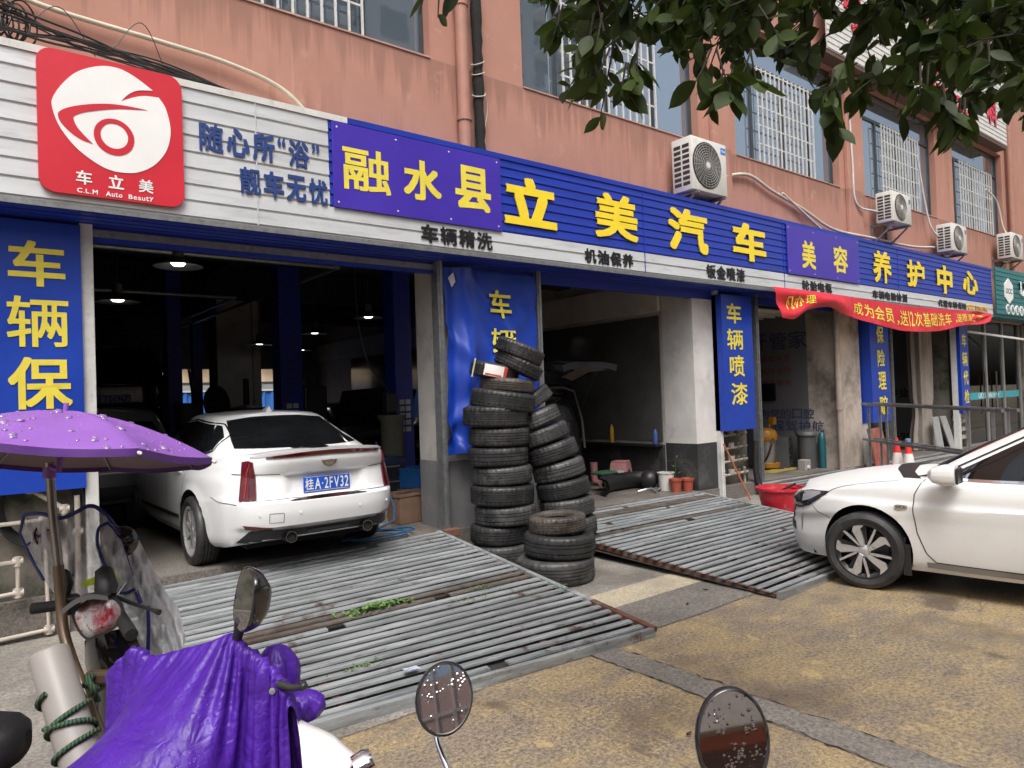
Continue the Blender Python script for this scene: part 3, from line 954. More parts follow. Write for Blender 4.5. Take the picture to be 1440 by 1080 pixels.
# torn white corner
sh = mb.build('sheet', BANNER, t, smooth=180)
mb = MB()
mb.add([(4.43, 6.66, 3.14), (4.475, 6.62, 3.2), (4.51, 6.63, 3.1), (4.45, 6.62, 3.03)], [(0, 1, 2), (0, 2, 3)])
mb.build('torn_corner', M('banner_back', (.45, .45, .47), .5, world=True), t)
for ch, a_, b_, c_, d_ in (('车', 5.05, 5.38, 2.72, 3.06), ('辆', 5.05, 5.41, 2.24, 2.6)):
    mb = MB(); put_glyph(mb, ch, (a_, 6.676, c_), EX, EZ, b_ - a_, d_ - c_, .003, .03, lambda P: fn2(P) - Vector((0, 6.7 - P.y, 0))); mb.build('printed_character', YELB, t)

# ================================================================== red promotional cloth
rc = thing('red_banner', 'red cloth banner with yellow characters sagging below the fascia', 'banner', (15, 6.25, 2.9))
def fr(P):
    """P.x in 0..1 along, P.z in 0 (top)..1 (bottom)"""
    s, q = P.x, P.z
    x = lerp(10.42, 20.05, s)
    dep = float(sip([(0, .5), (.04, .52), (.1, .34), (.17, .26), (.24, .36), (.35, .46), (.5, .53), (.65, .5), (.8, .36), (.92, .3), (.97, .24), (1, .06)], s))
    top = 3.4 - .03 * math.sin(math.pi * s) + .02 * math.sin(9 * s)
    twist = math.exp(-((s - .16) / .07) ** 2)
    z = top - dep * q
    y = 6.27 - .05 * q - .014 * math.sin(31 * s + 3 * q) * q - .007 * math.sin(71 * s - 4 * q) * q - .12 * twist * math.sin(math.pi * q)
    y -= .05 * math.exp(-((s - .05) / .05) ** 2) * math.sin(9 * q)
    y -= .04 * math.exp(-((s - .93) / .05) ** 2) * math.sin(12 * q + 30 * s)
    return Vector((x + .12 * q * math.exp(-(s / .05) ** 2), y, z))
mb = MB(); mb.grid([[fr(Vector((i / 150, 0, j / 24))) for j in range(25)] for i in range(151)])
mb.build('sheet', cloth_mat('red_polyester', (.55, .018, .035), .5, .12, False), rc, smooth=180)
mb = MB()
def fr2(P):
    q = fr(Vector((P.x, 0, 1 - P.z))); return q + Vector((0, -.006 + P.y, 0))
put_text(mb, '成为会员', (.27, 0, .22), EX, EZ, .17, .56, .0, .02, .15, fr2)
put_text(mb, '，送12次基础洗车', (.455, 0, .2), EX, EZ, .285, .58, .0, .02, .15, fr2)
put_text(mb, '，送喷漆一次', (.76, 0, .22), EX, EZ, .17, .55, .0, .02, .15, fr2)
put_text(mb, '凡办理', (.03, 0, .3), EX, EZ, .09, .42, .0, .02, .15, fr2)
mb.build('printed_wording', YELB, rc)

# ================================================================== neighbouring signs
ts = thing('shop_fascia', 'teal slatted fascia reading UCC above the glass shopfront', 'shop sign', (24, 6.4, 3.3))
TEAL = M('teal_cladding', (.012, .14, .15), .4, 0, .12, 2, world=True)
mb = MB(); slats(mb, 20.62, 29, 3.42, 4.62, 10, 6.3); mb.build('panel', TEAL, ts)
mb = MB(); mb.box(20.6, 29, 6.34, 6.79, 3.36, 3.42); mb.build('soffit', TEAL, ts)
mb = MB(); put_text(mb, 'UCC', (22.35, 6.296, 3.98), EX, EZ, 1.5, .38, .03, .06); mb.build('raised_lettering', WHT, ts)
mb = MB(); mb.prism([(21.5 + .35 * math.sin(R(60 * k)), 4.05 + .33 * math.cos(R(60 * k))) for k in range(6)], (0, 6.298, 0), EX, EZ, -EY, .02)
mb.build('hexagon_emblem', WHT, ts)
mb = MB(); put_text(mb, 'UCC', (21.27, 6.277, 3.98), EX, EZ, .46, .14, .004, .03); mb.build('emblem_lettering', TEAL, ts)
mb = MB()
for k in range(8): mb.lathe([(0, .02), (.13, .02), (.13, 0)], 20, (21.4 + .34 * k, 6.3, 3.58), (0, -1, 0))
mb.build('round_badge', WHT, ts)
mb = MB()
for k, ch in enumerate('国际洗衣生活馆店'): put_glyph(mb, ch, (21.4 + .34 * k - .08, 6.279, 3.5), EX, EZ, .16, .16, .003, .02)
mb.build('badge_lettering', TEAL, ts)
aw = MB(); aw.bar((20.2, 6.85, 3.02), (23.6, 6.1, 2.75), .05, .05)
tag(aw.build('awning_arm', WSTEEL, smooth=30), 'white awning arm sloping under the teal fascia', 'awning arm')
us = thing('upper_sign', 'white slatted upper sign with red characters half hidden by leaves', 'sign', (18, 6.55, 8.08))
mb = MB(); slats(mb, 13.0, 22.65, 8.1, 9.9, 16, 6.5); mb.build('panel', WSTEEL, us)
mb = MB(); mb.box(12.98, 22.67, 6.52, 6.79, 8.02, 8.098); mb.build('soffit', M('brown_soffit', (.12, .07, .055), .7, world=True), us)
REDL = M('red_letter', (.62, .03, .06), .45, world=True)
mb = MB()
put_text(mb, '08772222', (17.2, 6.492, 8.32), EX, EZ, 3.0, .36, .02, .05)
put_text(mb, '专业口', (17.6, 6.492, 8.85), EX, EZ, 3.2, .55, .02, .05)
put_text(mb, '牙', (13.6, 6.492, 8.7), EX, EZ, .8, .8, .02, .06)
put_text(mb, '科', (21.2, 6.492, 8.45), EX, EZ, .7, .7, .02, .06)
mb.build('raised_lettering', REDL, us)

# ================================================================== air conditioners
ACG = M('ac_grille_dark', (.03, .03, .032), .5, world=True)
ACW = WHITEP
def acunit(label, x0, x1, z0, z1, y0, depth, logo=False):
    t = thing('air_conditioner', label, 'air conditioner', ((x0 + x1) / 2, y0 + depth / 2, z0), group='air conditioner units on the pink wall')
    h = z1 - z0; w = x1 - x0; y1 = y0 + depth
    mb = MB(); mb.box(x0, x1, y0, y1, z0, z1); mb.build('casing', ACW, t, bevel=.018, smooth=40)
    cx, cz, rr = x0 + w * .42, z0 + h * .5, min(h * .42, w * .4)
    mb = MB(); mb.lathe([(0, 0), (rr, 0), (rr, .006), (rr + .012, .006), (rr + .012, 0)], 40, (cx, y0 - .001, cz), (0, -1, 0)); f = mb.build('fan_opening', ACG, t)
    g = MB()
    for k in range(9):
        q = rr * (k + .8) / 9.2
        g.tube([(cx + q * math.cos(an), y0 - .016 - .01 * (1 - q / rr), cz + q * math.sin(an)) for an in np.linspace(0, 2 * math.pi, 37)], .0042, 5, False)
    for k in range(24):
        an = 2 * math.pi * k / 24
        g.tube([(cx + .05 * math.cos(an), y0 - .024, cz + .05 * math.sin(an)), (cx + rr * math.cos(an + .35), y0 - .012, cz + rr * math.sin(an + .35))], .003, 4)
    g.build('fan_guard', M('ac_guard_grey', (.35, .34, .32), .5, world=True) if 'ac_guard_grey' not in bpy.data.materials else bpy.data.materials['ac_guard_grey'], f)
    mb = MB(); mb.lathe([(0, .03), (.045, .028), (.05, .012)], 20, (cx, y0, cz), (0, -1, 0)); mb.build('fan_hub', ACW, f)
    mb = MB()
    for i in range(8):
        for j in range(2):
            zz = z0 + h * (.1 + .8 * i / 8); yy = y0 + depth * (.12 + .42 * j)
            mb.box(x0 - .0025, x0 + .002, yy, yy + depth * .34, zz, zz + h * .065)
    mb.build('side_grille', ACG, t)
    if logo:
        mb = MB(); mb.box(x1 - w * .17, x1 - w * .03, y0 - .004, y0 - .001, z1 - h * .2, z1 - h * .08); q = mb.build('badge', M('ac_badge_blue', (.03, .2, .55), .4, world=True), t)
        mb = MB(); put_text(mb, 'Midea', (x1 - w * .155, y0 - .0045, z1 - h * .165), EX, EZ, w * .11, h * .05, .001, .02); mb.build('badge_lettering', WHT, q)
    else:
        mb = MB(); mb.box(x1 - w * .14, x1 - w * .05, y0 - .004, y0 - .001, z1 - h * .3, z1 - h * .15); mb.build('badge', STEEL, t)
    for x in (x0 + .1, x1 - .1):
        mb = MB()
        mb.box(x - .02, x + .02, y0 - .03, 6.78, z0 - .045, z0 - .003)
        mb.bar((x, 6.76, z0 - .38), (x, y0 + .05, z0 - .05), .03, .03)
        mb.box(x - .02, x + .02, 6.75, 6.795, z0 - .42, z0 + .1)
        mb.build('wall_bracket', STEEL, t)
acunit('largest and nearest air conditioner, with a blue badge, right above the yellow 汽 character', 8.45, 9.3, 4.68, 5.47, 6.28, .36, True)
acunit('air conditioner without badge standing in front of the fourth barred window', 14.98, 15.85, 5.06, 5.68, 6.3, .34)
acunit('air conditioner standing below the pier between the last two barred windows', 17.98, 18.85, 4.76, 5.4, 6.3, .34)
acunit('farthest air conditioner, above the teal fascia', 21.95, 22.85, 4.98, 5.65, 6.3, .34)

# ================================================================== cables and conduits on the wall
def cat(pts, k=8):
    P = [Vector(q) for q in pts]; out = []
    for i in range(len(P) - 1):
        p0 = P[i - 1] if i else P[0] * 2 - P[1]; p1, p2 = P[i], P[i + 1]
        p3 = P[i + 2] if i + 2 < len(P) else P[-1] * 2 - P[-2]
        for j in range(k):
            t = j / k
            out.append(.5 * ((2 * p1) + (p2 - p0) * t + (2 * p0 - 5 * p1 + 4 * p2 - p3) * t * t + (3 * p1 - p0 - 3 * p2 + p3) * t ** 3))
    out.append(P[-1]); return out
CREAM = M('cream_conduit', (.55, .5, .4), .55, 0, .12, 8, world=True)
mb = MB(); mb.tube(cat([(-.6, 6.74, 5.35), (.3, 6.74, 5.14), (.74, 6.74, 5.06), (1.5, 6.73, 5.02), (2.1, 6.73, 4.98), (2.6, 6.72, 4.86), (2.95, 6.7, 4.58)]), .022, 10)
tag(mb.build('conduit', CREAM, smooth=60), 'cream plastic conduit sagging across the pink wall above the silver slats', 'conduit')
mb = MB()
mb.tube(cat([(9.32, 6.6, 5.05), (9.9, 6.74, 5.22), (10.6, 6.74, 5.36), (11.3, 6.74, 5.2), (12.3, 6.74, 5.02), (13.4, 6.74, 4.78), (15, 6.72, 4.78), (16.8, 6.72, 4.8), (18.0, 6.7, 4.9)]), .028, 10)
mb.tube(cat([(11.6, 6.72, 5.2), (12.5, 6.72, 4.86), (13.1, 6.7, 4.62)]), .02, 8)
tag(mb.build('conduit', CREAM, smooth=60), 'wrapped cream pipe running along the wall to the right of the largest air conditioner', 'conduit')
for pts, lb in (([(14.15, 6.7, 7.4), (14.2, 6.7, 6.2), (14.3, 6.7, 5.4), (15.0, 6.6, 5.3)], 'white drain hose hanging down beside the fourth barred window'),
                ([(17.3, 6.7, 6.9), (17.6, 6.7, 5.9), (17.8, 6.65, 5.3), (18.2, 6.5, 5.0)], 'white drain hose hanging in front of the fourth window grille'),
                ([(21.5, 6.7, 6.8), (22.3, 6.7, 6.6), (22.6, 6.66, 5.9), (22.6, 6.5, 5.6)], 'white drain hose looping down to the farthest air conditioner')):
    mb = MB(); mb.tube(cat(pts), .021, 8); tag(mb.build('drain_hose', WSTEEL, smooth=60), lb, 'hose')
BLKW = M('black_cable', (.012, .012, .012), .5, 0, .2, 20, world=True)
tr = MB()
rng = random.Random(3)
tr.tube([(4.98 + rng.uniform(-.006, .006), 6.7, z) for z in np.arange(4.57, 12.4, .12)], [.06 + rng.uniform(-.008, .01) for _ in np.arange(4.57, 12.4, .12)], 12)
ct = tr.build('cable_riser', M('tarred_cable_wrap', (.012, .011, .011), .9, 0, .5, 30, bump=1, bs=45, world=True), smooth=60)
tag(ct, 'thick rough black wrapped cable riser beside the pink downpipe', 'cable')
mb = MB()
for z in (5.62, 5.74, 5.36):
    mb.tube([(4.98 + .075 * math.cos(an), 6.7 + .075 * math.sin(an), z + .05 * math.cos(an * 1 + z)) for an in np.linspace(0, 6.28, 20)], .007, 6)
mb.tube(cat([(5.05, 6.66, 5.4), (5.1, 6.7, 5.2), (5.06, 6.72, 4.9), (5.12, 6.74, 4.57)]), .006, 6)
mb.build('cable_tie', CREAM, ct)
mb = MB()
for k in range(14):
    y0 = 6.5 + rng.uniform(-.05, .15)
    mb.tube(cat([(-.8, y0, 4.95 + rng.uniform(-.15, .3)), (.3 + rng.uniform(-.1, .1), y0, 4.78 + rng.uniform(-.1, .15)), (.9, y0, 4.75 + rng.uniform(-.06, .06)), (1.5, y0, 4.68 + rng.uniform(-.03, .05)), (2.1 + rng.uniform(-.2, .3), y0, 4.575)]), .006 + rng.uniform(0, .004), 5)
for k in range(10):
    cx, cz = .42 + rng.uniform(-.12, .12), 4.78 + rng.uniform(-.05, .08)
    rr = rng.uniform(.1, .17)
    mb.tube([(cx + rr * math.cos(an) * .7, 6.55 + .03 * math.sin(an * 2 + k), cz + rr * math.sin(an) * 1.15) for an in np.linspace(0, 6.28, 24)], .007, 5)
for k in (0, 3):
    mb.tube(cat([(.5 + .2 * k, 6.55, 4.75), (.75 + .2 * k, 6.6, 5.0 + rng.uniform(-.1, .15)), (1.0 + .18 * k, 6.62, 4.7)]), .004, 5)
tag(mb.build('cable_bundle', BLKW, smooth=60), 'tangle of black cables coiled above the left end of the fascia', 'cables')
# ================================================================== cars
# local frame: x forward (rear bumper at 0), y left, z up, wheels stand on z = 0
WPAINT = paint_white()
WPAINT2 = paint_white('dusty_white_paint', (.82, .82, .81), False, .3)
GAPM = M('panel_gap', (.02, .02, .021), .7)
TRIM = M('black_trim', (.015, .015, .016), .45)
LAMPR = M('tail_lamp_red', (.11, .003, .007), .12, 0, .25, 20, coat=.6)
LAMPD = M('tail_lamp_dark', (.05, .002, .004), .1, 0, .2, 20, coat=.6)
PLATEB = M('plate_blue', (.012, .09, .5), .35)
PLATEW = M('plate_white', (.78, .78, .78), .4)
ARCH = M('arch_liner', (.008, .008, .008), .9)

def contour(xr, xf, Wd, nr, nf, n=220):
    """closed plan outline as arrays x, y with even spacing"""
    th = np.linspace(0, 2 * math.pi, 4001)[:-1]
    c, s = np.cos(th), np.sin(th)
    xm = (xr + xf) / 2
    e = np.where(c < 0, 2 / nr, 2 / nf)
    x = np.where(c < 0, xm - (xm - xr) * np.abs(c) ** e, xm + (xf - xm) * np.abs(c) ** e)
    y = Wd * np.sign(s) * np.abs(s) ** e
    d = np.hypot(np.diff(np.append(x, x[0])), np.diff(np.append(y, y[0])))
    w = np.where((x < xr + .25) | (x > xf - .3), 2.0, 1.0)
    L = np.concatenate([[0], np.cumsum(d * w)])
    t = np.linspace(0, L[-1], n + 1)[:-1]
    i = np.interp(t, L[:-1], np.arange(4000))
    return np.interp(i, np.arange(4000), x), np.interp(i, np.arange(4000), y)

def car_lower(P, n=240, nz=46, K=14):
    ts = np.concatenate([np.linspace(0, .9, nz - 10), np.linspace(.915, 1, 10)])
    rows = []
    for t in ts:
        z = np.full(n, lerp(P['zb'], 1.0, t)); 
        zm = lerp(P['zb'], P['zref'], t)
        for it in range(3):
            zz = float(np.mean(z)) if it == 0 else None
            if it == 0:
                x, y = contour(sip(P['xr'], zm), sip(P['xf'], zm), float(sip(P['W'], zm)), P['nr'], P['nf'], n)
            else:
                sx = np.where(x < P['L'] / 2, sip(P['xr'], z) - sip(P['xr'], zm), sip(P['xf'], z) - sip(P['xf'], zm))
                base_x, base_y = contour(sip(P['xr'], zm), sip(P['xf'], zm), 1.0, P['nr'], P['nf'], n)
                k = np.abs(base_x - P['L'] / 2) / (P['L'] / 2)
                x = base_x + sx * smooth01(k, .75, .97)
                y = base_y * sip(P['W'], z)
            zt = sip(P['ztop'], x)
            zl = sip(P['zlow'], x)
            z = zl + t * (zt - zl)
        # shoulder rounding
        d = (1 - t) * (zt - zl)
        r_ = P.get('rs', .05)
        ins = np.where(d < r_, r_ - np.sqrt(np.maximum(0, r_ * r_ - (r_ - d) ** 2)), 0)
        q = np.maximum(np.hypot((x - P['L'] / 2) * .25, y), .01)
        yy = y * (1 - ins * .75 / P['Wmax'])
        xx = P['L'] / 2 + (x - P['L'] / 2) * (1 - ins * P.get('rend', .5) / (P['L'] / 2))
        # wheel arch flare
        for wx in P['wheels']:
            rr = np.hypot(xx - wx, z - P['wr'])
            yy = yy + np.sign(yy) * .016 * np.exp(-((rr - P['wr'] - .055) / .05) ** 2) * (np.abs(yy) > .5)
        pts = np.stack([xx, yy, z], 1)
        if 'warp' in P: pts = P['warp'](pts)
        rows.append(pts)
    mb = MB()
    A = rows
    vs = [tuple(q) for row in A for q in row]
    fs = []
    for i in range(len(A) - 1):
        for k in range(n):
            k2 = (k + 1) % n
            fs.append((i * n + k, i * n + k2, (i + 1) * n + k2, (i + 1) * n + k))
    mb.add(vs, fs)
    top = A[-1]
    G = []
    for j in range(K + 1):
        s = 1 - j / K
        zc = top[:, 2] + sip(P['crown'], top[:, 0]) * (1 - s * s)
        G.append([(top[k, 0], top[k, 1] * s, zc[k]) for k in range(n)] + [(top[0, 0], top[0, 1] * s, zc[0])])
    if 'topwarp' in P: G = [[P['topwarp'](q) for q in row] for row in G]
    mb.grid(G)
    bot = A[0]
    mb.grid([[(bot[k % n, 0], bot[k % n, 1] * s, bot[k % n, 2]) for k in range(n + 1)] for s in (0.0001, 1)])
    return mb

def car_cabin(P, n=200, nz=26, K=12):
    C = P['cabin']
    rows = []
    for t in np.linspace(0, 1, nz):
        xr = float(sip(C['xr'], t)); xf = float(sip(C['xf'], t)); w = float(sip(C['w'], t))
        x, y = contour(xr, xf, w, C['nr'], C['nf'], n)
        zt = sip(C['zr'], x); zb = sip(P['ztop'], x) - .03
        if C.get('narrow'): y = y * sip(C['narrow'], x)
        z = zb + t * (zt - zb)
        d = (1 - t) * (zt - zb)
        r_ = C.get('rs', .07)
        ins = np.where(d < r_, r_ - np.sqrt(np.maximum(0, r_ * r_ - (r_ - d) ** 2)), 0)
        y = y * (1 - ins * .8 / w)
        rows.append(np.stack([x, y, z], 1))
    mb = MB()
    vs = [tuple(q) for row in rows for q in row]
    fs = [(i * n + k, i * n + (k + 1) % n, (i + 1) * n + (k + 1) % n, (i + 1) * n + k) for i in range(nz - 1) for k in range(n)]
    mb.add(vs, fs)
    top = rows[-1]
    mb.grid([[(top[k % n, 0], top[k % n, 1] * (1 - j / K), top[k % n, 2] + C['crown'] * (1 - (1 - j / K) ** 2)) for k in range(n + 1)] for j in range(K + 1)])
    bot = rows[0]
    mb.grid([[(bot[k % n, 0], bot[k % n, 1] * s, bot[k % n, 2]) for k in range(n + 1)] for s in (0.0001, 1)])
    return mb

def car_body(name, P, mat, root, cutters=True):
    lo = car_lower(P)
    me = lo.mesh('tmp', mat, weld=1e-4, fixn=True)
    ob = bpy.data.objects.new('tmp', me); COL.objects.link(ob)
    if cutters:
        for wx in P['wheels']:
            for sgn in (1, -1):
                cm = MB(); cm.lathe([(0, 0), (P['wr'] + .052, 0), (P['wr'] + .052, .5), (0, .5)], 48, (wx, sgn * .52, P['wr'] + .012), (0, sgn, 0))
                ce = cm.mesh('cut', ARCH, weld=1e-4, fixn=True)
                co = bpy.data.objects.new('cut', ce); COL.objects.link(co)
                md = ob.modifiers.new('b', 'BOOLEAN'); md.operation = 'DIFFERENCE'; md.object = co; md.solver = 'EXACT'
                md.material_mode = 'TRANSFER'
    dg = bpy.context.evaluated_depsgraph_get()
    lower = bpy.data.meshes.new_from_object(ob.evaluated_get(dg))
    cab = car_cabin(P).mesh('tmpc', mat, weld=1e-4, fixn=True)
    bm = bmesh.new(); bm.from_mesh(lower); bm.from_mesh(cab)
    # keep the arch material index: slot of the cutter material
    lower_m = [m for m in lower.materials]
    bm2 = bmesh.new(); bm2.from_mesh(me); bm2.from_mesh(cab)
    bvh = BVHTree.FromBMesh(bm2); bm2.free()
    out = bpy.data.meshes.new(name)
    bm.to_mesh(out); bm.free()
    for m in (lower_m or [mat]): out.materials.append(m)
    out.polygons.foreach_set('use_smooth', [True] * len(out.polygons))
    out.set_sharp_from_angle(angle=R(38))
    for o in [q for q in bpy.data.objects if q.name.startswith(('tmp', 'cut'))]: bpy.data.objects.remove(o)
    b = bpy.data.objects.new(name, out); COL.objects.link(b); b.parent = root
    return b, bvh

DIRS = {'L': (Vector((0, 1, 0)), lambda a, b: Vector((a, 3, b))), 'Rr': (Vector((0, -1, 0)), lambda a, b: Vector((a, -3, b))),
        'B': (Vector((-1, 0, 0)), lambda a, b: Vector((-3, a, b))), 'F': (Vector((1, 0, 0)), lambda a, b: Vector((8, a, b))), 'T': (Vector((0, 0, 1)), lambda a, b: Vector((a, b, 4))),
        'BL': (Vector((-1, 1, 0)).normalized(), lambda a, b: Vector((-2.12 + .7071 * a, 2.12 + .7071 * a, b))), 'BR': (Vector((-1, -1, 0)).normalized(), lambda a, b: Vector((-2.12 + .7071 * a, -2.12 - .7071 * a, b)))}
def hit(bvh, d, a, b, off):
    ax, st = DIRS[d]
    h = bvh.ray_cast(st(a, b), -ax)
    if h[0] is None:
        h = bvh.find_nearest(st(a, b) - ax * (2.1 if d in ('L', 'Rr') else 3.0))
    nn = h[1]
    if nn.dot(ax) < 0: nn = -nn
    return h[0] + nn * off, nn
def resamp(pts, n):
    P = np.array(pts, float); d = np.concatenate([[0], np.cumsum(np.hypot(*np.diff(P, axis=0).T))])
    t = np.linspace(0, d[-1], n)
    return np.stack([np.interp(t, d, P[:, 0]), np.interp(t, d, P[:, 1])], 1)
def patch(mb, bvh, d, bot, top, nu=24, nv=10, off=.004, skirt=.02):
    B, T = resamp(bot, nu + 1), resamp(top, nu + 1)
    G = []; S = []
    for i in range(nu + 1):
        row = []; 
        for j in range(nv + 1):
            q = B[i] + (T[i] - B[i]) * j / nv
            pt, nn = hit(bvh, d, q[0], q[1], off)
            row.append(pt); S.append(nn)
        G.append(row)
    mb.grid(G)
    edge = [G[i][0] for i in range(nu + 1)] + [G[nu][j] for j in range(1, nv + 1)] + [G[i][nv] for i in range(nu - 1, -1, -1)] + [G[0][j] for j in range(nv - 1, 0, -1)]
    ax = DIRS[d][0]
    mb.grid([edge + edge[:1], [q - ax * skirt for q in edge + edge[:1]]])
    return mb
def strip(mb, bvh, d, pts, w=.006, off=.0025, n=40):
    P = resamp(pts, n + 1)
    ax = DIRS[d][0]
    C = [hit(bvh, d, q[0], q[1], off) for q in P]
    rows = []
    for i in range(n + 1):
        t = (C[min(i + 1, n)][0] - C[max(i - 1, 0)][0])
        s = t.cross(C[i][1])
        s = s.normalized() if s.length > 1e-7 else Vector((0, 0, 1))
        rows.append([C[i][0] + s * w / 2, C[i][0] - s * w / 2])
    mb.grid(rows)
    return mb

def wheel(root, x, y, wr, rimr, kind, w=.215, side=1, tw=None):
    """wheel part with tyre and rim; side = +1 left, -1 right"""
    t = MB()
    hw = w / 2
    prof = [(rimr - .012, -hw * .82), (rimr + .02, -hw * .95), ((wr + rimr) / 2, -hw), (wr - .03, -hw * .93), (wr - .008, -hw * .8), (wr, -hw * .62)]
    for g in (-.42, -.14, .14, .42):
        prof += [(wr, hw * (g - .05)), (wr - .008, hw * (g - .035)), (wr - .008, hw * (g + .035)), (wr, hw * (g + .05))]
    prof += [(wr, hw * .62), (wr - .008, hw * .8), (wr - .03, hw * .93), ((wr + rimr) / 2, hw), (rimr + .02, hw * .95), (rimr - .012, hw * .82)]
    t.lathe(prof, 56, (x, y, wr), (0, side, 0))
    wo = t.build('wheel', RUB, root, local=True, smooth=35)
    r = MB()
    r.lathe([(rimr - .012, -hw * .8), (rimr - .035, -hw * .3), (rimr - .035, hw * .55), (rimr - .004, hw * .8), (rimr + .004, hw * .88), (rimr - .012, hw * .9), (rimr - .026, hw * .74)], 56, (x, y, wr), (0, side, 0))
    def spoke(mb, poly, dy0, dy1, ang):
        c, s = math.cos(ang), math.sin(ang)
        q = [(c * a_ - s * b_, s * a_ + c * b_) for a_, b_ in poly]
        mb.prism(q, (x, y + side * dy0, wr), EX, EZ, Vector((0, side, 0)), dy1 - dy0)
    if kind == 'ten':
        for k in range(10):
            a0 = 2 * math.pi * k / 10 + .2
            spoke(r, [(.05, -.018), (rimr - .02, -.014), (rimr - .02, .014), (.05, .018)], hw * .35, hw * .68, a0)
        r.lathe([(0, hw * .72), (.05, hw * .7), (.062, hw * .5), (.062, hw * .1)], 24, (x, y, wr), (0, side, 0))
        r.build('rim', ALU, wo, local=True, smooth=35, fixn=True)
        d = MB(); d.lathe([(0, -hw * .15), (rimr - .036, -hw * .15)], 32, (x, y, wr), (0, side, 0)); d.build('brake_disc', ALUD, wo, local=True)
    else:
        r.build('rim', ALUD, wo, local=True, smooth=35, fixn=True)
        f = MB(); dk = MB()
        for k in range(5):
            a0 = 2 * math.pi * k / 5 + .32
            # broad bright blade and slim edge line, both swept
            spoke(f, [(.04, -.022), (.09, -.046), (rimr * .7, -.088), (rimr - .012, -.075), (rimr - .012, .012), (rimr * .8, -.022), (.09, .004), (.045, .012)], hw * .62, hw * .86, a0)
            spoke(f, [(.05, .028), (.09, .044), (rimr - .03, .098), (rimr - .022, .118), (.085, .064), (.045, .042)], hw * .62, hw * .86, a0)
            spoke(dk, [(.05, -.03), (rimr - .02, -.065), (rimr - .02, .12), (.05, .05)], hw * .1, hw * .6, a0) if k < 0 else None
            dk.join(MB())
            spoke(dk, [(.04, -.03), (rimr * .9, -.05), (rimr - .02, .02), (.05, .03)], hw * .2, hw * .615, a0)
        f.lathe([(0, hw * .84), (.03, hw * .83), (.055, hw * .7), (.06, hw * .5)], 24, (x, y, wr), (0, side, 0))
        f.build('spoke_face', ALU, wo, local=True, smooth=30, fixn=True)
        dk.lathe([(0, -hw * .1), (rimr - .06, -hw * .1)], 32, (x, y, wr), (0, side, 0))
        for k in range(5):
            an = 2 * math.pi * k / 5 + .62
            dk.lathe([(0, hw * .78), (.011, hw * .76), (.013, hw * .5)], 10, (x + .075 * math.cos(an), y, wr + .075 * math.sin(an)), (0, side, 0))
        dk.build('spoke_back', ALUD, wo, local=True, smooth=30, fixn=True)
        c = MB(); c.box(x + .1, x + .2, y + side * hw * .02 - .02, y + side * hw * .02 + .02, wr - .04, wr + .06)
        c.build('brake_caliper', STEELO, wo, local=True, bevel=.01)
    return wo

def car_frame(root):
    return root

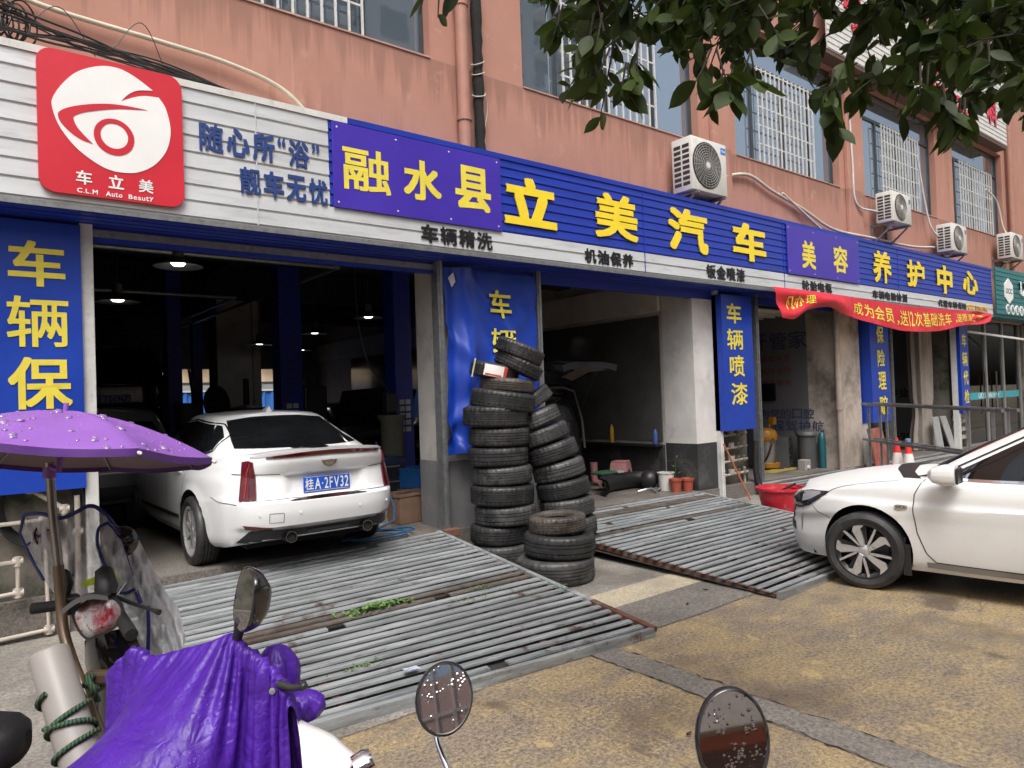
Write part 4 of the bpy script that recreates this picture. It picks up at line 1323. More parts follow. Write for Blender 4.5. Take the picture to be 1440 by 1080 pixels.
# ---------------------------------------------------------------- white saloon backed into... nose inside bay one
def sedan_a():
    root = thing('parked_car', 'white saloon seen from behind, nose into the workshop, with a blue number plate', 'car', (2.66, 5.98, .3), R(90))
    def warp(p):
        x, y, z = p[:, 0].copy(), p[:, 1], p[:, 2]
        # licence recess, and the ledge above it
        rear = (x < .4)
        fy = 1 - smooth01(np.abs(y), .3, .4)
        fz = smooth01(z, .66, .69) * (1 - smooth01(z, .855, .875))
        x += np.where(rear, .045 * fy * fz, 0)
        # lower diffuser set in
        fz2 = (1 - smooth01(z, .40, .43)) * (1 - smooth01(np.abs(y), .68, .76))
        x += np.where(rear, .05 * fz2, 0)
        # V crease of the tail
        x += np.where(rear, .025 * smooth01(np.abs(y), 0, .9), 0)
        return np.stack([x, p[:, 1], p[:, 2]], 1)
    P = dict(L=4.73, zb=.25, zref=.97, Wmax=.905, rs=.03, rend=.3,
             xr=[(.2, .16), (.3, .07), (.42, .03), (.58, 0), (.635, .0), (.66, .045), (.75, .07), (.86, .085), (.9, .06), (1.0, .02), (1.06, .03), (1.2, .05)],
             xf=[(.2, 4.6), (.4, 4.71), (.6, 4.72), (.8, 4.62), (1.0, 4.4)],
             W=[(.2, .80), (.26, .86), (.34, .885), (.5, .9), (.66, .905), (.8, .895), (.92, .85), (1.02, .795), (1.1, .775)],
             nr=4.5, nf=3.2,
             ztop=[(0, 1.035), (.3, 1.045), (.8, 1.0), (1.6, .965), (2.8, .94), (3.3, .93), (3.9, .88), (4.4, .78), (4.73, .62)],
             zlow=[(0, .33), (.35, .27), (.7, .22), (4.2, .2), (4.73, .24)],
             crown=[(0, .035), (.6, .03), (1.2, .02), (3.4, .06), (4.73, .05)],
             wheels=(1.13, 3.99), wr=.325, warp=warp,
             cabin=dict(xr=[(0, .30), (.35, .66), (.7, 1.03), (1, 1.36)], xf=[(0, 3.5), (.5, 3.02), (1, 2.5)], w=[(0, .80), (.25, .775), (.6, .69), (.85, .605), (1, .56)],
                        nr=4.2, nf=4.2, zr=[(.9, 1.34), (1.4, 1.378), (2.1, 1.4), (2.6, 1.385), (3.2, 1.36)], crown=.03, rs=.06))
    body, bvh = car_body('body', P, WPAINT, root)
    def pt(name, m, mb, par=None, **kw): return mb.build(name, m, par or root, local=True, smooth=40, **kw)
    # rear window
    mb = MB(); patch(mb, bvh, 'B', [(-.60, 1.085), (-.3, 1.078), (0, 1.075), (.3, 1.078), (.60, 1.085)], [(-.485, 1.335), (-.25, 1.362), (0, 1.368), (.25, 1.362), (.485, 1.335)], 30, 14, .004)
    pt('rear_window', CARGLASS, mb)
    for s in ('L', 'Rr'):
        mb = MB(); patch(mb, bvh, s, [(1.0, 1.075), (1.2, 1.03), (2.0, .995), (3.0, .985)], [(1.06, 1.18), (1.3, 1.29), (1.95, 1.335), (2.52, 1.3)], 30, 10, .004); w_ = pt('side_window', CARGLASS, mb)
        mb = MB(); strip(mb, bvh, s, [(.97, 1.065), (1.2, 1.017), (2.0, .985), (3.05, .972)], .018, .006)
        strip(mb, bvh, s, [(.97, 1.07), (1.03, 1.195), (1.3, 1.305), (1.95, 1.35), (2.55, 1.315)], .014, .006); mb.build('window_trim', CHROME, w_, local=True)
        mb = MB(); strip(mb, bvh, s, [(1.98, .985), (1.98, 1.34)], .05, .006); mb.build('door_pillar', BLKG, w_, local=True)
        mb = MB()
        strip(mb, bvh, s, [(1.36, .99), (1.38, .8), (1.40, .72), (1.5, .56), (1.53, .3)])
        strip(mb, bvh, s, [(2.02, .99), (2.03, .6), (2.02, .3)])
        strip(mb, bvh, s, [(3.1, .95), (3.12, .6), (3.08, .3)])
        strip(mb, bvh, s, [(1.53, .29), (3.4, .28)])
        strip(mb, bvh, s, [(.28, .63), (.5, .645), (.66, .68)], .006)
        pt('panel_gap', GAPM, mb)
        mb = MB(); patch(mb, bvh, s, [(1.6, .40), (3.4, .385)], [(1.6, .435), (3.4, .42)], 20, 2, .012); pt('door_moulding', TRIM, mb)
        sg = 1 if s == 'L' else -1
        for hx in (1.5, 2.25):
            mb = MB(); mb.tube([hit(bvh, s, hx, .85, .0)[0], hit(bvh, s, hx + .03, .855, .035)[0], hit(bvh, s, hx + .19, .865, .035)[0], hit(bvh, s, hx + .22, .865, .0)[0]], .012, 8); pt('door_handle', WPAINT, mb)
    # tail lamps: tall blades wrapped round the corners
    for s in (1, -1):
        dd = 'BL' if s == 1 else 'BR'
        mb = MB(); patch(mb, bvh, dd, [(.545, .665), (.62, .655), (.70, .66)], [(.575, .985), (.625, 1.0), (.69, .99)], 14, 18, .014, .03)
        l_ = pt('tail_lamp', LAMPR, mb)
        mb = MB(); strip(mb, bvh, dd, [(.56, .68), (.585, .97)], .008, .017, 14); strip(mb, bvh, dd, [(.61, .67), (.625, .98)], .01, .017, 14)
        for zz in np.linspace(.69, .9, 12): strip(mb, bvh, dd, [(.575, zz), (.605, zz)], .006, .017, 3)
        mb.build('lamp_rib', LAMPD, l_, local=True)
        mb = MB(); strip(mb, bvh, dd, [(.645, .68), (.632, .9), (.60, .975)], .012, .019, 12); mb.build('light_guide', M('lamp_guide_red', (.32, .015, .022), .15, coat=.5) if s == 1 else bpy.data.materials['lamp_guide_red'], l_, local=True)
        mb = MB(); patch(mb, bvh, 'B', [(s * .50, .405), (s * .68, .42)], [(s * .50, .43), (s * .70, .455)], 8, 3, .008); pt('reflector', LAMPR, mb)
        mb = MB(); mb.lathe([(.0, .02), (.039, .02), (.043, .07), (.05, .07), (.054, -.02)], 24, (.1, s * .36, .335), (-1, 0, 0)); q = pt('exhaust_tip', M('dark_chrome', (.25, .25, .26), .2, 1) if s == 1 else bpy.data.materials['dark_chrome'], mb)
        mb = MB(); mb.lathe([(.0, .05), (.042, .05)], 24, (.1, s * .36, .335), (-1, 0, 0)); mb.build('exhaust_bore', ARCH, q, local=True)
        for yy in (.28, .6):
            mb = MB(); mb.lathe([(0, .006), (.011, .006), (.011, 0)], 14, hit(bvh, 'B', s * yy, .54, 0)[0], (-1, 0, 0)); pt('parking_sensor', WPAINT, mb)
    mb = MB(); patch(mb, bvh, 'B', [(-.72, .29), (-.4, .275), (0, .27), (.4, .275), (.72, .29)], [(-.64, .405), (-.3, .40), (0, .40), (.3, .40), (.64, .405)], 40, 6, .006, .03); df = pt('diffuser', TRIM, mb)
    mb = MB(); patch(mb, bvh, 'B', [(-.2, .35), (.2, .35)], [(-.19, .375), (.19, .375)], 12, 2, .014); mb.build('diffuser_slot', BLKG, df, local=True)
    # trunk spoiler lip and high brake light
    mb = MB()
    G = []; G2 = []
    for i in range(41):
        y = lerp(-.63, .63, i / 40); u = abs(y) / .63
        x = hit(bvh, 'B', y, 1.0, 0)[0].x; z = 1.058 - .02 * u * u
        h_ = .014 * (1 - u ** 4)
        G.append([(x + .20, y, z - .012), (x + .04, y, z + h_), (x - .003 * (1 - u ** 4), y, z + h_ * .9), (x + .004, y, z - .02), (x + .03, y, z - .04)])
        if abs(y) < .55:
            v = abs(y) / .55
            G2.append([(x + .02, y, 1.03 - .014 * v), (x - .014, y, 1.032 - .014 * v), (x - .018 * (1 - v * .5), y, 1.064 - .034 * v ** 2), (x + .02, y, 1.064 - .034 * v ** 2)])
    mb.grid(G); sp = pt('spoiler', WPAINT, mb)
    mb = MB(); mb.grid(G2); pt('high_brake_light', LAMPD, mb)
    # emblem: wreathless crest
    mb = MB(); ex = hit(bvh, 'B', 0, .955, .004)[0].x
    mb.prism([(-.075, .03), (-.045, .024), (-.03, .03), (.03, .03), (.045, .024), (.075, .03), (.05, -.012), (.02, -.028), (0, -.034), (-.02, -.028), (-.05, -.012)], (ex, 0, .945), -EY, EZ, -EX, .008)
    em = pt('emblem', CHROME, mb)
    mb = MB(); mb.prism([(-.05, .018), (0, .018), (0, -.022), (-.03, -.012)], (ex - .009, 0, .945), -EY, EZ, -EX, .003); mb.prism([(.004, .018), (.05, .018), (.032, -.012), (.004, -.022)], (ex - .009, 0, .945), -EY, EZ, -EX, .002)
    mb.build('emblem_shield', M('gold_enamel', (.4, .36, .28), .25, .8), em, local=True)
    # chrome handle bar below the plate
    mb = MB(); G = []
    for i in range(25):
        y = lerp(-.36, .36, i / 24); u = abs(y) / .36
        x = hit(bvh, 'B', y, .648, .0)[0].x
        hh = .022 * (1 - u ** 3) + .004
        G.append([(x + .01, y, .648 - hh), (x - .014, y, .646 - hh * .3), (x - .01, y, .648 + hh), (x + .01, y, .648 + hh)])
    mb.grid(G); pt('trunk_handle', CHROME, mb)
    # number plate
    pr = MB(); pr.box(.085, .092, -.22, .22, .695, .835); pl = pt('number_plate', PLATEB, pr, bevel=.004)
    mb = MB(); put_text(mb, '桂A·2FV32', (.0845, .205, .715), -EY, EZ, .41, .1, .002, .02, .16)
    for z in (.703, .827): mb.box(.0835, .0848, -.21, .21, z - .0015, z + .0015)
    mb.build('plate_lettering', PLATEW, pl, local=True)
    # panel gaps at the rear
    mb = MB()
    strip(mb, bvh, 'B', [(-.64, .66), (-.36, .665), (0, .66), (.36, .665), (.64, .66)], .006, .003)
    strip(mb, bvh, 'B', [(.735, .885), (.42, .878)], .007, .003); strip(mb, bvh, 'B', [(-.735, .885), (-.42, .878)], .007, .003)
    strip(mb, bvh, 'B', [(.42, .47), (.53, .47), (.53, .55), (.42, .55), (.42, .47)], .004, .003)
    pt('panel_gap', GAPM, mb)
    # shark fin
    mb = MB(); mb.add([(1.53, 0, 1.475), (1.51, .035, 1.405), (1.51, -.035, 1.405), (1.77, 0, 1.42), (1.65, .03, 1.41), (1.65, -.03, 1.41), (1.505, 0, 1.47)], [(6, 1, 4, 0), (0, 4, 3), (6, 0, 5, 2), (0, 3, 5), (6, 2, 1)])
    pt('roof_antenna', WPAINT, mb)
    for s in (1, -1):
        mb = MB(); mb.obox((2.95, s * .96, 1.0), (.06, 0, 0), (0, .09, 0), (0, 0, .065)); pt('wing_mirror', WPAINT, mb, bevel=.025)
        for wx in P['wheels']: wheel(root, wx, s * .815, .325, .232, 'ten', .225, s)
    mb = MB(); mb.box(.5, 4.3, -.6, .6, .2, .3); pt('underbody', ARCH, mb)
    return root, bvh
sedan_a()

def sedan_b():
    hd = math.radians(100)
    root = thing('parked_car', 'dusty white saloon cut off by the right edge, its front wheel on yellow concrete', 'car', (0, 0, 0), hd)
    P = dict(L=4.9, zb=.2, zref=.95, Wmax=.925, rs=.05, rend=.5,
             xr=[(.2, .15), (.5, 0), (.8, .03), (1.0, .08)],
             xf=[(.15, 4.68), (.3, 4.72), (.42, 4.74), (.5, 4.72), (.62, 4.69), (.68, 4.74), (.74, 4.72), (.9, 4.62), (1.0, 4.5)],
             W=[(.2, .85), (.28, .885), (.4, .9), (.6, .915), (.745, .925), (.765, .905), (.85, .895), (.95, .865), (1.05, .835)],
             nr=4.5, nf=2.9,
             ztop=[(0, .99), (1, .99), (2.2, .965), (3.2, .945), (3.55, .935), (4.0, .885), (4.35, .825), (4.65, .755), (4.9, .70)],
             zlow=[(0, .28), (.5, .22), (1, .2), (4.1, .2), (4.5, .18), (4.9, .2)],
             crown=[(0, .03), (1, .02), (3.3, .035), (3.8, .085), (4.4, .075), (4.9, .04)],
             wheels=(1.1, 3.88), wr=.328,
             cabin=dict(xr=[(0, .5), (.5, 1.0), (1, 1.6)], xf=[(0, 3.62), (.35, 3.32), (.7, 2.99), (1, 2.66)], w=[(0, .815), (.3, .765), (.7, .66), (1, .56)],
                        nr=4, nf=3.6, zr=[(1.0, 1.36), (1.8, 1.425), (2.4, 1.435), (3.0, 1.40)], crown=.035, rs=.06))
    body, bvh = car_body('body', P, WPAINT2, root)
    def pt(name, m, mb, par=None, **kw): return mb.build(name, m, par or root, local=True, smooth=40, **kw)
    for s in ('L', 'Rr'):
        sg = 1 if s == 'L' else -1
        mb = MB(); patch(mb, bvh, s, [(1.2, 1.06), (2.05, 1.0), (2.8, .98), (3.26, .972)], [(1.45, 1.28), (2.05, 1.35), (2.66, 1.32), (3.2, 1.02)], 30, 12, .004); w_ = pt('side_window', CARGLASS, mb)
        mb = MB(); strip(mb, bvh, s, [(1.15, 1.045), (2.05, .985), (2.8, .968), (3.45, .958)], .02, .007); mb.build('window_trim', CHROME, w_, local=True)
        mb = MB(); strip(mb, bvh, s, [(1.35, 1.29), (2.05, 1.365), (2.68, 1.337), (3.28, 1.01)], .022, .006); mb.build('window_seal', TRIM, w_, local=True)
        mb = MB(); strip(mb, bvh, s, [(2.06, 1.0), (2.1, 1.34)], .08, .007); mb.build('door_pillar', BLKG, w_, local=True)
        mb = MB(); patch(mb, bvh, s, [(3.24, .968), (3.52, .958)], [(3.2, 1.0), (3.46, .966)], 10, 4, .006); pt('quarter_panel', TRIM, mb)
        mb = MB()
        strip(mb, bvh, s, [(3.42, .95), (3.475, .84), (3.485, .7), (3.46, .52), (3.40, .36), (3.33, .29)], .008)
        strip(mb, bvh, s, [(3.33, .29), (2.3, .275), (1.4, .27)], .01)
        strip(mb, bvh, s, [(2.08, .97), (2.1, .6), (2.06, .28)], .008)
        pt('panel_gap', GAPM, mb)
        mb = MB(); strip(mb, bvh, s, [(4.2, .56), (4.33, .61), (4.38, .655)], .006); pt('bumper_gap', GAPM, mb)
        mb = MB(); strip(mb, bvh, s, [(3.4, .265), (2.3, .25), (1.4, .25)], .05, .004); pt('lower_sill_strip', M('grey_sill_trim', (.25, .24, .22), .6) if s == 'L' else bpy.data.materials['grey_sill_trim'], mb)  # narrow grey strip along the lower sill
        # badge on the wing
        q, nn = hit(bvh, s, 3.575, .73, .004)
        mb = MB()
        mb.prism([(.05 * math.copysign(abs(math.cos(t)) ** .5, math.cos(t)), .021 * math.copysign(abs(math.sin(t)) ** .6, math.sin(t))) for t in np.linspace(0, 2 * math.pi, 25)[:-1]], q - nn * .004, EX, EZ, nn, .007)
        bd = pt('wing_badge', CHROME, mb)
        mb = MB(); put_text(mb, 'HCA', q + Vector((.035, 0, -.010)) + nn * .003, -EX, EZ, .07, .02, .002, .02) if s == 'L' else None
        mb.build('badge_lettering', TRIM, bd, local=True)
        mb = MB()
        mb.grid([[hit(bvh, s, 3.555 + .015 * math.sin(3 * v) + (.012 if e else -.012), lerp(.24, .48, v), .003 + (.02 * (1 - v)))[0] for v in np.linspace(0, 1, 8)] for e in (0, 1)])
        for e in (0,):
            mb.bar((3.545, sg * .87, .16), (3.548, sg * .87, .42), .012, .06, (1, 0, 0))
        pt('mud_flap', TRIM, mb)
        for hx in (1.35, 2.3):
            mb = MB(); mb.tube([hit(bvh, s, hx, .83, 0)[0], hit(bvh, s, hx + .03, .83, .03)[0], hit(bvh, s, hx + .2, .835, .03)[0], hit(bvh, s, hx + .23, .835, 0)[0]], .013, 8); pt('door_handle', WPAINT2, mb)
        # headlamp swept back along the wing
        mb = MB()
        patch(mb, bvh, s, [(4.24, .782), (4.42, .66), (4.56, .615), (4.68, .62)], [(4.22, .80), (4.42, .785), (4.56, .752), (4.67, .712)], 22, 6, .006, .02)
        hl = pt('headlamp', M('headlamp_lens', (.03, .032, .034), .06, 0, .3, 20, coat=1) if s == 'L' else bpy.data.materials['headlamp_lens'], mb)
        mb = MB(); patch(mb, bvh, s, [(4.3, .765), (4.42, .70), (4.5, .675)], [(4.3, .788), (4.42, .776), (4.5, .758)], 12, 2, .01, .004); mb.build('lamp_reflector', M('lamp_reflector_silver', (.5, .5, .52), .25, .4) if s == 'L' else bpy.data.materials['lamp_reflector_silver'], hl, local=True)
        q, nn = hit(bvh, s, 4.57, .685, .004); mb = MB(); mb.lathe([(0, .012), (.03, .009), (.04, 0)], 20, q, nn); mb.build('lamp_projector', ALUD, hl, local=True, smooth=60)
        mb = MB(); strip(mb, bvh, s, [(4.23, .785), (4.42, .655), (4.56, .61), (4.68, .615)], .014, .009); mb.build('lamp_surround', TRIM, hl, local=True)
        # mirror
        mb = MB(); n_ = 10
        G = []
        for (xx, hh, ww, yo) in ((3.13, .01, .01, .0), (3.14, .078, .1, 0), (3.22, .085, .11, 0), (3.30, .062, .095, 0), (3.335, .025, .055, -.01)):
            G.append([(xx + .0, sg * (1.0 + yo + ww * math.copysign(abs(math.cos(t)) ** .6, math.cos(t))), 1.03 + hh * math.copysign(abs(math.sin(t)) ** .6, math.sin(t))) for t in np.linspace(0, 2 * math.pi, 25)])
        mb.grid(G); mr = pt('wing_mirror', WPAINT2, mb)
        mb = MB(); mb.obox((3.125, sg * 1.0, 1.03), (.008, 0, 0), (0, .085, 0), (0, 0, .064)); mb.obox((3.22, sg * .9, .985), (.04, 0, 0), (0, .05, 0), (0, 0, .03)); mb.obox((3.14, sg * .93, 1.025), (.03, 0, 0), (0, .03, 0), (0, 0, .06)); mb.build('mirror_back', BLKP, mr, local=True, bevel=.01)
        for wx in P['wheels']: wheel(root, wx, sg * .805, .328, .24, 'twist', .215, sg)
        mb = MB(); patch(mb, bvh, s, [(4.6, .38), (4.66, .4), (4.7, .44)], [(4.61, .45), (4.67, .47), (4.7, .5)], 8, 4, .005); pt('bumper_vent', TRIM, mb)
    # cowl and windscreen
    mb = MB(); patch(mb, bvh, 'T', [(3.46, -.66), (3.56, -.4), (3.6, 0), (3.56, .4), (3.46, .66)], [(3.60, -.6), (3.72, -.3), (3.76, 0), (3.72, .3), (3.60, .64)], 30, 4, .004, .01); pt('cowl', TRIM, mb)
    mb = MB(); patch(mb, bvh, 'F', [(-.47, 1.03), (-.3, 1.03), (0, 1.03), (.3, 1.03), (.47, 1.03)], [(-.36, 1.36), (0, 1.4), (.36, 1.36)], 24, 12, .004); pt('windscreen', CARGLASS, mb)
    mb = MB(); patch(mb, bvh, 'F', [(-.35, .45), (.35, .45)], [(-.45, .66), (.45, .66)], 12, 6, .006); pt('grille', TRIM, mb)
    mb = MB()
    for sg in (1, -1):
        strip(mb, bvh, 'T', [(3.62, sg * .74), (4.0, sg * .72), (4.3, sg * .66), (4.52, sg * .55)], .007, .002)
    strip(mb, bvh, 'T', [(4.52, .55), (4.6, .3), (4.62, 0), (4.6, -.3), (4.52, -.55)], .007, .002)
    pt('bonnet_gap', GAPM, mb)
    mb = MB(); mb.box(.6, 4.4, -.6, .6, .2, .32); pt('underbody', ARCH, mb)
    # stand the near front wheel on its spot: local (3.88, .9, 0) -> world
    wv = Vector((6.2, 2.98, 0))
    q = Matrix.Rotation(hd, 3, 'Z') @ Vector((3.88, .91, 0))
    root.location = (wv.x - q.x, wv.y - q.y, 0)
    return root
sedan_b()
# ================================================================== inside the workshop
def fz(x): return floorz(x)
# pendant lamps
LAMPW = M('lit_lamp', (.9, .9, .85), .5, emit=((1, .97, .9), 4.0))
LAMPE = M('lamp_shade_metal', (.2, .21, .22), .35, .6, .1, 8)
def lamp(label, x, y, z, lit=True, s=1.0):
    t = thing('pendant_lamp', label, 'lamp', (x, y, z), group='bell lamps in the workshop')
    mb = MB(); mb.lathe([(.05 * s, .22 * s), (.06 * s, .1 * s), (.2 * s, .012), (.25 * s, 0), (.245 * s, -.004), (.19 * s, .006), (.05 * s, .09 * s)], 32); mb.build('lamp_shade', LAMPE, t, local=True, smooth=50)
    mb = MB(); mb.lathe([(0, .006), (.055 * s, .008), (.075 * s, .03), (.0, .07)], 24); mb.build('bulb', LAMPW, t, local=True, smooth=60)
    mb = MB(); mb.tube([(0, 0, .2 * s), (0, 0, 4.2 - z)], .008, 6); mb.build('cord', BLKP, t, local=True)
lamp('bright bell lamp hanging nearest the doorway above the white saloon', 1.78, 6.85 + .55, 3.16, s=.9)
lamp('bell lamp hanging above the dark lifted car', 1.62, 9.6, 3.08)
lamp('bell lamp to the right of the pale hall column', 4.75, 13.8, 2.95)
lamp('bell lamp just right of the middle blue lift post', 5.5, 12.9, 3.1)
lamp('bell lamp between the two right-hand blue lift posts', 5.25, 10.2, 3.1)
lamp('small distant bell lamp near the back wall on the right', 6.9, 17, 3.1)

# blue lift posts
STK = M('warning_sticker', (.5, .5, .48), .5, world=True)
def post(label, x, y, h, w=.28, stick=True):
    z = fz(x)
    t = thing('lift_post', label, 'car lift', (x, y, z), group='blue car lift posts')
    mb = MB()
    mb.prism([(-w / 2, -.16), (w / 2, -.16), (w / 2, .16), (w / 2 - .05, .16), (w / 2 - .05, -.1), (-w / 2 + .05, -.1), (-w / 2 + .05, .16), (-w / 2, .16)], (x, y, z), EX, EY, EZ, h); mb.build('column', LIFTB, t)
    mb = MB(); mb.box(x - w / 2 - .1, x + w / 2 + .1, y - .26, y + .26, z, z + .025); mb.build('base_plate', LIFTB, t)
    mb = MB(); mb.box(x - w / 2 + .06, x + w / 2 - .06, y - .08, y + .2, z + .3, z + .9); c = mb.build('carriage', LIFTB, t)
    for s_ in (-1, 1):
        mb = MB(); mb.bar((x, y + .15, z + .38), (x + s_ * .75, y + .5, z + .38), .1, .09); mb.build('lift_arm', LIFTB, c, bevel=.01)
    if stick:
        for r_ in range(5):
            for c_ in range(2):
                mb = MB(); mb.box(x - .09 + c_ * .1, x - .01 + c_ * .1, y - .164, y - .1605, 1.32 + r_ * .1, 1.39 + r_ * .1); mb.build('sticker', STK, t)
post('tall blue lift post in front of the pale hall column, behind the white saloon', 3.95, 10.3, 4.0, .33)
post('blue lift post nearest the middle pillar, with an oil tank beside it', 5.25, 9.3, 4.0, .28)
post('narrow blue lift post beside the dark lifted car', 2.74, 11.9, 3.9, .2, False)

# waste oil tank, hydraulic unit on the posts
t = thing('oil_drain_tank', 'drab oil drain tank hanging beside the right blue lift post', 'oil tank', (4.95, 9.0, fz(5)))
mb = MB(); mb.lathe([(0, .72), (.15, .72), (.16, .75), (.16, 1.2), (.2, 1.26), (.21, 1.3), (.0, 1.28)], 24, (4.95, 9.0, fz(5))); mb.build('tank', M('drab_paint', (.13, .13, .1), .5, 0, .2, 6, world=True), t, smooth=40)
mb = MB(); mb.tube([(4.95, 9.0, fz(5) + .02), (4.95, 9.0, fz(5) + .74)], .03, 10); mb.lathe([(0, .0), (.2, .0), (.2, .03), (0, .04)], 20, (4.95, 9.0, fz(5))); mb.build('stand', STEEL, t)
mb = MB(); mb.box(4.85, 5.02, 8.95, 9.1, fz(5) + 1.33, fz(5) + 1.62); mb.build('pump_unit', BLKP, t, bevel=.02)
mb = MB(); mb.tube(cat([(4.92, 9.0, 1.9), (4.6, 9.05, 2.4), (4.5, 9.1, 3.2), (4.5, 9.1, 4.2)]), .012, 6); mb.build('hose', BLKP, t)
t = thing('power_unit', 'black hydraulic pump box on the middle blue lift post', 'pump', (4.2, 10.25, 1.3))
mb = MB(); mb.box(4.14, 4.5, 10.15, 10.4, 1.5, 2.05); mb.build('motor', BLKP, t, bevel=.03)
mb = MB(); mb.tube(cat([(4.4, 10.2, 1.5), (4.5, 10.15, 1.0), (4.3, 10.2, .7), (4.15, 10.2, 1.2)]), .015, 6); mb.tube(cat([(4.2, 10.2, 2.05), (4.1, 10.2, 2.6), (4.05, 10.2, 3.2)]), .015, 6); mb.build('hose', BLKP, t)

# machines silhouetted in front of the back openings
t = thing('tyre_changer', 'dark tyre changing machine silhouetted against the blue fence', 'machine', (3.6, 12.2, .3))
z = .3
mb = MB(); mb.box(3.8, 4.4, 11.9, 12.6, z, z + .7); mb.build('cabinet', BLKP, t, bevel=.03)
mb = MB(); mb.lathe([(0, 1.42), (.33, 1.40), (.33, 1.44), (0, 1.5)], 28, (3.95, 12.2, z)); mb.build('turntable', BLKP, t, smooth=40)
mb = MB(); mb.tube([(3.95, 12.2, z + .8), (3.95, 12.2, z + 1.42)], .08, 10); mb.tube([(4.05, 12.5, z + .8), (4.05, 12.5, z + 1.95)], .05, 10); mb.build('column', BLKP, t)
mb = MB(); mb.tube([(3.3, 12.3, z + .2), (3.05, 12.2, z + 2.1)], .02, 8); mb.lathe([(.0, -.03), (.3, -.03), (.32, .0), (.3, .03), (0, .03)], 28, (3.42, 12.0, 1.82), (.6, -.78, .1)); mb.build('bead_disc', BLKP, t, smooth=40)
t = thing('wheel_balancer', 'small dark machine with spindles beside the lift post, in front of the daylight', 'machine', (2.75, 11.4, .3))
mb = MB(); mb.box(2.75, 3.0, 11.4, 11.7, .3, 1.5); mb.box(2.7, 3.02, 11.35, 11.75, 1.5, 1.85); mb.build('cabinet', BLKP, t, bevel=.04)
mb = MB(); mb.tube([(2.9, 11.3, 1.7), (3.2, 11.3, 1.62)], .02, 8); mb.tube([(2.9, 11.3, 1.5), (3.15, 11.3, 1.4)], .015, 8); mb.build('spindle', BLKP, t)

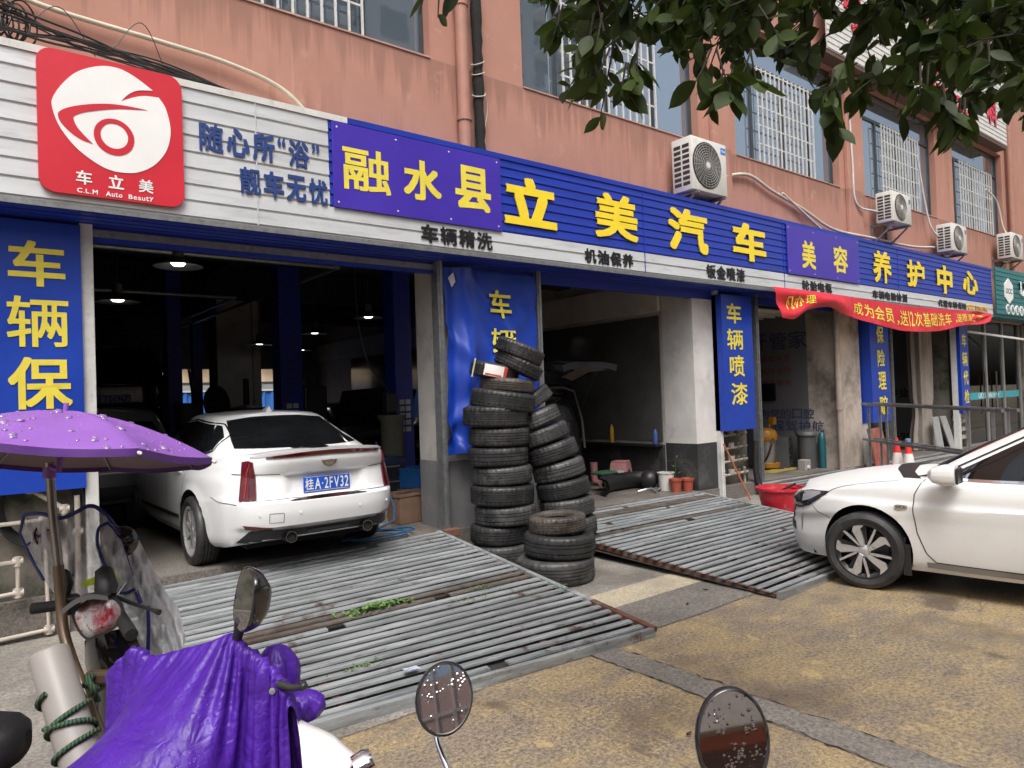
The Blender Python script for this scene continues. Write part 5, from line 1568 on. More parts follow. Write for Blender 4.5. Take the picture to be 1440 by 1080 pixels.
# ---------------------------------------------------------------- other cars, in the dark of the hall
BLACKP = M('black_car_paint', (.022, .022, .026), .15, 0, .2, 5, coat=.8)
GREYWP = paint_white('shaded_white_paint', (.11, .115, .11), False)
def tall_car(label, loc, rz, L, Wd, H, mat, plate=None, boot=False, kind='suv'):
    root = thing('parked_car', label, 'car', loc, rz)
    bz = .62 * H
    P = dict(L=L, zb=.25, zref=bz, Wmax=Wd, rs=.04, rend=.4,
             xr=[(.25, .1), (.45, 0), (.7, .02), (.8, .05), (bz, .06), (bz + .2, .1)], xf=[(.2, L - .1), (.5, L), (.8, L - .1), (bz, L - .3)],
             W=[(.2, Wd * .92), (.4, Wd * .98), (.7, Wd), (bz, Wd * .96), (bz + .15, Wd * .93)], nr=6, nf=3.4,
             ztop=[(0, bz), (L * .6, bz - .02), (L * .72, bz - .05), (L * .9, bz - .22), (L, bz - .36)],
             zlow=[(0, .36), (.6, .28), (L - .6, .26), (L, .3)], crown=[(0, .01), (L * .6, .02), (L * .8, .07), (L, .05)],
             wheels=(.85, L - .9), wr=.35,
             cabin=dict(xr=[(0, .07), (.5, .16), (1, .42)], xf=[(0, L * .78), (.5, L * .69), (1, L * .56)], w=[(0, Wd * .93), (.4, Wd * .89), (.8, Wd * .79), (1, Wd * .72)],
                        nr=6, nf=4, zr=[(.2, H - .08), (.7, H - .04), (1.6, H - .03), (3, H - .09)], crown=.04, rs=.08))
    body, bvh = car_body('body', P, mat, root)
    def pt(name, m, mb, par=None, **kw): return mb.build(name, m, par or root, local=True, smooth=40, **kw)
    if boot:
        cm = MB(); cm.box(-.3, 1.9, -Wd * .78, Wd * .78, .62, H - .16)
        ce = cm.mesh('cut', M('boot_lining', (.02, .019, .018), .9), weld=1e-4, fixn=True, bevel=.08)
        co = bpy.data.objects.new('cut', ce); COL.objects.link(co)
        md = body.modifiers.new('b', 'BOOLEAN'); md.operation = 'DIFFERENCE'; md.object = co; md.solver = 'EXACT'; md.material_mode = 'TRANSFER'
        dg = bpy.context.evaluated_depsgraph_get()
        me = bpy.data.meshes.new_from_object(body.evaluated_get(dg)); body.modifiers.clear(); body.data = me
        bpy.data.objects.remove(co)
        me.polygons.foreach_set('use_smooth', [True] * len(me.polygons)); me.set_sharp_from_angle(angle=R(38))
        mb = MB()
        G = []
        for x, z in ((.35, H - .1), (.05, H + .12), (-.35, H + .24), (-.75, H + .26), (-.95, H + .22)):
            w = Wd * (.74 if x > -.5 else .78 if x > -.9 else .6)
            G.append([(x, y, z - .05 * (abs(y) / w) ** 3) for y in np.linspace(-w, w, 13)])
        mb.grid(G); mb.grid([[(q[0], q[1] * .94, q[2] - .09) for q in row] for row in G][::-1])
        e1 = [r_[0] for r_ in G] + G[-1] + [r_[-1] for r_ in G[::-1]]
        mb.grid([e1, [(q[0], q[1] * .94, q[2] - .09) for q in e1]])
        tg = pt('tailgate', mat, mb)
        mb = MB(); mb.grid([[(q[0] + .04, q[1] * .8, q[2] - .1) for q in row] for row in G[1:-1]][::-1]); mb.build('tailgate_lining', M('beige_lining', (.2, .165, .145), .7), tg, local=True, smooth=60)
        mb = MB(); mb.grid([[(q[0] + .02, q[1] * .6, q[2] + .012) for q in row] for row in G[1:3]]); mb.build('tailgate_glass', CARGLASS, tg, local=True, smooth=60)
        for s in (1, -1):
            mb = MB(); mb.tube([(.12, s * Wd * .8, H - .5), (-.35, s * Wd * .74, H + .12)], .012, 8); pt('gas_strut', TRIM, mb)
            mb = MB()
            G = []
            for i in range(9):
                zz = lerp(.66, 1.22, i / 8); w = .25
                G.append([(.95 + .12 * (zz - .6), s * .38 + w * math.copysign(abs(math.cos(a_)) ** .5, math.cos(a_)), zz) if False else (1.0 + .14 * (zz - .6) + .07 * math.sin(a_), s * .38 + .23 * (1 - .12 * (i / 8) ** 2) * math.copysign(abs(math.cos(a_)) ** .4, math.cos(a_)), zz) for a_ in np.linspace(0, 2 * math.pi, 25)])
            mb.grid(G); mb.grid([G[-1], [(1.1, s * .38, 1.26)] * 25]); st = pt('rear_seat', M('beige_seat', (.33, .3, .27), .75) if s == 1 else bpy.data.materials['beige_seat'], mb)
            mb = MB(); mb.obox((1.1, s * .38, 1.36), (.05, 0, 0), (0, .13, 0), (0, 0, .075)); mb.build('headrest', bpy.data.materials['beige_seat'], st, local=True, bevel=.04, smooth=40)
        mb = MB(); mb.tube([(.06, -Wd * .8, .64), (.12, -Wd * .82, 1.1), (.2, -Wd * .72, H - .2), (.22, -Wd * .5, H - .13), (.22, Wd * .5, H - .13), (.2, Wd * .72, H - .2), (.12, Wd * .82, 1.1), (.06, Wd * .8, .64)], .022, 8); pt('boot_seal', M('grey_seal', (.1, .1, .1), .5), mb)
        mb = MB(); mb.box(.3, .75, -Wd * .6, -Wd * .25, .625, .8); pt('cardboard_tray', M('brown_board', (.3, .18, .1), .8), mb, bevel=.01)
    else:
        w = Wd * .78
        mb = MB(); patch(mb, bvh, 'B', [(-w, bz + .07), (0, bz + .05), (w, bz + .07)], [(-w * .82, H - .2), (0, H - .17), (w * .82, H - .2)], 24, 12, .004); pt('rear_window', CARGLASS, mb)
    for s in (1, -1):
        if kind == 'van': mb = MB(); patch(mb, bvh, 'B', [(s * Wd * .86, .62), (s * Wd * .96, .62)], [(s * Wd * .8, 1.3), (s * Wd * .9, 1.27)], 6, 16, .012)
        else: mb = MB(); patch(mb, bvh, 'B', [(s * .45, .86), (s * Wd * .95, .86)], [(s * .5, .97), (s * Wd * .95, 1.0)], 14, 6, .01)
        l_ = pt('tail_lamp', LAMPR, mb)
        if kind == 'van':
            mb = MB(); strip(mb, bvh, 'B', [(s * Wd * .91, .68), (s * Wd * .9, .95), (s * Wd * .86, 1.2)], .035, .016, 14); mb.build('lamp_reflector', CHROME, l_, local=True)
        d = 'L' if s == 1 else 'Rr'
        mb = MB(); patch(mb, bvh, d, [(.4, bz + .06), (L * .7, bz + .02)], [(.6, H - .2), (L * .58, H - .2)], 24, 8, .004); pt('side_window', CARGLASS, mb)
        for wx in P['wheels']: wheel(root, wx, s * (Wd - .11), .35, .23, 'ten', .22, s)
        if kind == 'suv':
            mb = MB(); mb.tube([(.7, s * Wd * .66, H - .06), (.8, s * Wd * .66, H - .01), (2.4, s * Wd * .66, H), (2.6, s * Wd * .66, H - .07)], .018, 8); pt('roof_rail', CHROME, mb)
    if plate:
        x = hit(bvh, 'B', 0, .9, .0)[0].x - .012
        mb = MB(); mb.box(x - .004, x + .004, -.22, .22, .78, .92); pl = pt('number_plate', M('shaded_plate', (.03, .1, .42), .4), mb)
        mb = MB(); put_text(mb, plate, (x - .0042, .205, .8), -EY, EZ, .41, .1, .002, .02, .16); mb.build('plate_lettering', M('plate_grey', (.75, .75, .75), .5), pl, local=True)
    mb = MB(); patch(mb, bvh, 'B', [(-Wd * .8, .4), (Wd * .8, .4)], [(-Wd * .85, .56), (Wd * .85, .56)], 20, 4, .006); pt('bumper_trim', TRIM, mb)
    mb = MB(); mb.box(.5, L - .5, -Wd * .6, Wd * .6, .26, .36); pt('underbody', ARCH, mb)
    return root
tall_car('black off-roader with roof rails and blue plate, lifted at the back of the dark hall', (2.05, 12.5, 1.1), R(90), 4.8, .96, 1.74, BLACKP, '赣B·D5Z9A')
mb = MB()
for s_ in (-.62, .62): mb.box(2.05 + s_ - .16, 2.05 + s_ + .16, 12.6, 17.0, 1.0, 1.1)
for y in (12.75, 16.85): mb.box(.8, 3.3, y - .08, y + .08, .9, 1.0); mb.box(.72, .86, y - .1, y + .1, .3, 3.2); mb.box(3.24, 3.38, y - .1, y + .1, .3, 3.2)
tag(mb.build('parking_lift', LIFTB), 'blue steel platform carrying the black off-roader', 'car lift')
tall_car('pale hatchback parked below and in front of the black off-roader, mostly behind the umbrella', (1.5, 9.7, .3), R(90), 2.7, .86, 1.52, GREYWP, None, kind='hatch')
tall_car('dark people carrier with raised tailgate and beige seats in the second bay', (7.45, 8.4, .25), R(88), 4.6, .92, 1.78, BLACKP, None, True, 'van')

# car with raised bonnet between lift post and pillar
r_ = tall_car('black car with a raised bonnet behind the middle pillar', (5.85, 14.3, .28), R(-92), 4.2, .85, 1.5, BLACKP, None, kind='hatch')
mb = MB(); mb.grid([[(lerp(3.0, 3.55, i / 6) , lerp(-.68, .68, j / 10), .95 + .75 * i / 6 - .04 * (j / 5 - 1) ** 2) for j in range(11)] for i in range(7)])
mb.grid([[(lerp(3.0, 3.55, i / 6) - .03, lerp(-.68, .68, j / 10), .97 + .75 * i / 6 - .04 * (j / 5 - 1) ** 2) for j in range(11)][::-1] for i in range(7)])
mb.build('raised_bonnet', BLACKP, r_, local=True, smooth=60)

# person leaning into the boot of the people carrier
def skin_figure(name, parts, mat, root, sub=2):
    """parts: list of (list of (pos, radius)) chains; the first chain's first vertex is the root; chains start at an existing vertex"""
    bm = bmesh.new(); lay = bm.verts.layers.skin.verify()
    known = {}
    for chain in parts:
        prev = None
        for pos, rad in chain:
            k = tuple(round(c, 4) for c in pos)
            if k not in known:
                v = bm.verts.new(pos); v[lay].radius = (rad, rad) if not isinstance(rad, tuple) else rad
                known[k] = v
                if len(known) == 1: v[lay].use_root = True
            v = known[k]
            if prev is not None and prev != v and not bm.edges.get((prev, v)): bm.edges.new((prev, v))
            prev = v
    me = bpy.data.meshes.new(name); bm.to_mesh(me); bm.free()
    ob = bpy.data.objects.new(name, me); COL.objects.link(ob)
    ob.modifiers.new('s', 'SKIN'); m = ob.modifiers.new('u', 'SUBSURF'); m.levels = sub; m.render_levels = sub
    dg = bpy.context.evaluated_depsgraph_get()
    m2 = bpy.data.meshes.new_from_object(ob.evaluated_get(dg)); bpy.data.objects.remove(ob)
    m2.materials.clear(); m2.materials.append(mat)
    m2.polygons.foreach_set('use_smooth', [True] * len(m2.polygons))
    o = bpy.data.objects.new(name, m2); COL.objects.link(o)
    if root: o.parent = root
    return o
SKIN = M('skin', (.42, .2, .125), .55, 0, .12, 20)
SHIRT = M('black_shirt', (.014, .014, .016), .8, 0, .2, 10)
HAIR = M('black_hair', (.008, .007, .006), .5, 0, .3, 60, bump=.4, bs=150)
pr = thing('person', 'person in black shirt crouched behind the people carrier, one bare arm raised', 'person', (6.72, 7.55, .05))
# local: x towards +X, stands at boot facing +Y (into the van)
body = skin_figure('body', [
    [((0, 0, .88), .15), ((0, .12, 1.05), .145), ((.0, .24, 1.22), .15), ((.0, .32, 1.34), .11), ((.0, .37, 1.41), .06), ((.0, .41, 1.47), .075), ((.0, .44, 1.56), .095), ((.0, .44, 1.63), .07)],
    [((0, 0, .88), .15), ((.1, .02, .82), .105), ((.12, .2, .45), .065), ((.13, .05, .1), .045), ((.13, .12, .04), .045), ((.14, .22, .03), .035)],
    [((0, 0, .88), .15), ((-.1, .02, .82), .105), ((-.12, .22, .45), .065), ((-.13, .05, .1), .045), ((-.13, .12, .04), .045), ((-.14, .22, .03), .035)],
    [((.0, .32, 1.34), .11), ((.19, .33, 1.33), .062), ((.33, .42, 1.15), .048), ((.40, .52, 1.32), .036), ((.41, .56, 1.38), .026), ((.42, .6, 1.42), .03)],
    [((.42, .6, 1.42), .03), ((.43, .645, 1.45), .0095), ((.432, .675, 1.452), .008)], [((.42, .6, 1.42), .03), ((.445, .64, 1.442), .0095), ((.45, .67, 1.44), .008)],
    [((.42, .6, 1.42), .03), ((.412, .645, 1.452), .0095), ((.41, .672, 1.455), .008)], [((.42, .6, 1.42), .03), ((.395, .635, 1.445), .0085), ((.39, .66, 1.445), .0075)],
    [((.42, .6, 1.42), .03), ((.45, .6, 1.435), .01), ((.465, .625, 1.43), .008)],
    [((.0, .32, 1.34), .11), ((-.19, .33, 1.33), .062), ((-.3, .5, 1.14), .048), ((-.22, .72, 1.1), .036), ((-.2, .78, 1.1), .03)]], SKIN, pr)
for nm, m_, f_ in (('shirt', SHIRT, lambda c: .86 < c.z < 1.42 and abs(c.x) < .3 and c.z > .9), ('trousers', M('dark_trousers', (.02, .022, .03), .85), lambda c: .1 < c.z <= .93 and abs(c.x) < .27), ('hair', HAIR, lambda c: (c.z > 1.58 or (c.z > 1.5 and c.y < .42)) and abs(c.x) < .12)):
    me = body.data.copy(); bm = bmesh.new(); bm.from_mesh(me)
    bmesh.ops.delete(bm, geom=[f for f in bm.faces if not f_(f.calc_center_median())], context='FACES')
    bm.normal_update()
    for v in bm.verts: v.co += v.normal * (.012 if nm != 'hair' else .016)
    bm.to_mesh(me); bm.free(); me.materials.clear(); me.materials.append(m_)
    o = bpy.data.objects.new(nm, me); COL.objects.link(o); o.parent = pr
mb = MB()
for s in (-1, 1):
    mb.lathe([(0, .012), (.008, .009), (.011, 0)], 10, (s * .032, .532, 1.555), (s * .2, 1, 0))
mb.build('eye', BLKG, pr, local=True)
mb = MB(); mb.obox((0, .545, 1.53), (.012, 0, 0), (0, .014, 0), (0, 0, .022)); mb.build('nose', SKIN, pr, local=True, bevel=.008)

# ---------------------------------------------------------------- odds and ends on the hall floor
def at_floor(x): return floorz(x) + .001
t = thing('hose', 'blue air hose coiled on the floor behind the white saloon', 'hose', (3.7, 6.85, .3))
mb = MB()
pts = []
for k in range(90):
    an = k / 90 * 2 * math.pi * 2.6
    rr = .34 + .05 * math.sin(k * .3)
    pts.append((3.62 + rr * math.cos(an) * 1.1, 6.98 + rr * .55 * math.sin(an) + .02 * math.sin(k), .325 + .012 * (k // 30)))
pts += [(4.0, 7.3, .4), (4.1, 7.6, .7), (4.25, 8.0, 1.0), (4.32, 8.3, 1.25)]
mb.tube(cat(pts, 2), .011, 6); mb.build('hose_line', M('blue_hose', (.03, .12, .25), .4), t, smooth=60)
BLUEPL = M('blue_plastic', (.015, .09, .28), .45, 0, .15, 8)
t = thing('tool_cabinet', 'dark blue tool trolley with drawers beside the lift post', 'cabinet', (4.55, 8.5, .28))
mb = MB(); mb.box(-.2, .2, -.2, .2, 0, .75); mb.build('cabinet', M('dark_blue_steel', (.02, .03, .07), .4), t, local=True, bevel=.01)
for k in range(3):
    mb = MB(); mb.box(-.17, .17, -.212, -.201, .1 + .2 * k, .27 + .2 * k); dr = mb.build('drawer', BLKP, t, local=True)
    mb = MB(); mb.box(-.1, .1, -.225, -.212, .23 + .2 * k, .25 + .2 * k); mb.build('handle', STEELO, dr, local=True)
def crate(label, loc, rz, sx, sy, sz, m, name='crate', cat_='crate'):
    t = thing(name, label, cat_, loc, rz)
    mb = MB()
    w = .012
    mb.box(-sx, sx, -sy, sy, 0, w)
    for a_ in (-1, 1):
        mb.box(-sx, sx, a_ * sy - w / 2, a_ * sy + w / 2, w, sz); mb.box(a_ * sx - w / 2, a_ * sx + w / 2, -sy + w, sy - w, w, sz - .001)
    mb.build('shell', m, t, local=True)
    mb = MB()
    for a_ in (-1, 1):
        mb.box(-sx - .015, sx + .015, a_ * sy - .015, a_ * sy + .015, sz - .03, sz + .004); mb.box(a_ * sx - .015, a_ * sx + .015, -sy + .015, sy - .015, sz - .03, sz + .003)
    mb.build('rim', m, t, local=True)
    return t
crate('blue plastic crate behind the middle pillar foot', (4.95, 8.2, .62), .3, .26, .2, .26, BLUEPL)
t = thing('work_bench', 'low steel stand carrying the blue crate behind the pillar', 'stand', (4.95, 8.2, .28))
mb = MB(); mb.box(-.35, .35, -.28, .28, .3, .335); mb.build('top', STEELO, t, local=True)
for a_ in (-1, 1):
    for b_ in (-1, 1):
        mb = MB(); mb.box(a_ * .3 - .02, a_ * .3 + .02, b_ * .24 - .02, b_ * .24 + .02, 0, .3); mb.build('leg', STEELO, t, local=True)
crate('brown cardboard box on the floor beside the middle pillar', (4.45, 7.75, .28), .15, .26, .16, .36, M('cardboard', (.2, .12, .085), .85, 0, .15, 6), 'cardboard_box', 'box')
t = thing('scrap_panel', 'pale dented scrap panel leaning by the cardboard box', 'scrap', (4.05, 7.75, .28))
mb = MB(); mb.grid([[(lerp(-.16, .16, i / 8) * (1 - .3 * j / 8), .1 * j / 8 + .03 * math.sin(i), .5 * j / 8 * (1 - .1 * (i - 4) ** 2 / 16)) for j in range(9)] for i in range(9)])
mb.grid([[(lerp(-.16, .16, i / 8) * (1 - .3 * j / 8), .1 * j / 8 + .03 * math.sin(i) + .012, .5 * j / 8 * (1 - .1 * (i - 4) ** 2 / 16)) for j in range(9)][::-1] for i in range(9)]); mb.build('panel', M('grimy_metal', (.3, .28, .24), .6, 0, .3, 10), t, local=True, smooth=60)

# detached bumper and pieces in the second bay
t = thing('car_bumper', 'detached black car bumper lying on the floor of the second bay', 'bumper', (8.15, 7.75, .24), R(8))
mb = MB(); G = []
for i in range(41):
    s = lerp(-1, 1, i / 40)
    x = .62 * s; y = -.25 * abs(s) ** 4
    sec = [(.0, .0), (-.08, .06), (-.1, .16), (-.06, .24), (.02, .27), (.03, .25), (-.04, .22), (-.07, .15), (-.05, .07), (.02, .02)]
    G.append([(x, y * (1) + q[0] + .2 * (abs(s) > .8) * 0, q[1]) for q in sec])
mb.grid(G); mb.build('shell', BLKP, t, local=True, smooth=50)
mb = MB(); mb.box(-.3, .3, -.06, .03, .1, .17); mb.build('grille_bar', TRIM, t, local=True, bevel=.01)
t = thing('headlamp_unit', 'loose dark headlamp unit beside the detached bumper', 'car part', (8.55, 7.55, .24))
mb = MB(); mb.lathe([(0, 0), (.1, .01), (.15, .1), (.13, .2), (.06, .26), (0, .27)], 20, (0, 0, .15), (.5, -.85, .1)); mb.build('housing', BLKP, t, local=True, smooth=50)
mb = MB(); mb.lathe([(0, .272), (.05, .265), (.09, .24)], 20, (0, 0, .15), (.5, -.85, .1)); mb.build('lens', CARGLASS, t, local=True, smooth=50)
t = thing('metal_bracket', 'bent grey metal bracket lying in front of the detached bumper', 'car part', (8.42, 7.2, .24))
mb = MB(); mb.tube(cat([(-.25, .1, .03), (-.1, .02, .06), (.1, 0, .03), (.28, .06, .08)]), .018, 6); mb.tube([(-.05, -.1, .02), (.05, .1, .05)], .02, 6); mb.build('bar', STEELO, t, local=True)
t = thing('cloth_bundle', 'green folded cloth lying on the detached bumper', 'cloth', (8.05, 7.85, .515))
mb = MB(); mb.box(-.22, .16, -.12, .12, 0, .045); mb.build('cloth', M('green_cloth', (.03, .1, .055), .9, bump=.4, bs=30), t, local=True, bevel=.018)
mb = MB(); mb.box(.165, .3, -.13, .13, 0, .03); mb.build('paper', M('grey_paper', (.35, .35, .33), .8), t, local=True, bevel=.008)
# pink stool
t = thing('plastic_stool', 'pink plastic stool with arched sides standing against the black dado', 'stool', (8.62, 8.05, .24), R(25))
PINKP = M('pink_plastic', (.5, .24, .25), .45, 0, .08, 8, dirt=((.25, .15, .14), .3, 9))
mb = MB(); mb.box(-.125, .125, -.125, .125, .40, .425); mb.build('seat', PINKP, t, local=True, bevel=.012)
for k in range(4):
    an = k * math.pi / 2
    mb = MB()
    out = [(-.17, 0), (-.13, .40), (.13, .40), (.17, 0), (.115, 0)] + [(.085 * math.cos(q), .17 + .12 * math.sin(q)) for q in np.linspace(0, math.pi, 14)] + [(-.115, 0)]
    u_ = Vector((math.cos(an), math.sin(an), 0)); n_ = Vector((math.sin(an), -math.cos(an), 0))
    vv = (Vector((0, 0, 1)) - n_ * .09).normalized()
    mb.prism(out, n_ * .165, u_, vv, -n_, .01); mb.build('leg_panel', PINKP, t, local=True)
# white bucket, flowerpots
t = thing('bucket', 'white plastic bucket beside the flowerpots at the pillar foot', 'bucket', (8.72, 7.2, floorz(8.7)))
mb = MB(); mb.lathe([(0, .005), (.105, .005), (.125, .27), (.135, .272), (.135, .285), (.118, .285), (.1, .02), (0, .018)], 32); mb.build('pail', M('white_plastic', (.62, .61, .58), .45, 0, .06, 9), t, local=True, smooth=40)
mb = MB(); mb.tube([(.13 * math.cos(q), .13 * math.sin(q) * .2 - .02, .27 + .02 * math.sin(q)) for q in np.linspace(0, math.pi, 12)], .004, 5); mb.build('bail', STEELO, t, local=True)
TERRA = M('terracotta_plastic', (.34, .075, .045), .55, 0, .1, 8)
LEAF = M('potted_leaf', (.05, .12, .03), .5, 0, .3, 20)
for k, (x, y, lb) in enumerate(((8.68, 6.98, 'terracotta pot with a thin green seedling beside the white bucket'), (8.86, 6.9, 'empty-looking terracotta pot touching the white pillar'))):
    t = thing('flowerpot', lb, 'flowerpot', (x, y, floorz(x)))
    mb = MB(); mb.lathe([(0, 0), (.07, 0), (.09, .17), (.1, .17), (.102, .205), (.088, .205), (.08, .17), (0, .165)], 28); mb.build('pot', TERRA, t, local=True, smooth=40)
    mb = MB()
    for q in range(9 if k == 0 else 3):
        an = q * 2.4; b = Vector((.05 * math.cos(an), .05 * math.sin(an), .28 + .03 * q if k == 0 else .22))
        d = Vector((math.cos(an), math.sin(an), .3)); s_ = Vector((-math.sin(an), math.cos(an), 0))
        mb.add([b, b + d * .05 + s_ * .012, b + d * .1, b + d * .05 - s_ * .012], [(0, 1, 2, 3)])
    mb.tube([(0, 0, .16), (0.01, 0, .26 + .2 * (k == 0))], .004, 5); mb.build('plant', LEAF, t, local=True)
def bottle(label, x, y, z, m, h=.26):
    t = thing('bottle', label, 'bottle', (x, y, z))
    mb = MB(); mb.lathe([(0, 0), (.035, 0), (.037, .01), (.037, h * .62), (.03, h * .75), (.014, h * .85), (.014, h * .92)], 18); mb.build('body', m, t, local=True, smooth=40)
    mb = MB(); mb.lathe([(.016, h * .9), (.016, h), (0, h)], 14); mb.build('cap', BLKP, t, local=True, smooth=40)
mb = MB(); mb.box(8.78, 8.935, 7.42, 9.6, .9, .935); bpart('wall_ledge', mb, BLKP)
bottle('yellow bottle on the black wall ledge above the pink stool', 8.86, 8.45, .937, M('yellow_plastic', (.5, .27, .02), .4), .34)
bottle('blue bottle on the black wall ledge above the white bucket', 8.86, 7.5, .937, M('pale_blue_plastic', (.05, .1, .3), .4), .27)
# pale boot standing near the van wheel
t = thing('rubber_boot', 'pale pink rubber boot standing behind the pink stool', 'boot', (8.5, 8.55, .24))
mb = MB(); mb.tube([(0, 0, .38), (0, 0, .16), (0, -.02, .06), (0, -.14, .045)], [.065, .058, .055, .045], 14); mb.build('upper', PINKP, t, local=True, smooth=60)
# ================================================================== steel bar ramps
GALV = galv_mat()
MUDB = M('muddy_bar_metal', (.13, .115, .1), .6, .1, .35, 7, dirt=((.06, .035, .025), .6, 3), world=True, bump=.3, bs=40)
RUST = M('rusted_angle_iron', (.13, .055, .035), .75, .2, .4, 9, dirt=((.25, .25, .25), .5, 5), world=True, bump=.3, bs=50)
def ramp(label, TL, TR, BR, BL, n, seed, w=.054):
    TL, TR, BR, BL = map(Vector, (TL, TR, BR, BL))
    c = (TL + TR + BR + BL) / 4
    t = thing('steel_ramp', label, 'ramp', (c.x, c.y, 0), group='bar ramps up to the workshop bays')
    rg = random.Random(seed)
    mb = MB(); dk = MB(); clean = mb
    for i in range(n):
        mb = dk if (seed == 1 and i in (14, 15)) or (seed == 2 and i in (2, 3, 9)) or (seed > 2 and i % 3 == 1) else clean
        s = (i + .4) / n
        a, b = TL.lerp(BL, s), TR.lerp(BR, s)
        d = (b - a); L = d.length; d.normalize()
        up_ = Vector((0, (TL - BL).y, (TL - BL).z)).cross(Vector((1, 0, 0))).normalized()
        if up_.z < 0: up_ = -up_
        bk = up_.cross(d).normalized()
        h = .013
        cuts = [0, 1]
        if rg.random() < .18:
            q = rg.uniform(.2, .8); cuts = [0, q, q + rg.uniform(.02, .05), 1]
        for k in range(0, len(cuts), 2):
            p0, p1 = a + (b - a) * cuts[k], a + (b - a) * cuts[k + 1]
            steps = 8
            V = []; 
            dip = rg.uniform(-.004, .004); ph = rg.uniform(0, 6)
            for j in range(steps + 1):
                m = p0.lerp(p1, j / steps) + up_ * (dip * math.sin(ph + 3 * j / steps) + rg.uniform(-.0012, .0012)) + bk * rg.uniform(-.002, .002)
                V.append([m + bk * (-w / 2) - up_ * h, m + bk * (-w / 2 + .004) , m + bk * (w / 2 - .004), m + bk * (w / 2) - up_ * h, m + bk * (-w / 2) - up_ * h])
            mb.grid(V)
            mb.add(V[0][:4], [(3, 2, 1, 0)]); mb.add(V[-1][:4], [(0, 1, 2, 3)])
    clean.build('bar_deck', GALV, t, smooth=30)
    dk.build('muddy_bars', MUDB, t, smooth=30)
    for s in (.02, .25, .5, .75):
        mb = MB(); mb.bar(TL.lerp(TR, s) - Vector((0, 0, .055)), BL.lerp(BR, s) - Vector((0, 0, .05)), .05, .05); mb.build('bearer', RUST, t)
    mb = MB(); f0, f1 = BL.copy(), BR.copy(); mb.bar(f0 + Vector((0, -.035, -.022)), f1 + Vector((0, -.035, -.022)), .045, .06); mb.build('front_bar', GALV, t)
    mb = MB()
    e = Vector((.02, 0, -.012))
    mb.bar(TR + e, BR + e - Vector((0, .03, 0)), .05, .035); mb.build('edge_rail', GALV, t)
    mb = MB(); mb.bar((TR + e).lerp(BR + e, .8) + Vector((0, 0, .003)), BR + e - Vector((0, .036, -.003)), .054, .036); mb.build('rusty_corner', RUST, t)
    mb = MB(); mb.bar(TR + e * .5 - Vector((.02, 0, .06)), BR + e * .5 - Vector((.02, -.1, .035)), .01, .06); mb.build('edge_flange', RUST, t)
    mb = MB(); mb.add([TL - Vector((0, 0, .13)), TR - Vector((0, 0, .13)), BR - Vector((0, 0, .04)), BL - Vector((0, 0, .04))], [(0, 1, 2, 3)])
    mb.build('gap_shade_sheet', M('ramp_gap_shade', (.03, .028, .025), .9, 0, .4, 6, world=True) if 'ramp_gap_shade' not in bpy.data.materials else bpy.data.materials['ramp_gap_shade'], t)  # dark sheet added below the bars to stand for shade in the gaps
    return t
ramp('large galvanised bar ramp with rusty right edge behind the white saloon', (1.0, 6.38, .325), (4.22, 6.74, .315), (3.98, 3.5, .055), (1.0, 3.8, .06), 28, 1)
ramp('galvanised bar ramp between the tyre stacks and the red tub', (5.42, 6.74, .265), (8.85, 6.74, .24), (8.2, 3.42, .06), (5.42, 3.36, .055), 30, 2)
ramp('short rusty bar ramp behind the red tub in front of the lettered bay', (10.45, 6.74, .2), (13.7, 6.74, .17), (13.6, 4.7, .04), (10.45, 4.9, .045), 17, 3)
ramp('far bar ramp of bent rusty rods behind the traffic cones', (14.9, 6.74, .16), (18.9, 6.74, .13), (18.8, 5.2, .04), (14.9, 5.3, .045), 14, 4)
# weeds growing through the bars
def ramp1z(x, y): return lerp(.06, .32, (y - 3.55) / 3.1)
gm = MB(); rg = random.Random(11)
def tuft(x, y, n, sp, hh):
    z = ramp1z(x, y) - .01
    for k in range(n):
        px, py = x + rg.gauss(0, sp), y + rg.gauss(0, .03)
        an = rg.uniform(0, 6.28); l = rg.uniform(.5, 1) * hh
        d = Vector((math.cos(an), math.sin(an), rg.uniform(.3, 1.1))).normalized(); s = Vector((-math.sin(an), math.cos(an), 0)) * l * rg.uniform(.22, .38)
        b = Vector((px, py, z + rg.uniform(0, .02)))
        gm.add([b, b + d * l * .45 + s, b + d * l - Vector((0, 0, l * .2)), b + d * l * .45 - s], [(0, 1, 2, 3)])
tuft(2.6, 5.02, 230, .11, .06); tuft(2.42, 4.98, 60, .08, .045); tuft(3.25, 4.76, 50, .12, .03); tuft(3.5, 4.9, 40, .06, .03); tuft(2.0, 4.15, 40, .1, .035); tuft(4.05, 4.55, 30, .04, .03)
g_ = gm.build('grass', M('weed_leaf', (.1, .19, .045), .5, 0, .45, 25, world=True)); g_['kind'] = 'stuff'; tag(g_, 'small green weeds growing up between the bars of the large ramp', 'weeds')
# litter
mb = MB(); mb.grid([[(2.17 + .05 * i, 3.86 + .03 * j, .115 + .004 * math.sin(i * 2 + j)) for j in range(3)] for i in range(3)])
mb.grid([[(2.17 + .05 * i, 3.86 + .03 * j, .118 + .004 * math.sin(i * 2 + j)) for j in range(3)][::-1] for i in range(3)])
tag(mb.build('litter_wrapper', M('wrapper_print', (.45, .5, .6), .4, 0, .5, 30), smooth=60), 'pale blue scrap of wrapper lying on the lower bars of the large ramp', 'litter')
mb = MB(); mb.box(4.27, 4.46, 6.62, 6.72, .25, .33)
tag(mb.build('brick', M('red_brick', (.17, .08, .06), .9, 0, .2, 12, bump=.3), bevel=.008), 'broken red brick at the foot of the middle pillar', 'brick')

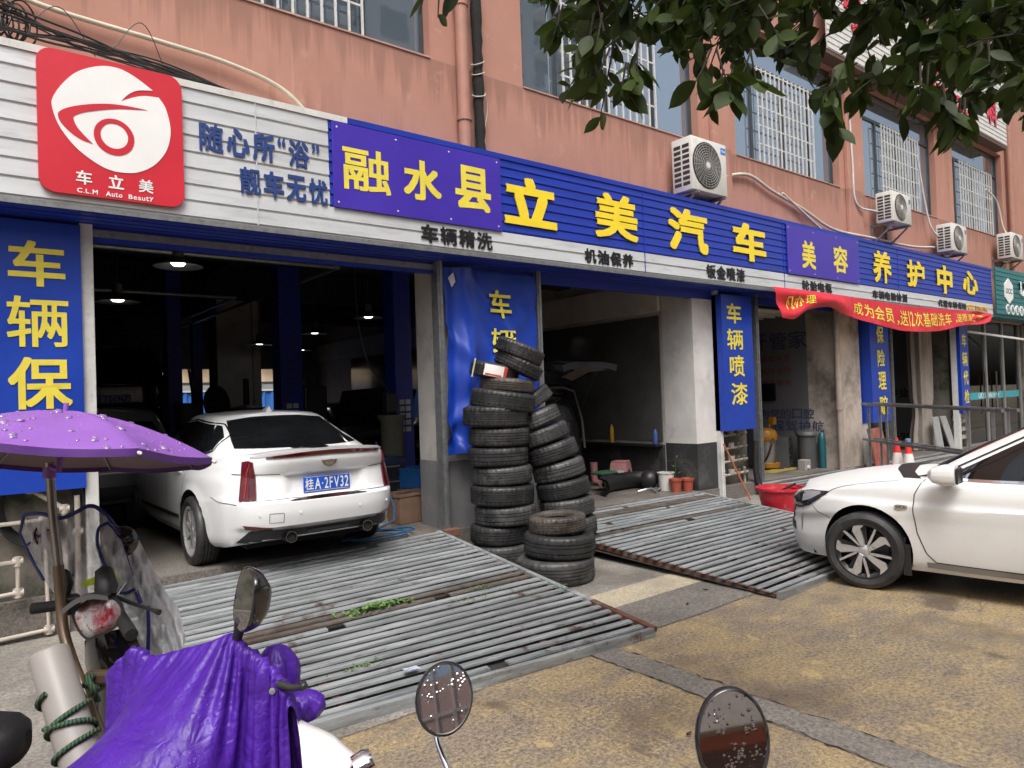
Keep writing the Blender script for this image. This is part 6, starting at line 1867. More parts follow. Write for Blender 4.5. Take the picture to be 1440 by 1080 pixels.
FLM = M('dead_leaf', (.06, .03, .015), .7, 0, .4, 30)
for k, (x, y, lb) in enumerate(((2.95, 2.35, 'tiny dark dead leaf on the yellow concrete between the two round mirrors'), (3.05, 2.3, 'second dark dead leaf touching the first between the round mirrors'), (4.75, 3.75, 'dead leaf on the dark asphalt patch right of the tyre stack'), (5.2, 3.9, 'dead leaf on the asphalt patch nearest the second ramp'), (3.3, 1.5, 'dark dead leaf beside the asphalt strip near the right mirror'))):
    mb = MB(); an = k * 1.7; c_, s_ = math.cos(an) * .022, math.sin(an) * .022
    mb.grid([[(x + c_ * a_ - s_ * b_ * .5 * (1 - a_ * a_), y + s_ * a_ + c_ * b_ * .5 * (1 - a_ * a_), .013 + .008 * abs(b_) + .005 * a_ * a_) for b_ in (-1, 0, 1)] for a_ in (-1, -.5, 0, .5, 1)])
    tag(mb.build('fallen_leaf', FLM, smooth=180), lb, 'leaf', 'dead leaves on the forecourt')
# ================================================================== tyres
def tyre_mesh(Ro, w, style, name):
    ri = Ro * .62; hw = w / 2
    prof = [(ri, -hw * .72), (ri + .012, -hw * .84), (ri + .03, -hw * .93), ((Ro + ri) / 2, -hw * 1.0), (Ro - .045, -hw * .97), (Ro - .02, -hw * .9), (Ro - .006, -hw * .8), (Ro, -hw * .68)]
    gs = {0: (-.4, -.13, .13, .4), 1: (-.45, -.2, 0, .2, .45), 2: (-.3, 0, .3), 3: (-.42, .05, .35)}[style]
    gw = {0: .045, 1: .03, 2: .055, 3: .05}[style]
    flags = [0] * len(prof)
    for g in gs:
        prof += [(Ro, hw * (g - gw)), (Ro - .008, hw * (g - gw * .7)), (Ro - .008, hw * (g + gw * .7)), (Ro, hw * (g + gw))]
    prof += [(Ro, hw * .68), (Ro - .006, hw * .8), (Ro - .02, hw * .9), (Ro - .045, hw * .97), ((Ro + ri) / 2, hw), (ri + .03, hw * .93), (ri + .012, hw * .84), (ri, hw * .72), (ri - .004, hw * .4), (ri + .02, hw * .5), (Ro - .03, hw * .75), (Ro - .018, 0), (Ro - .03, -hw * .75), (ri + .02, -hw * .5), (ri - .004, -hw * .4)]
    P = len(prof); n = 108
    mb = MB(); vs = []; fs = []
    for k in range(n):
        for i, (r_, z) in enumerate(prof):
            an = 2 * math.pi * (k + (.9 * z / w if style in (1, 3) else .35 * math.sin(9 * z / w))) / n
            rr = r_
            if r_ > Ro - .0225 and i < P - 8:
                if abs(z) > hw * .45 and k % 3 == 0: rr -= .009
                elif style != 2 and k % 4 == 1: rr -= .005
            vs.append((rr * math.cos(an), rr * math.sin(an), z + hw))
    for k in range(n):
        for i in range(P):
            j = (i + 1) % P; k2 = (k + 1) % n
            fs.append((k * P + i, k2 * P + i, k2 * P + j, k * P + j))
    mb.add(vs, fs)
    return mb.mesh(name, RUB, smooth=40)
RUBG = tyre_mat('faded_tyre_rubber', (.042, .042, .042), .5)
RUBK = tyre_mat('black_tyre_rubber', (.018, .018, .019), .15)
RUBB = tyre_mat('brownish_tyre_rubber', (.06, .048, .04), .5)
TM = {}
def tyre(label, c, Ro, w, style, mat, roll=0, pitch=0, rz=0):
    k = (round(Ro, 3), round(w, 3), style, mat.name)
    if k not in TM:
        TM[k] = tyre_mesh(Ro, w, style, 'tyre'); TM[k].materials.clear(); TM[k].materials.append(mat)
    o = bpy.data.objects.new('tyre', TM[k]); COL.objects.link(o)
    # roll: lean about the viewing direction (right side down for positive values)
    c = (c[0] + .012 * math.sin(7.1 * c[2] + Ro * 90), c[1] + .012 * math.cos(9.3 * c[2] + Ro * 50), c[2])
    vdir = Vector((.6225, .7826, 0)); rdir = Vector((.7826, -.6225, 0))
    q = Matrix.Rotation(R(roll), 4, vdir) @ Matrix.Rotation(R(pitch), 4, rdir) @ Matrix.Rotation(rz, 4, 'Z')
    o.matrix_world = Matrix.Translation(Vector(c)) @ q @ Matrix.Translation((0, 0, -w / 2))
    tag(o, label, 'tyre', 'used tyres stacked between the bays')
    return o
ORD = ['bottom', 'second', 'third', 'fourth', 'fifth', 'sixth', 'seventh', 'eighth', 'ninth', 'tenth']
main = [(4.66, 6.15, .0, .31, .205, 2, RUBG), (4.66, 6.15, 0, .31, .205, 0, RUBK), (4.70, 6.12, 0, .335, .205, 3, RUBG), (4.695, 6.115, 0, .345, .215, 1, RUBK), (4.70, 6.11, 0, .325, .2, 0, RUBG),
        (4.655, 6.14, 0, .328, .205, 3, RUBK), (4.655, 6.135, 0, .33, .205, 0, RUB), (4.648, 6.13, 0, .355, .225, 1, RUBK), ]
z = 0.006
descr = ['dusty grey tyre', 'black grooved tyre', 'faded tyre', 'widest glossy black tyre', 'grey worn tyre', 'black tyre', 'dull tyre', 'broad black tyre']
for i, (x, y, _, ro, w, st, m) in enumerate(main):
    tyre(f'{descr[i]}, {ORD[i]} from the ground in the tall stack against the blue banner' if i else 'dusty grey tyre at the bottom of the tall stack against the blue banner', (x, y, z + w / 2), ro, w, st, m, roll=(0, 1, -1, 1, -1, 0, 1, 2)[i], rz=i * .7)
    z += w + .002
# the upper tyres lean over
tyre('large tilted black tyre, ninth of the tall stack, its right side dropping', (4.706, 6.10, 1.742), .352, .205, 1, RUBK, roll=9, rz=.5)
tyre('brownish worn tyre lying near the top of the tall stack', (4.75, 6.06, 1.905), .30, .15, 2, RUBB, roll=6, rz=.2)
st_ = tyre('black tyre with a white and red paper label on its tread', (4.64, 6.14, 2.055), .27, .17, 0, RUBK, roll=13, rz=.9)
tyre('black tyre leaning steeply, second from the top of the tall stack', (4.85, 5.99, 2.115), .27, .16, 3, RUBK, roll=27, rz=.3)
tyre('topmost tyre of the tall stack, tilted with its right side down', (4.86, 5.975, 2.265), .272, .165, 0, RUB, roll=24, rz=1.9)
# paper label bent round the tread, and the yellowed tie beside it
def onTread(o, Ro, an, zz, off=.003):
    return o.matrix_world @ Vector(((Ro + off) * math.cos(an), (Ro + off) * math.sin(an), zz))
bpy.context.view_layer.update()
loc_cam = st_.matrix_world.inverted() @ Vector((0, 0, 1.78)); an0 = math.atan2(loc_cam.y, loc_cam.x)
mb = MB(); mb.grid([[onTread(st_, .27, an0 + lerp(-.42, .5, i / 16), z_) - st_.location for z_ in (.025, .145)] for i in range(17)]); o = mb.build('label_paper', M('tyre_label_paper', (.72, .70, .68), .6), None, local=True, smooth=60)
o.parent = st_; o.matrix_parent_inverse = st_.matrix_world.inverted() @ Matrix.Translation(st_.location)
mb = MB(); mb.grid([[onTread(st_, .27, an0 + lerp(.36, .5, i / 5), z_, .0045) - st_.location for z_ in (.026, .144)] for i in range(6)]); mb.grid([[onTread(st_, .27, an0 + lerp(-.36, .3, i / 9), z_, .0045) - st_.location for z_ in (.03, .05)] for i in range(10)])
o = mb.build('label_print', M('label_red_print', (.5, .05, .04), .6), None, local=True, smooth=60)
o.parent = st_; o.matrix_parent_inverse = st_.matrix_world.inverted() @ Matrix.Translation(st_.location)
mb = MB(); mb.tube([onTread(st_, .27, an0 - .95, z_, .006) - st_.location for z_ in (-.02, .05, .12, .18)], .009, 6); o = mb.build('tie_strip', M('yellowed_tape', (.5, .48, .4), .6), None, local=True)
o.parent = st_; o.matrix_parent_inverse = st_.matrix_world.inverted() @ Matrix.Translation(st_.location)

lean = [(5.46, 5.86, .305, .21, 0, RUB, 0), (5.45, 5.87, .30, .205, 2, RUBG, -2), (5.42, 5.89, .305, .205, 1, RUBG, -5), (5.38, 5.93, .30, .2, 0, RUBK, -9), (5.35, 5.95, .295, .2, 3, RUBG, -12), (5.31, 5.99, .3, .2, 2, RUB, -16), (5.24, 6.05, .29, .175, 0, RUBG, -17), (5.17, 6.1, .285, .175, 3, RUBG, -21)]
z = .005
dl = ['grooved tyre', 'pale dusty tyre', 'faded grey tyre with five grooves', 'black tyre', 'grey tyre with slanted tread', 'tilted dull tyre', 'pale tilted tyre', 'thin tilted pale tyre']
for i, (x, y, ro, w, st, m, rl) in enumerate(lean):
    tyre(f'{dl[i]}, {ORD[i]} from the ground in the leaning stack' if i else 'grooved tyre at the bottom of the leaning stack, behind the short stack', (x, y, z + w / 2), ro, w, st, m, roll=rl, rz=i * 1.3)
    z += w + .004
tyre('steeply tilted tyre on top of the leaning stack, its left side down', (5.12, 6.13, z + .09), .28, .17, 2, RUBG, roll=-34, rz=.4)
tyre('widest dusty tyre at the bottom of the short three-tyre stack', (4.575, 5.165, .118), .375, .235, 0, RUBG, rz=.2)
tyre('black tyre in the middle of the short three-tyre stack', (4.60, 5.145, .118 + .232), .345, .22, 3, RUBK, roll=2, rz=1)
tyre('small brownish tyre on top of the short three-tyre stack, its hole showing', (4.60, 5.135, .118 + .232 + .198), .275, .17, 0, RUBB, roll=-2, rz=2)

# ================================================================== things along the pavement
t = thing('tub', 'big red plastic tub with a board and a stick inside', 'tub', (9.0, 5.42, .004))
REDP = M('red_plastic', (.5, .02, .035), .4, 0, .15, 7, dirt=((.6, .25, .25), .35, 10))
mb = MB(); mb.lathe([(0, 0), (.235, 0), (.25, .02), (.305, .36), (.335, .365), (.335, .395), (.3, .395), (.24, .03), (0, .02)], 48); mb.build('shell', REDP, t, local=True, smooth=40)
for s in (1, -1):
    mb = MB(); mb.box(s * .3 - .02, s * .3 + .05, -.07, .07, .35, .372); mb.build('handle', REDP, t, local=True, bevel=.008)
mb = MB(); mb.obox((-.1, .02, .33), (.16, .02, .08), (-.02, .11, 0), (0, 0, .012)); tag(mb.build('board', M('wet_board', (.2, .12, .08), .6, 0, .2, 8)), 'wet brown board lying in the red tub', 'board').location = (9.0, 5.42, .004)
mb = MB(); mb.bar((-.15, .12, .28), (.12, -.16, .46), .05, .02); tag(mb.build('wooden_stick', BLKP), 'black flat stick resting across the red tub', 'stick').location = (9.0, 5.42, .25)
mb = MB(); mb.tube([(9.42, 6.62, .93), (9.93, 6.52, .02)], .014, 8)
tag(mb.build('broom_handle', M('orange_wood', (.5, .16, .08), .5, 0, .2, 9)), 'orange red broom handle leaning at the water meters', 'handle')
# water meters below the third banner
BRASS = M('dull_brass', (.28, .24, .18), .5, .4, .25, 12, world=True)
def meters(label, x0, x1, z0, z1, n, y):
    t = thing('water_meter_bank', label, 'water meters', ((x0 + x1) / 2, y, 0), group='water meters under the banners')
    rg = random.Random(int(x0 * 10))
    for i in range(n):
        z = lerp(z0, z1, i / (n - 1))
        mb = MB(); mb.tube([(x0, y, z), (x1, y, z + .02)], .02, 8); mb.tube([(x0 + .04, y, z), (x0 + .04, y + .1, z - .05), (x0 + .04, y + .12, z - .15)], .018, 8); mb.build('pipe', PVC, t, smooth=50)
        xm = lerp(x0, x1, .42)
        mb = MB(); mb.lathe([(0, .0), (.055, .0), (.06, .06), (.058, .09), (0, .095)], 18, (xm, y, z + .01)); m_ = mb.build('meter', M('meter_body', (.34, .32, .28), .55, 0, .2, 12, world=True) if 'meter_body' not in bpy.data.materials else bpy.data.materials['meter_body'], t, smooth=40)
        mb = MB(); mb.lathe([(0, .1), (.05, .098), (.052, .09)], 18, (xm, y, z + .01)); mb.build('lid', BLKP, m_, smooth=40)
        for f_ in (.15, .68, .88):
            mb = MB(); xx = lerp(x0, x1, f_)
            mb.tube([(xx - .04, y, z + .008), (xx + .04, y, z + .01)], .032, 8); mb.tube([(xx, y, z + .02), (xx, y - .01, z + .075)], .01, 6); mb.box(xx - .035, xx + .035, y - .018, y, z + .07, z + .085); mb.build('valve', BRASS if f_ > .5 else PVC, t, smooth=40)
    for xx in (x0 + .02, x1 - .03):
        mb = MB(); mb.tube([(xx, y + .04, .02), (xx, y + .04, z0 + .1)], .022, 8); mb.build('riser', PVC, t, smooth=50)
meters('bank of water meters wrapped in grimy pipes below the 车辆喷漆 banner', 9.62, 10.4, .38, 1.02, 4, 6.86)
meters('bank of white water meters below the 车辆代检 banner', 19.25, 19.95, .35, .95, 4, 6.82)
mb = MB(); mb.tube(cat([(10.5, 6.75, .9), (10.48, 6.75, .4), (10.5, 6.7, .15), (10.55, 6.6, .02)]), .05, 10); tag(mb.build('drainpipe', BLKP, smooth=60), 'short black ribbed drainpipe beside the water meters', 'pipe')
# pvc pipe run, cable coil and film at the far left
t = thing('pipe_run', 'beige plastic water pipes on the mouldy wall at the far left', 'water pipes', (.3, 6.75, 0))
def pipe(pts, r=.022):
    mb = MB(); mb.tube(pts, r, 10)
    for q in pts[1:-1]: mb.lathe([(0, -.035), (r * 1.35, -.035), (r * 1.35, .035), (0, .035)], 10, q, (0, 0, 1)); mb.lathe([(0, -.035), (r * 1.35, -.035), (r * 1.35, .035), (0, .035)], 10, q, (1, 0, 0))
    mb.build('pipe', PVC, t, smooth=50)
yy = 6.76
pipe([(-.6, yy, .92), (.58, yy, .93), (.6, yy, .06), (-.6, yy, .02)]); pipe([(-.6, yy - .06, .62), (.4, yy - .06, .64), (.4, yy - .06, .4), (-.6, yy - .06, .36)])
pipe([(.72, yy, .02), (.72, yy, 1.0), (.5, yy, 1.18), (-.5, yy, 1.16)]); pipe([(.8, yy, .02), (.81, yy, .8), (.81, yy, 1.1)])
mb = MB(); rg = random.Random(5)
for k in range(7):
    mb.tube([(.56 + (.24 + .01 * k) * math.cos(an), 6.81 - .008 * k, 1.05 + (.27 + .01 * k) * math.sin(an)) for an in np.linspace(0, 6.28, 40)], .009, 6)
tag(mb.build('cable_coil', BLKW, smooth=60), 'coil of black cable hanging on the wall under the left banner', 'cable coil')

# leaning red board, traffic cones, rack
mb = MB(); mb.obox((14.42, 6.52, .45), (.3, 0, .0), (0, .015, 0), (-.03, .07, .45))
tag(mb.build('wooden_board', M('red_stained_board', (.26, .07, .05), .6, 0, .3, 3, dirt=((.4, .25, .2), .5, 5), stretch=(6, 6, .6))), 'red stained wooden board leaning on the pillar below 保险理赔', 'board')
ORN = M('cone_red', (.62, .03, .03), .5, 0, .1, 8); CWT = M('cone_white_band', (.7, .68, .66), .4)
for lb, x, y, cap_ in (('traffic cone in front, with a blue and white cap', 14.35, 5.95, True), ('traffic cone behind, all red at the tip', 14.5, 6.22, False)):
    t = thing('traffic_cone', lb, 'traffic cone', (x, y, .004), group='traffic cones')
    mb = MB(); mb.box(-.18, .18, -.18, .18, 0, .035); mb.build('base', ORN, t, local=True, bevel=.01)
    def rc_(z): return lerp(.14, .03, z / .68)
    for nm, z0, z1, m in (('cone_body', .035, .2, ORN), ('white_band', .2, .42, CWT), ('cone_body', .42, .62, ORN)):
        mb = MB(); mb.lathe([(rc_(z0), z0), (rc_(z1), z1)], 28); mb.build(nm, m, t, local=True, smooth=50)
    mb = MB(); mb.lathe([(rc_(.62), .62), (.05 if cap_ else .03, .63), (.05 if cap_ else .028, .7), (0, .71)], 20); mb.build('cap', M('cone_cap_blue', (.15, .3, .5), .4) if cap_ else ORN, t, local=True, smooth=50)
t = thing('steel_rack', 'long grey steel tube rack standing out from the pillar above the cones', 'rack', (12.8, 4.9, 0))
A, B = Vector((13.9, 6.3, 0)), Vector((11.75, 3.45, 0))
dn = (B - A).normalized(); sd_ = Vector((dn.y, -dn.x, 0))
for off in (0, .22):
    for z_ in (1.4, .72):
        mb = MB(); mb.bar(A + sd_ * off + Vector((0, 0, z_)) - dn * .12, B + sd_ * off + Vector((0, 0, z_ - .06)) + dn * .1, .045, .045); mb.build('rail', STEEL, t)
    for s in (.03, .2, .82, .97):
        if s in (.03, .97) or off > 0:
            q = A.lerp(B, s) + sd_ * (off - .003); mb = MB(); mb.box(q.x - .018, q.x + .018, q.y - .018, q.y + .018, .004, 1.38); mb.build('post', STEEL, t)
for s in np.linspace(.05, .95, 6):
    q = A.lerp(B, s); mb = MB(); mb.bar(q + Vector((0, 0, .715)), q + sd_ * .22 + Vector((0, 0, .715)), .03, .02); mb.build('cross_bar', STEEL, t)

# cleaning machines in bay three
YELP = M('yellow_machine_plastic', (.36, .16, .015), .45, 0, .1, 8)
t = thing('vacuum_cleaner', 'steel drum vacuum cleaner with yellow head and yellow trolley', 'vacuum cleaner', (12.55, 7.85, floorz(12.5)))
mb = MB(); mb.lathe([(0, .13), (.2, .13), (.205, .55), (0, .55)], 32); mb.build('drum', M('brushed_steel', (.45, .44, .42), .3, .9, .1, 15), t, local=True, smooth=40)
mb = MB(); mb.lathe([(.21, .55), (.225, .57), (.225, .68), (.19, .76), (.1, .8), (0, .81)], 32); mb.build('head', YELP, t, local=True, smooth=40)
mb = MB(); mb.lathe([(0, .04), (.25, .04), (.26, .12), (.2, .135), (0, .135)], 28); mb.build('trolley', YELP, t, local=True, smooth=40)
for k in range(4):
    an = k * math.pi / 2 + .7; mb = MB(); mb.lathe([(0, -.015), (.04, -.015), (.04, .015), (0, .015)], 14, (.22 * math.cos(an), .22 * math.sin(an), .04), (math.sin(an), math.cos(an), 0)); mb.build('castor', BLKP, t, local=True)
mb = MB(); mb.tube(cat([(-.1, -.2, .5), (-.3, -.35, .6), (-.42, -.3, .3), (-.3, -.1, .05), (.1, -.3, .02)]), .022, 8); mb.build('hose', BLKP, t, local=True, smooth=60)
mb = MB(); mb.tube([(.2, .05, .1), (.32, .1, .9), (.36, .05, .98)], .016, 8); mb.box(.3, .42, 0, .1, .85, 1.0); mb.build('push_handle', YELP, t, local=True)
bpy.data.materials.get('x')
t = thing('dust_bin', 'grey cylindrical bin in the lettered bay beside the teal bottle', 'bin', (13.1, 7.3, floorz(13)))
mb = MB(); mb.lathe([(0, 0), (.15, 0), (.17, .62), (.2, .64), (.2, .72), (0, .76)], 28); mb.build('body', M('grey_bin_plastic', (.07, .072, .076), .5), t, local=True, smooth=40)
mb = MB(); mb.lathe([(.202, .66), (.205, .7), (.202, .72)], 28); mb.build('band', STEELO, t, local=True, smooth=40)
t = thing('gas_bottle', 'slim teal cylinder standing beside the grey bin', 'cylinder', (13.3, 7.1, floorz(13)))
mb = MB(); mb.lathe([(0, 0), (.07, 0), (.075, .55), (.06, .66), (.02, .7), (.02, .74), (0, .74)], 20); mb.build('body', M('teal_paint', (.012, .085, .105), .4), t, local=True, smooth=40)
mb = MB(); mb.lathe([(.03, .74), (.03, .79), (0, .8)], 12); mb.build('valve', STEELO, t, local=True)
t = thing('step_stool', 'grey plastic step with square openings between the vacuum and the bin', 'step', (12.95, 7.7, floorz(13)), R(20))
for s in (-1, 1):
    mb = MB(); mb.box(s * .19 - .02, s * .19 + .02, -.13, .13, 0, .62); mb.build('side_panel', bpy.data.materials['grey_bin_plastic'], t, local=True)
for k in range(4):
    mb = MB(); mb.box(-.17, .17, -.12, .12, .04 + .18 * k, .075 + .18 * k); mb.build('shelf', bpy.data.materials['grey_bin_plastic'], t, local=True)
t = thing('speaker_box', 'small pale box with a white knob on the floor of the lettered bay', 'box', (12.8, 7.2, floorz(13)))
mb = MB(); mb.box(-.1, .1, -.08, .08, 0, .2); mb.build('box', M('pale_box', (.3, .29, .27), .6), t, local=True, bevel=.012)
mb = MB(); mb.lathe([(0, .03), (.03, .02), (.04, 0)], 14, (0, -.08, .06), (0, -1, 0)); mb.build('knob', WSTEEL, t, local=True)
mb = MB(); mb.grid([[(11.9 + .35 * i, 7.3 + .12 * j, floorz(12) + .006 + .003 * ((i + j) % 2)) for j in range(4)] for i in range(4)])
tag(mb.build('floor_mat', M('yellow_mat', (.34, .26, .06), .8, 0, .2, 8)), 'thin yellow mat on the floor of the lettered bay', 'mat')
# downpipe in front of the stained pillar
mb = MB(); mb.tube([(13.3, 6.72, .12), (13.3, 6.72, 3.34)], .06, 14); mb.tube([(13.3, 6.72, 1.3), (13.3, 6.72, 1.45)], .072, 14); mb.tube([(13.3, 6.72, 1.9), (13.3, 6.72, 2.0)], .068, 14)
q = mb.build('downpipe', M('brown_grey_pipe', (.33, .27, .23), .5, 0, .15, 5, world=True), bld, smooth=40)
mb = MB(); mb.box(15.85, 16.35, 8.6, 9.0, .14, .55)
tag(mb.build('green_bin', M('lime_plastic', (.2, .35, .02), .5), bevel=.02), 'lime green plastic bin on the floor of the last open bay', 'bin')
for x, lb in ((18.35, 'grey board leaning left against the foot of the draped curtain'), (18.95, 'grey board leaning upright at the right of the draped curtain')):
    mb = MB(); mb.obox((x, 6.92, .52), (.17, 0, 0), (0, .012, 0), ((.12 if x < 18.6 else -.04), .1, .42)); tag(mb.build('leaning_board', M('grey_sheet', (.3, .3, .3), .6, 0, .15, 4)) if x < 18.6 else mb.build('leaning_board', bpy.data.materials['grey_sheet']), lb, 'board')
# ================================================================== scooters in the foreground
CAMP = Vector((0, 0, 1.78))
CR_, CU_, CD_ = r2.copy(), u2.copy(), dv.copy()
def pd(u, v, d):
    """world point seen at photo position u, v at depth d"""
    return CAMP + CR_ * ((u - 720) / 998 * d) + CU_ * ((540 - v) / 998 * d) + CD_ * d

def drape(nx, ny, sx, sy, origin, ux, uy, caps, steps=150, iters=10, pins=(), seed=1, ground=.03, damp=.985):
    """position based cloth: nx x ny sheet falling over capsules (a, b, r)"""
    g_ = np.random.RandomState(seed)
    ux, uy = np.array(ux), np.array(uy)
    P = np.zeros((nx, ny, 3))
    for i in range(nx):
        for j in range(ny):
            P[i, j] = np.array(origin) + ux * (i / (nx - 1) - .5) * sx + uy * (j / (ny - 1) - .5) * sy
    P[:, :, 2] += g_.uniform(-.006, .006, (nx, ny))
    V = np.zeros_like(P)
    hx, hy = sx / (nx - 1), sy / (ny - 1)
    cons = []
    for di, dj, l, k in ((1, 0, hx, 1), (0, 1, hy, 1), (1, 1, math.hypot(hx, hy), .6), (1, -1, math.hypot(hx, hy), .6), (2, 0, 2 * hx, .18), (0, 2, 2 * hy, .18)):
        cons.append((di, dj, l, k))
    pinm = np.zeros((nx, ny), bool); pinp = np.zeros_like(P)
    for i, j, q in pins:
        pinm[i, j] = True; pinp[i, j] = np.array(q)
    A = [(np.array(a), np.array(b), r) for a, b, r in caps]
    dt = 1 / 60
    for st in range(steps):
        V[:, :, 2] -= 9.8 * dt
        V *= damp
        Q = P + V * dt
        for it in range(iters):
            for di, dj, l, k in cons:
                if dj >= 0: a = Q[:nx - di, :ny - dj]; b = Q[di:, dj:]
                else: a = Q[:nx - di, -dj:]; b = Q[di:, :ny + dj]
                d = b - a; L = np.sqrt((d * d).sum(-1, keepdims=True)) + 1e-9
                c = d * ((L - l) / L * .5 * k * .5)
                a += c; b -= c
            for ca, cb, r_ in A:
                ab = cb - ca; t = np.clip(((Q - ca) @ ab) / (ab @ ab + 1e-9), 0, 1)
                n = Q - (ca + t[..., None] * ab); L = np.sqrt((n * n).sum(-1))
                m = L < r_
                if m.any(): Q[m] += n[m] * ((r_ - L[m]) / (L[m] + 1e-9))[:, None]
            Q[:, :, 2] = np.maximum(Q[:, :, 2], ground)
            if pinm.any(): Q[pinm] = pinp[pinm]
        V = (Q - P) / dt
        for ca, cb, r_ in A:
            ab = cb - ca; t = np.clip(((Q - ca) @ ab) / (ab @ ab + 1e-9), 0, 1)
            L = np.sqrt(((Q - (ca + t[..., None] * ab)) ** 2).sum(-1))
            V[L < r_ + .006] *= .35
        P = Q
    return P

PURP = cloth_mat('purple_nylon', (.06, .014, .26), .4, .22, True, crinkle=True, spec=.35)
PURP2 = cloth_mat('purple_umbrella_nylon', (.235, .095, .42), .45, .1, False)
MIRR = M('mirror_glass', (.8, .8, .8), .02, 1, .03, 3, rvar=.01)
def sub(ob, lv=1):
    m = ob.modifiers.new('u', 'SUBSURF'); m.levels = lv; m.render_levels = lv
    ob.data.polygons.foreach_set('use_smooth', [True] * len(ob.data.polygons))
    return ob

# ---------------------------------------------------------------- scooter under the purple cape
A0 = pd(300, 1000, 1.95)
sc = thing('parked_scooter', 'white scooter hidden under a purple rain cape, one black angular mirror standing up', 'scooter', (A0.x, A0.y, 0))
hvd = (CR_ * .92 + CD_ * .38); hvd.z = 0; hvd.normalize()
pv = Vector((-hvd.y, hvd.x, 0))
S1, S2, S3, S4, S5, S6 = pd(178, 950, 2.2), pd(325, 918, 2.02), pd(372, 945, 1.97), pd(398, 975, 1.92), pd(360, 1010, 1.82), pd(215, 990, 2.02)
LOW = Vector((0, 0, .045))
hb = MB(); hb.tube([pd(187, 906, 2.22) - LOW, pd(255, 912, 2.1) - LOW, pd(324, 905, 2.03) - LOW, pd(372, 926, 1.96) - LOW, pd(392, 952, 1.93) - LOW], .014, 10); hb.build('handlebar', BLKP, sc, smooth=50)
base = Vector((A0.x, A0.y, 0))
mb = MB(); mb.tube([base + CD_ * .16 + Vector((0, 0, .95)), base + CD_ * .12 + hvd * .1 + Vector((0, 0, .6)), base + hvd * .22 + Vector((0, 0, .3))], [.05, .07, .05], 14); mb.build('steering_column', BLKP, sc, smooth=60)
WSC = M('white_scooter_plastic', (.72, .71, .69), .25, 0, .05, 5, coat=.6, dirt=((.4, .36, .3), .2, 9))
mb = MB()
c0 = base + hvd * .5 + Vector((0, 0, .3))
G = []
for i in range(13):
    an = lerp(-.55, 1.5, i / 12)
    q = c0 + hvd * (.27 * math.sin(an)) + Vector((0, 0, .2 * math.cos(an) + .12))
    w = .10 + .02 * math.sin(math.pi * i / 12)
    G.append([q + pv * (w * y) - Vector((0, 0, .07 * y * y)) for y in np.linspace(-1, 1, 9)])
mb.grid(G); mb.grid([[q - Vector((0, 0, .012)) for q in row][::-1] for row in G]); mb.build('front_fender', WSC, sc, smooth=70)
# white nose cowl with chrome lamp (the piece showing at the right of the cape)
F0, F1, F2 = pd(418, 1030, 1.9), pd(470, 1050, 1.86), pd(520, 1090, 1.8)
mb = MB(); G = []
for i in range(11):
    t = i / 10; q = F0.lerp(F1, min(1, t * 2)).lerp(F1.lerp(F2, max(0, t * 2 - 1)), 1 if t > .5 else 0)
    w = lerp(.12, .075, t)
    G.append([q + CR_ * (0) + pv * (w * math.sin(a_)) + Vector((0, 0, w * .75 * math.cos(a_) - w * .5)) for a_ in np.linspace(-2.2, 2.2, 17)])
mb.grid(G); mb.grid([G[-1], [sum(G[-1], Vector()) / 17] * 17]); mb.build('nose_cowl', WSC, sc, smooth=70)
ch = pd(515, 1075, 1.78); mb = MB(); mb.lathe([(0, .02), (.03, .018), (.038, 0), (.034, -.03), (0, -.05)], 20, ch, hvd + Vector((0, 0, .3))); mb.build('lamp_trim', CHROME, sc, smooth=50)
for s in (.62, -.75):
    q = base + hvd * s; mb = MB()
    mb.lathe([(.13, -.045), (.2, -.05), (.225, -.03), (.232, 0), (.225, .03), (.2, .05), (.13, .045)], 36, (q.x, q.y, .235), pv, closed=True); w_ = mb.build('wheel', RUB, sc, smooth=40)
    mb = MB(); mb.lathe([(0, -.04), (.05, -.04), (.13, -.03), (.13, .03), (.05, .04), (0, .04)], 24, (q.x, q.y, .235), pv); mb.build('rim', ALU, w_, smooth=40)
mb = MB(); mb.bar(base + hvd * .35 + Vector((0, 0, .28)), base - hvd * .75 + Vector((0, 0, .3)), .26, .1); mb.build('floor_board', BLKP, sc, bevel=.02)
mb = MB(); mb.tube([base - hvd * .25 + Vector((0, 0, .7)), base - hvd * .5 + Vector((0, 0, .74)), base - hvd * .85 + Vector((0, 0, .78))], [.12, .14, .1], 16); mb.build('seat', BLKP, sc, smooth=60)
# brake lever end poking out
mb = MB(); mb.tube([pd(392, 962, 1.9), pd(410, 967, 1.88), pd(424, 966, 1.87)], [.012, .010, .009], 8); q = pd(427, 965, 1.87); mb.lathe([(0, -.012), (.012, -.006), (.013, .004), (0, .013)], 10, q, CR_); mb.build('brake_lever', BLKP, sc, smooth=60)
